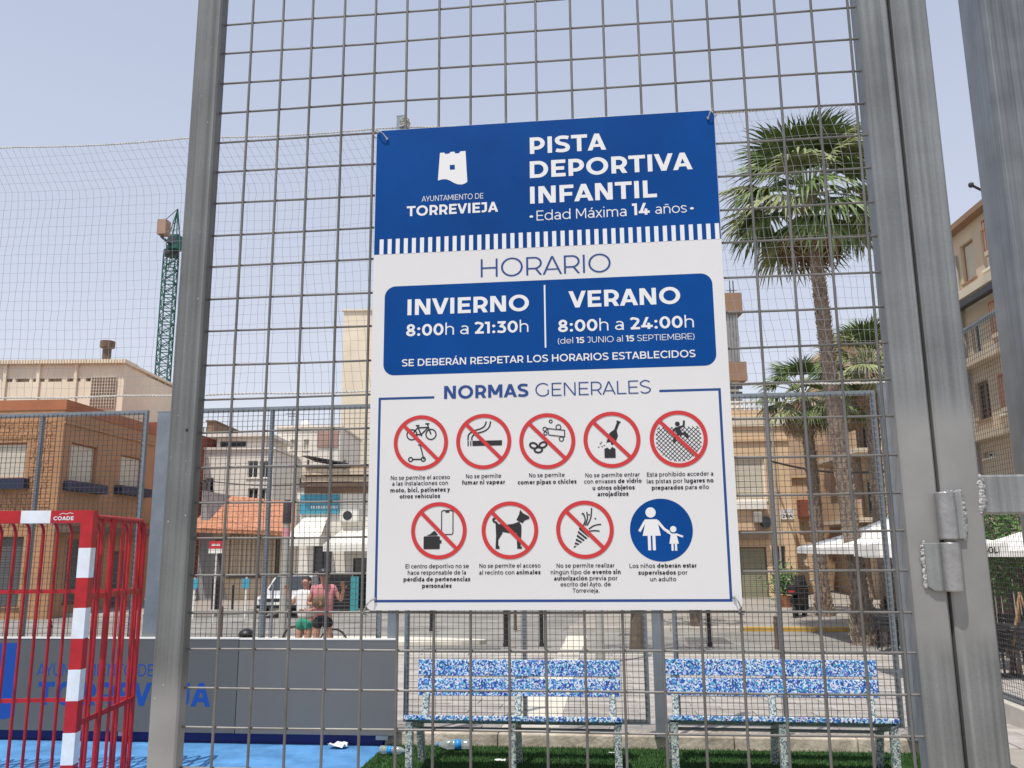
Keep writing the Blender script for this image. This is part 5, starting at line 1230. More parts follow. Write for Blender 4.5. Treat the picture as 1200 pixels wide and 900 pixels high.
# ---- right: peach building with the big shutter
FP = Facade(790, 42, yaw=0); pb = bthing('peach_building', 'peach two-storey house with white balustrade and a big pale shutter, right of the board', FP); g = FP.gz - .1
u1 = FP.uz(930, 600)[0]; zt = FP.uz(890, 480)[1]
H = [FP.rect(862, 537, 897, 586), FP.rect(800, 537, 835, 586), FP.rect(868, 641, 900, 704), FP.rect(905, 640, 921, 668), FP.rect(800, 641, 850, 704)]
FP.wall('wall', M['peach'], pb, 0, u1, g, zt, H)
for h, k, fr in zip(H, ('shutter', 'shutter', 'olive', 'glass', 'olive'), ('frame_white', 'frame_white', 'brown_dark', 'brown_dark', 'brown_dark')): window(FP, pb, h, k, fr, sill=fr == 'frame_white')
mb = MB(); FP.box(mb, 0, u1, g, zt - .02, -9, -.285); mb.build('core', M['peach'], pb)
for y0_, y1_, o, m in ((488, 500, .12, 'cream'), (515, 518, .1, 'peach_dark'), (588, 597, .25, 'frame_white'), (622, 632, .5, 'brown_dark')):
    r = FP.rect(800, y0_, 897 if y0_ > 580 else 929, y1_); mb = MB(); FP.box(mb, 0 if y0_ < 580 else r[0], r[1], r[2], r[3], .003, o); mb.build('cornice', M[m], pb)
zr_ = FP.uz(890, 471)[1]; mb = MB(); FP.box(mb, 0, FP.uz(917, 480)[0], zr_ - .05, zr_ + .06, -.12, .06); bal = mb.build('balustrade', M['frame_white'], pb)
bm2 = MB(); bm2.lathe((0, 0, 0), [(.05, 0), (.085, .08), (.05, .2), (.05, .26)], 8); hb_ = zr_ - .05 - zt - .0; bme = bm2.mesh('baluster'); bme.materials.append(M['frame_white'])
k = 0
while k * .24 < FP.uz(917, 480)[0]: inst('baluster', bme, bal, FP.P(k * .24 + .1, zt, -.03) - wloc(bal), (0, 0, 0), (1, 1, max(.2, hb_) / .26)); k += 1
r = FP.rect(882, 600, 891, 613); mb = MB(); FP.box(mb, r[0], r[1], r[2], r[3], .003, .35); mb.build('meter_box', M['pole_grey'], pb, bevel=.03)
p = FP.P(FP.uz(896, 612)[0], FP.uz(896, 612)[1], .3); mb = MB(); mb.lathe(p, [(.26, -.02), (.30, .1), (.1, .25)], 14, 'y'); mb.build('wall_lamp', M['metal_dark'], pb)
r = FP.rect(914, 596.5, 930, 608.5); mb = MB(); FP.box(mb, r[0], r[1], r[2], r[3], .003, .06); sg = mb.build('street_plate', M['frame_white'], pb)
def FText(F, s, w, r, f0, f1, h, m, par, out, name='lettering'):
    pp = textpolys([(s, w)], r[0] + (r[1] - r[0]) * .12, r[2] + (r[3] - r[2]) * f0, r[1] - (r[1] - r[0]) * .12, (r[3] - r[2]) * h); mb = MB()
    for k, p in enumerate(pp): mb.add([F.P(a, c, out + .0005 * (k % 5)) for a, c in p], [tuple(range(len(p)))])
    return mb.build(name, M[m], par)
FText(FP, 'CALLE', .14, r, .60, 1, .24, 'letter_blue', sg, .063); FText(FP, '20A', .2, r, .14, 1, .34, 'letter_black', sg, .063)
F, t, u1, z1 = simple('narrow_house', 'narrow peach house front with a rust red balcony beyond the corner house', 931, 957, 560, 46, 'peach', [(937, 612, 942, 622, 'shutter'), (938, 648, 946, 662, 'shutter')], cornice=True)
r = F.rect(934, 586, 955, 606); mb = MB(); F.box(mb, r[0], r[1], r[2], r[3], .003, .5); mb.build('balcony', M['rust'], t)
simple('pale_house', 'pale distant house front seen between the palm trunks', 932, 1000, 530, 64, 'cream2', [(936, 548, 942, 558), (936, 566, 941, 574), (966, 560, 972, 572, 'shutter'), (980, 560, 986, 572, 'shutter')])
# tower in the distance
FW = Facade(790, 96, yaw=0); tw = bthing('tower_block', 'slim distant tower with brown bands and grey glazing right of the board', FW); g = -.9
def seg_(x0, x1, y0, y1, m, nm, o=0):
    r = FW.rect(x0, y0, x1, y1); mb = MB(); FW.box(mb, r[0], r[1], r[2], r[3], -8, o); return mb.build(nm, M[m], tw), r
seg_(820, 869, 344, 368, 'brown_wall', 'top_band', .3); seg_(822, 866, 368, 425, 'pole_grey', 'glazed_shaft'); seg_(824, 874, 425, 447, 'brown_wall', 'lower_band', .5); w_, r = seg_(824, 873, 447, 700, 'cream', 'shaft')
for x in (853, 856.5, 860, 863): r = FW.rect(x, 370, x + 2.6, 424); mb = MB(); FW.box(mb, r[0], r[1], r[2], r[3], .003, .12); mb.build('glazing_strip', M['glass_blue'], tw)
for y in (451, 459, 468, 480, 492):
    for x in (853, 862): r = FW.rect(x, y, x + 8, y + 5); mb = MB(); FW.box(mb, r[0], r[1], r[2], r[3], .003, .05); mb.build('window', M['glass_dark'], tw)
for x in (850, 861, 865): p = FW.P(FW.uz(x, 344)[0], FW.uz(x, 344)[1], -2); mb = MB(); mb.tube([p, p + Vector((0, 0, 2.2 if x > 860 else 1.2))], .07, 5); mb.tube([p + Vector((-.4, 0, 1)), p + Vector((.4, 0, 1))], .05, 5); mb.build('aerial', M['metal_dark'], tw)
# row of flats along the right of the street
FS = Facade(1117, 32, vpx=668); lat_n = FS
fb = bthing('beige_flats', 'beige four-storey flats seen between the gate post and the thick column', FS); g = FS.gz - .1
uA0, uA1 = -14.0, FS.uz(1080, 600)[0]; zt = FS.uz(1119, 276)[1]
H = [FS.rect(1126.5, 282, 1142.5, 330), FS.rect(1138.5, 375, 1150, 414), FS.rect(1144, 446, 1160, 492), FS.rect(1153, 529, 1166, 536)]
ux = FS.uz(1185, 500)[0]
H += [(ux + .5 - k * 3.4 - 1.1, ux + .5 - k * 3.4, z0_, z1_) for k in range(2) for (z0_, z1_) in ((H[0][2], H[0][3]), (H[1][2], H[1][3]), (H[2][2], H[2][3]))]
H += [(a + 3.2, b + 3.2, c, d) for a, b, c, d in H[:3]]
FS.wall('wall', M['beige_wall'], fb, uA0, uA1, g, zt, H)
for k, h in enumerate(H): window(FS, fb, h, 'shutter' if k in (0, 4, 7) else 'glass', 'brown_wall' if k in (0, 2) else 'frame_white')
mb = MB(); FS.box(mb, uA0, uA1, g, zt - .02, -10, -.285); mb.build('core', M['beige_wall'], fb)
mb = MB(); FS.box(mb, uA0, uA1 + .1, zt, zt + .2, -10.2, .35); mb.build('roof_edge', M['brown_wall'], fb)
for (xa, ya) in ((1130, 350), (1145, 425), (1155, 512)):
    zz = FS.uz(xa, ya)[1]; mb = MB(); FS.box(mb, uA0, uA1, zz - .15, zz + .15, .003, .35); mb.build('string_course', M['cream'] if ya < 400 else M['beige_wall'], fb)
zz = FS.uz(1130, 366)[1]; mb = MB(); FS.box(mb, uA0, uA1, zz - .12, zz + .1, .36, .6); mb.build('gutter', M['metal_dark'], fb)
for h in H[:3]:
    u = h[0] - 2.9; mb = MB(); FS.box(mb, u - 1.8, u, h[2] - .3, h[2] - .15, .003, 1.1); bk = mb.build('balcony_slab', M['beige_wall'], fb)
    rail(FS, bk, u - 1.8, u, h[2] - .15, h[2] + .85, 1.08, 'rust')
pa = FS.P(FS.uz(1140, 240)[0], zt + .2, -.6); mb = MB(); mb.tube([pa, pa + Vector((0, 0, .7)), pa + Vector((-.7, -.3, .95))], .05, 6); mb.ball(pa + Vector((-.7, -.3, .95)), .1, 8, 5); mb.build('aerial', M['metal_dark'], fb)
FQ = Facade(1048, 38, vpx=668); fq = bthing('street_flats', 'tan balconied flats behind the palms at the right end of the street', FQ); g = FQ.gz - .1
zt = FQ.uz(1023, 387)[1]; uB = FQ.uz(978, 640)[0]
H = [FQ.rect(1008.5, 508, 1022, 528), FQ.rect(1006, 560, 1018, 576)]
cols_ = [2.0 + 3.1 * k for k in range(5)]
H = [(c, c + 1.3, z, z + 1.6) for c in cols_ if c + 1.4 < uB for z in (g + 4.0, g + 7.1, g + 10.2) if z + 1.7 < zt]
FQ.wall('wall', M['beige_wall'], fq, 0, uB, g, zt, H)
for h in H: window(FQ, fq, h, 'glass', 'cream')
mb = MB(); FQ.box(mb, 0, uB, g, zt - .02, -10, -.285); mb.build('core', M['beige_wall'], fq)
mb = MB(); FQ.box(mb, -.1, uB + .1, zt, zt + .25, -10.2, .9); mb.build('roof_edge', M['cream'], fq)
for z in (g + 3.6, g + 6.7, g + 9.8):
    if z + 1 > zt: continue
    mb = MB(); FQ.box(mb, .3, uB - .3, z, z + .2, .003, 1.2); bk = mb.build('balcony_slab', M['cream'], fq); 
    mb = MB(); FQ.box(mb, .35, uB - .35, z + .21, z + 1.0, 1.12, 1.18); mb.build('balcony_front', M['peach_dark'], bk)
mb = MB(); FQ.box(mb, 1.2, 2.6, g + 6.75, g + 7.5, 1.19, 1.23); mb.build('yellow_banner', M['yellow_cloth'], fq)
FE = Facade(990, 44, yaw=0); simple('end_flats', 'tan block with a dark balcony window closing the street between the palms', 988, 1060, 452, 47, 'peach_dark', [(1008, 508, 1022, 528), (1008, 470, 1022, 490), (1008, 560, 1022, 578), (994, 508, 1002, 528)], frame='cream')
# overhead cable
mb = MB(); a = atD(905, 541, 41.5); b = atD(1045, 552, 33); n = 14; mb.tube([a.lerp(b, k / n) - Vector((0, 0, .25 * math.sin(math.pi * k / n))) for k in range(n + 1)], .055, 5)
o = mb.build('overhead_cable', M['black']); tagit(o, 'dark overhead cable sagging between the peach house and the palms', 'cable')
mb = MB(); a = atD(231, 562, 44); b = atD(440, 556, 38); mb.tube([a.lerp(b, k / n) - Vector((0, 0, .4 * math.sin(math.pi * k / n))) for k in range(n + 1)], .025, 5)
o = mb.build('overhead_cable', M['black']); tagit(o, 'thin overhead cable crossing the white houses left of the board', 'cable')

# air conditioners and downpipes on the fronts
def ac(F, par, px, py, s=1.0):
    u, z = F.uz(px, py); mb = MB(); F.box(mb, u, u + .8 * s, z, z + .55 * s, .02, .32); a = mb.build('air_conditioner', M['frame_white'], par)
    c = F.P(u + .32 * s, z + .28 * s, .322); mb = MB(); ring_ = [c + F.t * (.2 * s * math.cos(k * math.pi / 8)) + Vector((0, 0, .2 * s * math.sin(k * math.pi / 8))) for k in range(16)]; mb.prism(ring_, tuple(F.n * .01)); mb.build('fan_grille', M['metal_dark'], a)
def pipe(F, par, px, y0, y1, r=.05):
    u, z1 = F.uz(px, y0); z0 = F.uz(px, y1)[1]; mb = MB(); mb.tube([F.P(u, z0, .08), F.P(u, z1, .08)], r, 7); mb.build('downpipe', M['pole_grey'], par)
ac(FS, fb, 1131, 362, .9); pipe(FS, fb, 1122, 300, 600); pipe(FP, pb, 903, 485, 690); 
pipe(FC, cf, 349, 585, 700); ac(FC, cf, 400, 612); pipe(FT, th, 320, 625, 690, .04); ac(FQ, fq, 1030, 470); pipe(FQ, fq, 1034, 420, 640)

# ================================================================== palms and greenery
def fan_leaf(seed, L=.95, nseg=22, droop=.5, dry=False):
    """one fan-palm leaf: petiole along +x, then a folded fan with drooping tips; about unit size"""
    r = random.Random(seed); mb = MB(); pl = .75
    mb.tube([(0, 0, 0), (pl * .5, 0, .05), (pl, 0, .02)], [.022, .016, .012], 5)
    for k in range(nseg):
        t = (k + .5) / nseg; a = R(-82 + 164 * t); la = L * (.62 + .38 * math.cos(a * .8)) * r.uniform(.88, 1.05); w = .030
        d = Vector((math.cos(a), math.sin(a), 0)); s = Vector((-d.y, d.x, 0)); o = Vector((pl, 0, .02)); prev = None
        for q, f in enumerate((0, .45, .75, 1.0)):
            wid = w * (.35, 1.0, .62, .06)[q] * (1 if q else .4); z = -droop * (max(0, f - .35) ** 1.7) * (1.1 + .5 * r.random()) + .08 * math.cos(a) * f - abs(math.sin(a)) * .10 * f
            tw = r.uniform(-.03, .03) * (f > .6)
            c = o + d * la * f * (1 - .22 * droop * f) + s * tw + Vector((0, 0, z)); row = (c - s * wid * (la / L), c + Vector((0, 0, .014 * (q < 3))), c + s * wid * (la / L))
            if prev is not None:
                mb.add([prev[0], prev[1], row[1], row[0]], [(0, 1, 2, 3)]); mb.add([prev[1], prev[2], row[2], row[1]], [(0, 1, 2, 3)])
            prev = row
    return mb
LEAVES = {}
for key, m, dr in (('green', 'frond', .55), ('pale', 'frond_pale', .45), ('dry', 'frond_dry', 1.1)):
    LEAVES[key] = []
    for s in range(3):
        me = fan_leaf(s + 10 * len(LEAVES), droop=dr, nseg=26).mesh('palm_leaf'); me.materials.append(M[m]); LEAVES[key].append(me)
def palm(px, d, ptop, r_base, r_top, crown, nleaf, lab, lean=0, seed=1, ndry=8, scales=True, flare=1.6, zb=None):
    """ptop = pixel height of the growing point"""
    b = onG(px, d); zt = atD(px, ptop, d).z; H = zt - b.z; r = random.Random(seed)
    t = thing('palm_tree', lab, 'palm tree', b, 'fan palms along the street')
    top = Vector((b.x + lean, b.y, zt)); n = max(14, int(H / .14)); pts = []; rad = []
    for k in range(n + 1):
        f = k / n; pts.append(b.lerp(top, f) + Vector((.04 * math.sin(f * 4 + seed), .03 * math.sin(f * 5), -.05 if k == 0 else 0)))
        rad.append((r_base + (r_top - r_base) * min(1, f * 1.1)) * (1 + (flare - 1) * max(0, 1 - f * H / 1.3) ** 1.5) * (1 + .05 * math.sin(k * 2.4)))
    mb = MB(); mb.tube(pts, rad, 14); mb.build('trunk', M['trunk'], t, True)
    if scales:
        mb = MB(); z = 0.0; sp = .085 if r_base > .15 else .12
        while z < H - .1:
            f = z / H; c = b.lerp(top, f) + Vector((.04 * math.sin(f * 4 + seed), .03 * math.sin(f * 5), 0)); q = min(n - 1, int(f * n)); rr = rad[q]
            m_ = max(7, int(2 * math.pi * rr / .14))
            for k in range(m_):
                a = 2 * math.pi * (k + r.random() * .5) / m_ + z * 7; ln = r.uniform(.08, .17) * (1.6 if z < 1.0 else 1); wd = r.uniform(.03, .055)
                u = Vector((math.cos(a), math.sin(a), 0)); v = Vector((-u.y, u.x, 0)); p0 = c + u * (rr * .93) + Vector((0, 0, 0)); out = r.uniform(.015, .06) * (1.6 if z < .8 else 1)
                tip = c + u * (rr + out) + Vector((0, 0, ln))
                mb.add([p0 - v * wd, p0 + v * wd, tip + v * wd * .35, tip - v * wd * .35, c + u * (rr * .7) + Vector((0, 0, ln * .4))], [(0, 1, 2, 3), (0, 3, 4), (1, 4, 2), (0, 4, 1), (3, 2, 4)])
            z += sp
        mb.build('leaf_bases', M['trunk_scale'], t, kind='stuff')
    L = (top - b)
    def put(me, az, el, s, zoff):
        o = bpy.data.objects.new('palm_leaf', me); COL.objects.link(o); o.parent = t
        rr_ = r_top * .7
        o.location = L + Vector((math.cos(az) * rr_, math.sin(az) * rr_, zoff)); o.rotation_euler = (r.uniform(-.35, .35), -el, az); o.scale = (s, s, s)
    for k in range(nleaf):
        f = k / nleaf; el = R(82 - 122 * f ** .9) + r.uniform(-.14, .14); az = k * 2.39996 + r.uniform(-.2, .2); s = crown * r.uniform(.88, 1.1) * (.78 + .3 * min(1, f * 2))
        me = LEAVES['pale' if (r.random() < .45 and f > .2) else 'green'][k % 3]; put(me, az, el, s, .25 - .45 * f)
    for k in range(ndry): put(LEAVES['dry'][k % 3], r.uniform(0, 6.28), R(-48 - 22 * r.random()), crown * r.uniform(.7, .9), -.35)
    return t
palm(1004, 22.6, 224, .215, .175, 1.55, 50, 'tallest fan palm with a shaggy flared trunk, right of the rules board', lean=-.5, seed=2, ndry=6)
palm(962, 31, 462, .24, .19, 1.05, 38, 'shorter fan palm behind and left of the tall palm', lean=-.25, seed=5, ndry=8, flare=1.3)
palm(1036, 28, 425, .22, .19, 1.1, 40, 'fan palm with browning leaves, half hidden behind the gate post', lean=0, seed=9, ndry=14, flare=1.2)
palm(1012, 40, 470, .22, .19, .95, 34, 'farthest fan palm of the street, in front of the tan flats', lean=0, seed=13, ndry=6, scales=False)
def leafy(name, lab, cat, base, crown_c, rads, nclump, leaf, m, trunk_r=.1, seed=1, limbs=6, per=28, group=None, trunk=True):
    r = random.Random(seed); t = thing(name, lab, cat, base, group); b = Vector(base); c = Vector(crown_c)
    if trunk:
        mb = MB(); fork = b.lerp(c, .6); mb.tube([b - Vector((0, 0, .05)), b.lerp(fork, .5) + Vector((.05, 0, 0)), fork], [trunk_r * 1.25, trunk_r, trunk_r * .8], 10)
        for k in range(limbs):
            a = 6.28 * k / limbs + r.random(); e = c + Vector((rads[0] * .6 * math.cos(a), rads[1] * .6 * math.sin(a), rads[2] * r.uniform(-.1, .6))); mb.tube([fork, fork.lerp(e, .5) + Vector((0, 0, -.1)), e], [trunk_r * .6, trunk_r * .35, trunk_r * .12], 6)
        mb.build('trunk', M['bark'], t, True)
    mb = MB()
    for k in range(nclump):
        while True:
            v = Vector((r.uniform(-1, 1), r.uniform(-1, 1), r.uniform(-1, 1)))
            if .3 < v.length < 1: break
        cc = c + Vector((v.x * rads[0], v.y * rads[1], v.z * rads[2])); cr = r.uniform(.10, .22) * max(rads)
        for _ in range(per):
            q = Vector((r.gauss(0, 1), r.gauss(0, 1), r.gauss(0, .8))); q = cc + q * cr * .5; u = Vector((r.uniform(-1, 1), r.uniform(-1, 1), r.uniform(-.6, .6))).normalized(); w = u.cross(Vector((r.uniform(-1, 1), r.uniform(-1, 1), 1))).normalized(); l = leaf * r.uniform(.6, 1.2)
            mb.add([q - u * l, q + w * l * .4, q + u * l, q - w * l * .4], [(0, 1, 2, 3)])
    mb.build('foliage', M[m], t, kind='stuff'); return t
b_ = onG(742, 20.5); leafy('street_tree', 'small street tree whose trunk shows below the rules board', 'tree', b_, b_ + Vector((0, 0, 3.6)), (1.6, 1.5, 1.0), 70, .07, 'leaf', .14, 3)
b_ = onG(812, 27.5); leafy('street_tree', 'second street tree, hidden behind the right part of the rules board', 'tree', b_, b_ + Vector((-.6, 0, 3.9)), (1.7, 1.6, 1.1), 70, .08, 'leaf', .14, 4)
for k, (px, d, z, rx, rz, lab) in enumerate(((1205, 15.5, 1.9, 2.3, .9, 'leafy green hedge above the cafe parasol at the right edge'), (1170, 17.5, 2.0, 1.6, 1.0, 'leafy bush behind the hedge, between gate post and column'))):
    b_ = onG(px, d); leafy('hedge_bush', lab, 'bush', b_, (b_.x, b_.y, z - .25), (rx, .8, rz), 130, .075, 'leaf', .08, 20 + k, 6, 34)
b_ = onG(916, 35.5); pt_ = thing('potted_shrub', 'green shrub in a pot beside the peach house doorway', 'plant', b_)
mb = MB(); mb.lathe(b_, [(.22, 0), (.32, .5), (.28, .5)], 12); mb.build('pot', M['terracotta'], pt_, True)
r = random.Random(6); mb = MB()
for _ in range(900):
    q = b_ + Vector((r.gauss(0, .28), r.gauss(0, .25), 1.05 + r.gauss(0, .28))); u = Vector((r.uniform(-1, 1), r.uniform(-1, 1), r.uniform(-.6, .8))).normalized(); w = u.orthogonal().normalized(); mb.add([q - u * .09, q + w * .035, q + u * .09, q - w * .035], [(0, 1, 2, 3)])
mb.build('foliage', M['leaf'], pt_, kind='stuff')

# ================================================================== cafe terrace
def parasol(c, w, zt, ze, zv, lab, text=None, rot=0, textface=0):
    t = thing('parasol', lab, 'parasol', c, 'white cafe parasols', rot)
    def P(nm, mb, m, par=t, sm=False):
        me = mb.mesh(nm); me.materials.append(m); o = bpy.data.objects.new(nm, me); COL.objects.link(o); o.parent = par; return o
    h = w / 2; mb = MB(); n = 4; cs = [(-h, -h), (h, -h), (h, h), (-h, h)]
    for k in range(4):
        a, b = cs[k], cs[(k + 1) % 4]; N_ = 6; rows = []
        for q in range(N_ + 1):
            f = q / N_; z = ze + (zt - ze) * (1 - f) - .10 * math.sin(math.pi * f) * (zt - ze); rows.append(((a[0] * f, a[1] * f, z), ((a[0] + b[0]) / 2 * f * .985, (a[1] + b[1]) / 2 * f * .985, z - .02 * f), (b[0] * f, b[1] * f, z)))
        for q in range(N_):
            for s in (0, 1): mb.add([rows[q][s], rows[q][s + 1], rows[q + 1][s + 1], rows[q + 1][s]], [(0, 1, 2, 3)])
        mm = ((a[0] + b[0]) / 2 * .985, (a[1] + b[1]) / 2 * .985)
        mb.add([(*a, ze), (*mm, ze - .02), (*mm, zv - .01), (*a, zv)], [(0, 1, 2, 3)]); mb.add([(*mm, ze - .02), (*b, ze), (*b, zv), (*mm, zv - .01)], [(0, 1, 2, 3)])
    cn = P('canopy', mb, M['parasol']); so = cn.modifiers.new('thickness', 'SOLIDIFY'); so.thickness = .012
    mb = MB(); mb.lathe((0, 0, 0), [(.035, 0), (.03, zt + .08)], 10); P('pole', mb, M['frame_white'])
    mb = MB(); mb.bevbox(-.3, .3, -.3, .3, 0, .08, .03); P('base', mb, M['concrete'])
    mb = MB()
    for k in range(8): a = math.pi / 4 * k; ee = (h * .95 * (1.38 if k % 2 else 1) * math.cos(a), h * .95 * (1.38 if k % 2 else 1) * math.sin(a), ze - .02); mb.tube([(0, 0, zt - .12), ee], .012, 5)
    P('ribs', mb, M['pole_grey'])
    if text:
        pp = textpolys([(text, .2)], .62 * w * .5, 0, .86 * w * .5, (ze - zv) * .5); mb = MB()
        for k, p in enumerate(pp): mb.add([(a, -h - .022 - .0004 * (k % 5), zv + (ze - zv) * .25 + b) for a, b in p], [tuple(range(len(p)))])
        P('lettering', mb, M['letter_black'], cn)
    return t
# big parasol whose left corner points out past the palm
c = onG(1046, 23.5); zz = c.z
parasol(c, 3.9, atD(1040, 612, 23.5).z - zz + .15, atD(1000, 641, 22.3).z - zz, atD(1000, 649, 22.3).z - zz, 'large white cafe parasol behind the shaggy palm trunk', None, R(6))
c = onG(1084, 13.5); zz = c.z
parasol(c, 1.75, atD(1128, 625, 13.5).z - zz + .12, atD(1150, 637, 13).z - zz, atD(1150, 652, 13).z - zz, 'white cafe parasol with printed border seen just right of the hinged post', 'SOLI', R(-4))
c = onG(1207, 14.5); zz = c.z
parasol(c, 1.7, atD(1207, 628, 14.5).z - zz + .1, atD(1190, 645, 14).z - zz, atD(1190, 652, 14).z - zz, 'white cafe parasol at the right edge beside the thick column', None, R(30))
def chair(c, rot, lab, m='metal_dark'):
    t = thing('terrace_chair', lab, 'chair', c, 'dark cafe chairs under the palms', rot)
    def P(nm, mb):
        me = mb.mesh(nm); me.materials.append(M[m]); o = bpy.data.objects.new(nm, me); COL.objects.link(o); o.parent = t
    for sx_ in (-1, 1):
        mb = MB(); mb.tube([(sx_ * .2, -.2, 0), (sx_ * .2, -.19, .44)], .016, 6); P('leg', mb)
        mb = MB(); mb.tube([(sx_ * .2, .22, 0), (sx_ * .2, .18, .44), (sx_ * .19, .25, .84)], .016, 6); P('leg', mb)
        mb = MB(); mb.tube([(sx_ * .23, -.2, .44), (sx_ * .24, -.18, .65), (sx_ * .22, .22, .66)], .016, 6); P('armrest', mb)
    for k in range(5): mb = MB(); mb.box(-.21, .21, -.21 + k * .085, -.14 + k * .085, .44, .46); P('seat_slat', mb)
    for k in range(4): mb = MB(); mb.box(-.19, .19, .20 + k * .016, .22 + k * .016, .52 + k * .085, .585 + k * .085); P('back_slat', mb)
    return t
c0 = chair(onG(1030, 20.2), R(160), 'dark slatted cafe chair nearest the shaggy palm base')
for (px, d, ro, lab) in ((1046, 20.6, 40, 'dark slatted cafe chair behind the corner net post'), (1058, 19.4, 200, 'dark slatted cafe chair next to the corner net post, facing the street'), (1040, 18.9, 120, 'dark slatted cafe chair nearest the court fence, right of the palm base'), (1024, 22.6, 250, 'dark slatted cafe chair between the palm base and the orange crates'), (1050, 21.9, 10, 'dark slatted cafe chair on the far side of the round table'),
        (1018, 21.8, 300, 'dark slatted cafe chair behind the shaggy palm base'),
        (1160, 14.0, 60, 'dark slatted cafe chair under the small printed parasol'), (1185, 13.2, 190, 'dark slatted cafe chair right of the small printed parasol'), (1150, 15.2, 20, 'dark slatted cafe chair farthest under the hedge'), (1196, 15.0, 100, 'dark slatted cafe chair at the right edge under the hedge'), (1172, 16.2, 330, 'dark slatted cafe chair deep in the shade under the hedge')):
    q = copy_tree(c0); q.location = onG(px, d); q.rotation_euler.z = R(ro); q['label'] = lab
def table(c, lab):
    t = thing('terrace_table', lab, 'table', c, 'small dark cafe tables')
    mb = MB(); mb.lathe(c, [(.36, .72), (.37, .73), (.37, .75), (.36, .76)], 18); mb.build('table_top', M['metal_dark'], t)
    mb = MB(); mb.lathe(c, [(.025, .02), (.025, .72)], 8); mb.build('leg', M['metal_dark'], t)
    mb = MB(); mb.lathe(c, [(.22, 0), (.2, .03), (.03, .05)], 14); mb.build('foot', M['metal_dark'], t)
table(onG(1038, 19.6), 'round dark cafe table between chairs at the shaggy palm'); table(onG(1170, 13.6), 'round dark cafe table under the small printed parasol')
# dark slatted screen behind the terrace chairs on the right
scb = onG(1166, 18.6); sc_ = thing('slatted_screen', 'dark slatted terrace screen below the hedge', 'screen', scb)
me_ = MB(); me_.box(-.045, .045, -.012, .012, 0, 2.0); sme = me_.mesh('slat'); sme.materials.append(M['metal_dark'])
for k in range(30): inst('slat', sme, sc_, (-1.8 + k * .125, 0, .02))
mb = MB(); 
for z in (.3, 1.7): mb.box(scb.x - 1.9, scb.x + 1.95, scb.y + .0125, scb.y + .05, scb.z + z, scb.z + z + .07)
mb.build('screen_rail', M['metal_dark'], sc_)
c = onG(1188, 13.6); es = thing('easel_stand', 'slim wooden A-frame menu stand at the right edge', 'menu stand', c)
for k, (dx, dy) in enumerate(((-.28, 0), (.30, .0), (.02, .4))): mb = MB(); mb.tube([c + Vector((dx, dy, 0)), c + Vector((0, 0, 1.25))], .02, 6); mb.build('leg', mat('wood%d' % k, (.40, .25, .13), .8) if k == 0 else bpy.data.materials['wood0'], es)
mb = MB(); mb.box(c.x - .17, c.x + .19, c.y - .03, c.y - .005, c.z + .38, c.z + .42); mb.build('ledge', bpy.data.materials['wood0'], es)
def crate(c, lab):
    t = thing('crate', lab, 'crate', c, 'orange crates stacked by the terrace')
    for z in (0, .09, .18):
        for a in ((-.28, .28, -.2, -.185), (-.28, .28, .185, .2), (-.28, -.265, -.184, .184), (.265, .28, -.184, .184)): mb = MB(); mb.box(c.x + a[0], c.x + a[1], c.y + a[2], c.y + a[3], c.z + z + .01, c.z + z + .075); mb.build('slat', M['crate'], t)
    mb = MB(); mb.box(c.x - .27, c.x + .27, c.y - .19, c.y + .19, c.z, c.z + .012); mb.build('bottom', M['crate'], t)
c = onG(1036, 29.5)
for k, n_ in enumerate(('bottom', 'middle', 'top')): crate(c + Vector((.02 * k, 0, .275 * k)), n_ + ' orange slatted crate of the stack under the big parasol')
crate(onG(1027, 29.7), 'single orange slatted crate left of the crate stack')

# ================================================================== street furniture
def lamp(px, w_px, d, h, lab, name='street_pole', top=None, tape=None, m='pole_grey', arm=False):
    b = onG(px, d); r = w_px / 2 / F_PX * d; t = thing(name, lab, 'pole', b)
    mb = MB(); mb.lathe(b, [(r * 1.15, -.05), (r * 1.1, .3), (r, .35), (r * .85, h)], 16); mb.build('shaft', M[m], t, True)
    if top: mb = MB(); mb.lathe(b, [(r * 1.02, h - top), (r * 1.02, h), (r * .6, h + .08)], 16); mb.build('dark_cap', M['metal_dark'], t, True)
    if tape:
        for z0, z1 in tape: mb = MB(); mb.lathe(b, [(r * .97, b.z * 0 + z0), (r * .97, z1)], 16); mb.build('tape_band', M['pink_tape'], t, True)
    if arm: mb = MB(); mb.tube([b + Vector((0, 0, h - .1)), b + Vector((0, 0, h + .4)), b + Vector((-.9, .1, h + .8))], .04, 8); mb.build('lamp_arm', M[m], t, True); mb = MB(); mb.ball(b + Vector((-1.05, .1, h + .76)), (.32, .14, .07), 12, 6); mb.build('lamp_head', M['pole_grey'], t, True)
    return t
b = onG(336, 18.5); hz_ = atD(338, 590, 18.5).z - b.z
lamp(335, 9.5, 18.5, hz_, 'thick grey concrete pole with pink tape and a dark top, left of the cafe', top=.42, tape=[(hz_ - .72, hz_ - .52)])
lamp(700, 10, 16.4, 6.4, 'grey street lamp pole standing at the kerb below the rules board', 'street_lamp', arm=True)
lamp(222, 3, 25, 1.6, 'thin grey pole at the left edge of the wire panel', m='pole_grey'); lamp(310, 4, 21, 1.75, 'thin grey pole on the near kerb, left of the concrete pole', m='far_steel'); lamp(322, 3, 22, 1.5, 'thin grey pole beside the thick concrete pole', m='far_steel')
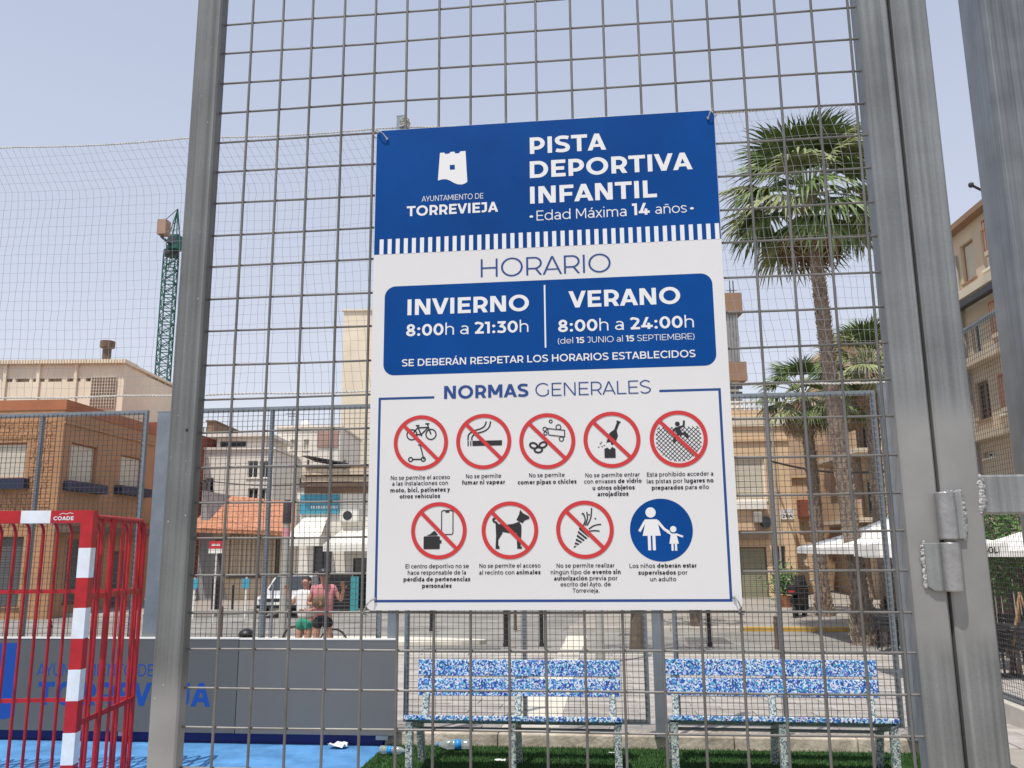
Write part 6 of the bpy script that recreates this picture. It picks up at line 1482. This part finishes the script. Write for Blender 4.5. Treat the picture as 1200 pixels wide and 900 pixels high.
def bollard(px, d, h, r, lab, m='black', ball=False):
    b = onG(px, d); t = thing('bollard', lab, 'bollard', b, 'black street bollards')
    mb = MB(); mb.lathe(b, [(r * 1.2, -.02), (r * 1.2, .06), (r, .09), (r, h - .12), (r * 1.12, h - .1), (r * 1.12, h - .06), (r * .8, h)], 14); mb.build('shaft', M[m], t, True)
    mb = MB(); mb.ball(b + Vector((0, 0, h + r * .6)), r * (1.0 if not ball else 1.5), 12, 8); mb.build('finial', M[m], t, True); return t
def bp(px, ytop, ybot): 
    # distance at which the falling street projects to ybot
    for k in range(80, 700):
        d = k / 10; q = onG(px, d); v = q - CAM; dd = v.dot(_F); y = 450 - F_PX * v.dot(_U) / dd
        if y < ybot: break
    return d, (ybot - ytop) / F_PX * d
for px, y0_, y1_, r, m, lab in ((276, 689, 716, .05, 'black', 'black bollard right of the dark bin, near the curved kerb'), (592, 716, 757, .06, 'black', 'black bollard below the middle of the rules board, left of a pair'), (633, 718, 757, .05, 'black', 'black bollard below the board, slightly leaning, right of the pair'), (603, 706, 738, .05, 'brown_dark', 'brown bollard farther back between the two black ones'),
        (903, 728, 760, .05, 'brown_dark', 'brown bollard right of the board behind the right bench'), (1031, 705, 740, .06, 'black', 'black bollard in front of the cafe chairs'), (264, 716, 749, .05, 'brown_dark', 'brown bollard behind the grey boards, nearest the left steel post'), (506, 712, 739, .05, 'black', 'black bollard below the left part of the board'), (826, 716, 757, .05, 'black', 'black bollard between the board and the right bench'), (176, 720, 750, .05, 'black', 'black bollard behind the fence post left of the steel post'), (67, 733, 760, .05, 'black', 'black bollard behind the goal bars')):
    d, h = bp(px, y0_, y1_); bollard(px, d, h, r, lab, m)
b = onG(294, 9.6); t = thing('bollard', 'large black ball-topped bollard peeping over the grey boards', 'bollard', b, 'black street bollards'); zt_ = atD(294, 737, 9.6).z
mb = MB(); mb.lathe(b, [(.06, 0), (.05, .1), (.05, zt_ - b.z - .18)], 12); mb.build('shaft', M['black'], t, True); mb = MB(); mb.ball((b.x, b.y, zt_ - .065), (.09, .09, .07), 14, 9); mb.build('finial', M['black'], t, True)
# litter bin
d, h = bp(256, 677, 716); b = onG(256, d); t = thing('litter_bin', 'tall black litter bin with a domed lid beside the curved kerb', 'bin', b)
mb = MB(); mb.lathe(b, [(.14, 0), (.17, .1), (.17, h - .25), (.15, h - .24)], 16); mb.build('body', M['black'], t, True); mb = MB(); mb.lathe(b, [(.19, h - .22), (.19, h - .14), (.1, h - .02), (.01, h)], 16); mb.build('lid', M['metal_dark'], t, True)
# road sign
b = onG(254, 31); zt_, zb_ = atD(254, 634, 31).z, atD(254, 643, 31).z; t = thing('road_sign', 'small red and white rectangular road sign on a white post left of the tiled house', 'road sign', b)
mb = MB(); mb.lathe(b, [(.04, 0), (.04, zt_ - b.z - .02)], 8); mb.build('post', M['frame_white'], t); hw_ = .26
mb = MB(); mb.box(b.x - hw_, b.x + hw_, b.y - .07, b.y - .05, zb_, zt_); pl_ = mb.build('plate', M['sign_post_red'], t); mb = MB(); mb.box(b.x - hw_, b.x + hw_, b.y - .0705, b.y - .05, zb_ - .16, zb_ - .005); mb.build('white_plate', M['frame_white'], t)
mb = MB(); mb.box(b.x - hw_ * .6, b.x + hw_ * .6, b.y - .075, b.y - .0705, (zb_ + zt_) / 2 - .03, (zb_ + zt_) / 2 + .03); mb.build('bar', M['frame_white'], pl_)
for k, px in enumerate((231, 291)):
    b = onG(px, 33); t = thing('parking_post', ['slim white post with a blue plate at the left edge of the wire panel', 'slim white post with a blue plate in front of the tiled house'][k], 'post', b, 'white posts on the left pavement')
    mb = MB(); mb.lathe(b, [(.045, 0), (.045, 1.5)], 8); mb.build('post', M['frame_white'], t); mb = MB(); mb.box(b.x - .14, b.x + .14, b.y - .07, b.y - .05, b.z + 1.1, b.z + 1.45); mb.build('plate', M['blue_sign'], t)

# ================================================================== vehicles
def car(c, rot, lab):
    t = thing('parked_car', lab, 'car', c, None, rot)
    def P(nm, mb, m, par=t, sm=False, bev=0):
        me = mb.mesh(nm); me.materials.append(M[m] if isinstance(m, str) else m); o = bpy.data.objects.new(nm, me); COL.objects.link(o); o.parent = par
        if sm: me.polygons.foreach_set('use_smooth', [True] * len(me.polygons))
        if bev: b = o.modifiers.new('bevel', 'BEVEL'); b.width = bev; b.segments = 3; b.limit_method = 'ANGLE'
        return o
    # profile along y (front at -y)
    prof = [(-2.05, .32), (-2.08, .55), (-2.0, .74), (-1.2, .90), (-.95, .93), (-.25, 1.42), (.2, 1.48), (1.1, 1.45), (1.75, 1.02), (2.02, .95), (2.05, .5), (1.98, .30)]
    secs = [(-.86, .93, 0), (-.80, .97, .0), (-.5, 1, .02), (0, 1, .03), (.5, 1, .02), (.80, .97, 0), (.86, .93, 0)]; mb = MB(); n = len(prof)
    for xx, k, up in secs:
        for y, z in prof:
            ins = max(0, (z - .95)) * .28; x_ = xx * (1 - ins); mb.v.append((x_, y * k, z * (1 if z < .95 else 1) + (up if z > 1.3 else 0) - (.02 if abs(xx) > .84 else 0)))
    for i in range(len(secs) - 1):
        for j in range(n): a = i * n + j; b = i * n + (j + 1) % n; mb.f.append((a, b, b + n, a + n))
    mb.f.append(tuple(range(n))[::-1]); mb.f.append(tuple((len(secs) - 1) * n + j for j in range(n))); body = P('body', mb, 'car_white', sm=True, bev=.03)
    mb = MB(); mb.add([(-.70, -.99, .945), (.70, -.99, .945), (.60, -.30, 1.435), (-.60, -.30, 1.435)], [(0, 1, 2, 3)]); w = P('windscreen', mb, 'glass_dark'); so = w.modifiers.new('thickness', 'SOLIDIFY'); so.thickness = .03; so.offset = 1
    for s in (-1, 1):
        mb = MB(); mb.add([(s * .835, -.7, .96), (s * .835, 1.35, 1.0), (s * .735, .98, 1.40), (s * .735, -.2, 1.40)], [(0, 1, 2, 3)]); P('side_window', mb, 'glass_dark')
        mb = MB(); mb.ball((s * .62, -2.0, .66), (.17, .1, .09), 12, 8); P('headlight', mb, 'frame_white', sm=True)
        mb = MB(); mb.ball((s * .93, -.72, 1.0), (.1, .07, .07), 8, 6); P('wing_mirror', mb, 'car_white', sm=True)
        for y in (-1.3, 1.3):
            mb = MB(); mb.lathe((s * .74 - .1, y, .31), [(.2, 0), (.3, .02), (.31, .06), (.31, .15), (.3, .2), (.2, .21)], 20, 'x'); wh = P('wheel', mb, 'rubber', sm=True)
            mb = MB(); mb.lathe((s * .74 - .11 + (.0 if s < 0 else .1), y, .31), [(.18, 0), (.17, .12)], 14, 'x'); P('rim', mb, 'pole_grey', wh)
    mb = MB(); mb.box(-.5, .5, -2.10, -2.05, .56, .68); P('grille', mb, 'black'); mb = MB(); mb.box(-.8, .8, -2.11, -2.0, .32, .44); P('bumper_intake', mb, 'black'); mb = MB(); mb.box(-.26, .26, -2.13, -2.11, .45, .55); P('number_plate', mb, 'frame_white')
    mb = MB(); mb.bar((-.5, -1.01, .96), (.1, -.92, 1.03), .015, .015); P('wiper', mb, 'black')
    return t
b = onG(346, 35.5); car(b + Vector((0, 0, .0)), R(4), 'white car facing the court, parked beside the thick concrete pole')
# scooter
b = onG(932, 30.8); sc = thing('motor_scooter', 'black parked motor scooter seen from behind, right of the peach garage', 'scooter', b, None, R(-25))
def SPt(nm, mb, m, par=sc, sm=True):
    me = mb.mesh(nm); me.materials.append(M[m]); o = bpy.data.objects.new(nm, me); COL.objects.link(o); o.parent = par
    if sm: me.polygons.foreach_set('use_smooth', [True] * len(me.polygons))
    return o
for y in (-.62, .66): mb = MB(); mb.lathe((-.06, y, .25), [(.16, 0), (.24, .01), (.25, .06), (.24, .11), (.16, .12)], 18, 'x'); SPt('wheel', mb, 'rubber')
mb = MB(); mb.ball((0, -.38, .62), (.22, .48, .22), 14, 9); SPt('rear_body', mb, 'black'); mb = MB(); mb.ball((0, -.22, .82), (.17, .42, .09), 14, 8); SPt('seat', mb, 'rubber')
mb = MB(); mb.box(-.18, .18, -.1, .45, .28, .36); SPt('footboard', mb, 'black', sm=False); mb = MB(); mb.hexa([(-.22, .42, .3), (.22, .42, .3), (.16, .62, .3), (-.16, .62, .3), (-.25, .36, .98), (.25, .36, .98), (.14, .5, .98), (-.14, .5, .98)]); SPt('leg_shield', mb, 'black', sm=False)
mb = MB(); mb.bevbox(-.2, .2, -.95, -.6, .84, 1.16, .05); SPt('top_box', mb, 'black', sm=False); mb = MB(); mb.box(-.1, .1, -.98, -.951, .92, .98); SPt('tail_light', mb, 'sign_post_red', sm=False)
mb = MB(); mb.tube([(-.34, .32, 1.05), (-.15, .4, 1.08), (.15, .4, 1.08), (.34, .32, 1.05)], .018, 6); SPt('handlebar', mb, 'black')
mb = MB(); mb.hexa([(-.24, .42, 1.0), (.24, .42, 1.0), (.24, .44, 1.0), (-.24, .44, 1.0), (-.17, .3, 1.45), (.17, .3, 1.45), (.17, .32, 1.45), (-.17, .32, 1.45)]); SPt('windshield', mb, 'glass_dark', sm=False)
for s in (-1, 1): mb = MB(); mb.tube([(s * .28, .35, 1.06), (s * .36, .33, 1.24)], .01, 5); mb.ball((s * .38, .32, 1.29), (.06, .02, .045), 8, 6); SPt('mirror', mb, 'pole_grey')

# ================================================================== the two people and the bicycle
def skin_body(name, verts, edges, radii, m, parent, sub=2):
    me = bpy.data.meshes.new(name); me.from_pydata(verts, edges, []); me.materials.append(m); o = bpy.data.objects.new(name, me); COL.objects.link(o); o.parent = parent
    sk = o.modifiers.new('skin', 'SKIN'); sk.use_smooth_shade = True
    if not me.skin_vertices: me.skin_vertices.new()
    for v, r in zip(me.skin_vertices[0].data, radii): v.radius = (r, r) if not isinstance(r, tuple) else r
    me.skin_vertices[0].data[0].use_root = True
    s = o.modifiers.new('sub', 'SUBSURF'); s.levels = s.render_levels = sub; return o
def person(px, d, H, rot, lab, top, shorts, armL, armR, cap=None, hairlen=.0, legs=((-.02, .0), (.03, .06)), bag=False):
    b = onG(px, d); t = thing('person', lab, 'person', b, None, rot); s = H / 1.70
    V = {'pelvis': (0, 0, .93), 'belly': (0, 0, 1.06), 'chest': (0, .0, 1.26), 'neck': (0, 0, 1.44), 'neck2': (0, -.01, 1.50), 'head': (0, -.02, 1.585), 'crown': (0, -.01, 1.655),
         'shL': (-.165, 0, 1.375), 'shR': (.165, 0, 1.375), 'hipL': (-.095, 0, .88), 'hipR': (.095, 0, .88)}
    R_ = {'pelvis': (.15, .11), 'belly': (.125, .095), 'chest': (.155, .105), 'neck': .055, 'neck2': .05, 'head': (.082, .098), 'crown': (.055, .068), 'shL': .055, 'shR': .055, 'hipL': .088, 'hipR': .088}
    E_ = [('pelvis', 'belly'), ('belly', 'chest'), ('chest', 'neck'), ('neck', 'neck2'), ('neck2', 'head'), ('head', 'crown'), ('chest', 'shL'), ('chest', 'shR'), ('pelvis', 'hipL'), ('pelvis', 'hipR')]
    for k, sd, arm in (('L', -1, armL), ('R', 1, armR)):
        V['el' + k], V['wr' + k], V['pm' + k] = arm; R_['el' + k] = .038; R_['wr' + k] = .026; R_['pm' + k] = (.032, .02); E_ += [('sh' + k, 'el' + k), ('el' + k, 'wr' + k), ('wr' + k, 'pm' + k)]
    for k, sd, (fy, ky) in (('L', -1, legs[0]), ('R', 1, legs[1])):
        V['kn' + k] = (sd * .10, ky - .03, .49); V['an' + k] = (sd * .105, fy + .03, .09); V['fo' + k] = (sd * .115, fy - .07, .035); V['to' + k] = (sd * .12, fy - .14, .028)
        R_['kn' + k] = .056; R_['an' + k] = .036; R_['fo' + k] = (.04, .03); R_['to' + k] = (.032, .022); E_ += [('hip' + k, 'kn' + k), ('kn' + k, 'an' + k), ('an' + k, 'fo' + k), ('fo' + k, 'to' + k)]
    ks = list(V); ix = {k: i for i, k in enumerate(ks)}
    body = skin_body('body', [tuple(c * s for c in V[k]) for k in ks], [(ix[a], ix[b]) for a, b in E_], [tuple(q * s for q in R_[k]) if isinstance(R_[k], tuple) else R_[k] * s for k in ks], M['skin'], t)
    # fingers: five short skinned chains rooted in each palm
    for k in 'LR':
        w, p = Vector(V['wr' + k]), Vector(V['pm' + k]); dr = (p - w).normalized(); sdv = dr.cross(Vector((0, 1, 0))); sdv = sdv.normalized() if sdv.length > .1 else Vector((1, 0, 0)); fv, fe, fr = [], [], []
        for q in range(5):
            o_ = (q - 1.5) * .017; base = p + sdv * o_ if q < 4 else w + dr * .03 + sdv * -.03; ln = (.07, .08, .075, .06, .05)[q]; dd = dr if q < 4 else (dr * .6 - sdv).normalized(); bend = Vector((0, -.012, 0)); n0 = len(fv)
            fv += [tuple((base - dd * .01) * s), tuple((base + dd * ln * .55 + bend * .5) * s), tuple((base + dd * ln + bend * 1.6) * s)]; fe += [(n0, n0 + 1), (n0 + 1, n0 + 2)]; fr += [.0095 * s, .0085 * s, .007 * s]
        for q in range(5):
            skin_body('finger', fv[q * 3:q * 3 + 3], [(0, 1), (1, 2)], fr[q * 3:q * 3 + 3], M['skin'], body, 1)
    # clothes
    def garment(nm, pts, edg, rad, m): return skin_body(nm, [tuple(c * s for c in p) for p in pts], edg, [tuple(q * s for q in r) if isinstance(r, tuple) else r * s for r in rad], M[m], t)
    def lp(a, b, f): return tuple(x + (y - x) * f for x, y in zip(a, b))
    garment('top', [(0, 0, .90), V['belly'], V['chest'], lp(V['chest'], V['neck'], .75), V['shL'], V['shR'], lp(V['shL'], V['elL'], .45), lp(V['shR'], V['elR'], .45)], [(0, 1), (1, 2), (2, 3), (2, 4), (2, 5), (4, 6), (5, 7)], [(.175, .145), (.165, .14), (.20, .165), (.10, .10), .085, .085, .066, .066], top)
    garment('shorts', [lp(V['pelvis'], V['belly'], .6), V['pelvis'], V['hipL'], V['hipR'], lp(V['hipL'], V['knL'], .5), lp(V['hipR'], V['knR'], .5)], [(0, 1), (1, 2), (1, 3), (2, 4), (3, 5)], [(.175, .14), (.19, .155), .125, .125, .10, .10], shorts)
    def P(nm, mb, m, sm=True):
        mb.v = [(x * s, y * s, z * s) for x, y, z in mb.v]; me = mb.mesh(nm); me.materials.append(M[m]); o = bpy.data.objects.new(nm, me); COL.objects.link(o); o.parent = t; me.polygons.foreach_set('use_smooth', [sm] * len(me.polygons)); return o
    hc = V['head']
    mb = MB(); mb.ball((hc[0], hc[1] + .035, hc[2] + .035), (.080, .082, .085), 16, 10); P('hair', mb, 'hair')
    if hairlen: mb = MB(); mb.ball((hc[0], hc[1] + .09, hc[2] - .06), (.05, .05, .13), 10, 8); P('ponytail', mb, 'hair')
    for sd in (-1, 1): mb = MB(); mb.ball((hc[0] + sd * .03, hc[1] - .088, hc[2] + .012), (.012, .008, .008), 8, 6); P('eye', mb, 'black'); mb = MB(); mb.ball((hc[0] + sd * .086, hc[1] + .0, hc[2] - .0), (.012, .022, .03), 8, 6); P('ear', mb, 'skin')
    mb = MB(); mb.ball((hc[0], hc[1] - .10, hc[2] - .015), (.012, .018, .022), 8, 6); P('nose', mb, 'skin'); mb = MB(); mb.ball((hc[0], hc[1] - .088, hc[2] - .05), (.024, .008, .007), 8, 6); P('mouth', mb, 'sign_post_red')
    if cap: mb = MB(); mb.lathe((hc[0], hc[1] + .01, hc[2] + .04), [(.103, 0), (.103, .03), (.085, .075), (.04, .095), (.005, .1)], 16); mb.ball((hc[0], hc[1] - .12, hc[2] + .045), (.075, .08, .012), 12, 6); P('cap', mb, cap)
    for sd, k in ((-1, 'L'), (1, 'R')): mb = MB(); f = V['fo' + k]; mb.ball((f[0], f[1] + .02, f[2] + .005), (.05, .125, .04), 12, 8); P('shoe', mb, 'cloth_white')
    if bag: mb = MB(); mb.ball((-.04, -.19, 1.17), (.13, .08, .11), 14, 9); P('brown_bag', mb, 'bag_brown'); mb = MB(); mb.tube([(-.12, -.12, 1.2), (-.11, .02, 1.44), (.05, .09, 1.36), (.10, .0, 1.2), (.04, -.13, 1.15)], .012, 6); P('strap', mb, 'brown_dark')
    return t
person(361, 15.0, 1.56, R(-14), 'person in white top and green shorts raising one arm, left of the pair', 'cloth_white', 'cloth_green',
       ((-.30, -.03, 1.17), (-.36, -.08, 1.40), (-.37, -.10, 1.47)), ((.25, -.03, 1.12), (.15, -.19, 1.07), (.10, -.23, 1.08)), hairlen=.1, legs=((.0, -.02), (-.05, -.06)))
person(381, 14.6, 1.66, R(12), 'person in black cap and pink top holding a brown bag, right of the pair', 'cloth_pink', 'cloth_black',
       ((-.26, -.02, 1.13), (-.12, -.21, 1.14), (-.06, -.24, 1.15)), ((.30, -.02, 1.17), (.34, -.12, 1.36), (.33, -.15, 1.43)), cap='black', legs=((.02, .0), (-.04, -.05)), bag=True)
b = onG(372, 15.8); bk = thing('bicycle', 'dark bicycle standing behind the two people', 'bicycle', b, None, R(62))
def BK(nm, mb, m='black'):
    me = mb.mesh(nm); me.materials.append(M[m]); o = bpy.data.objects.new(nm, me); COL.objects.link(o); o.parent = bk; me.polygons.foreach_set('use_smooth', [True] * len(me.polygons)); return o
for y in (-.52, .52):
    mb = MB(); n = 30; mb.tube([(0, y + .33 * math.cos(2 * math.pi * k / n), .34 + .33 * math.sin(2 * math.pi * k / n)) for k in range(n + 1)], .018, 6); w = BK('wheel', mb, 'rubber')
    mb = MB()
    for k in range(14): a = 2 * math.pi * k / 14; mb.tube([(0, y, .34), (0, y + .32 * math.cos(a), .34 + .32 * math.sin(a))], .0025, 4)
    me = mb.mesh('spokes'); me.materials.append(M['pole_grey']); o = bpy.data.objects.new('spokes', me); COL.objects.link(o); o.parent = w
mb = MB()
for a, c in (((0, .52, .34), (0, .05, .32)), ((0, .05, .32), (0, .18, .80)), ((0, .18, .78), (0, -.34, .80)), ((0, .05, .32), (0, -.36, .70)), ((0, .52, .34), (0, .17, .72)), ((0, -.33, .86), (0, -.52, .34))): mb.tube([a, c], .017, 7)
BK('frame', mb, 'brown_dark'); mb = MB(); mb.ball((0, .2, .86), (.07, .13, .035), 10, 6); BK('saddle', mb); mb = MB(); mb.tube([(-.3, -.30, .96), (-.12, -.34, .98), (.12, -.34, .98), (.3, -.30, .96)], .013, 6); mb.tube([(0, -.33, .84), (0, -.34, .98)], .014, 6); BK('handlebar', mb)
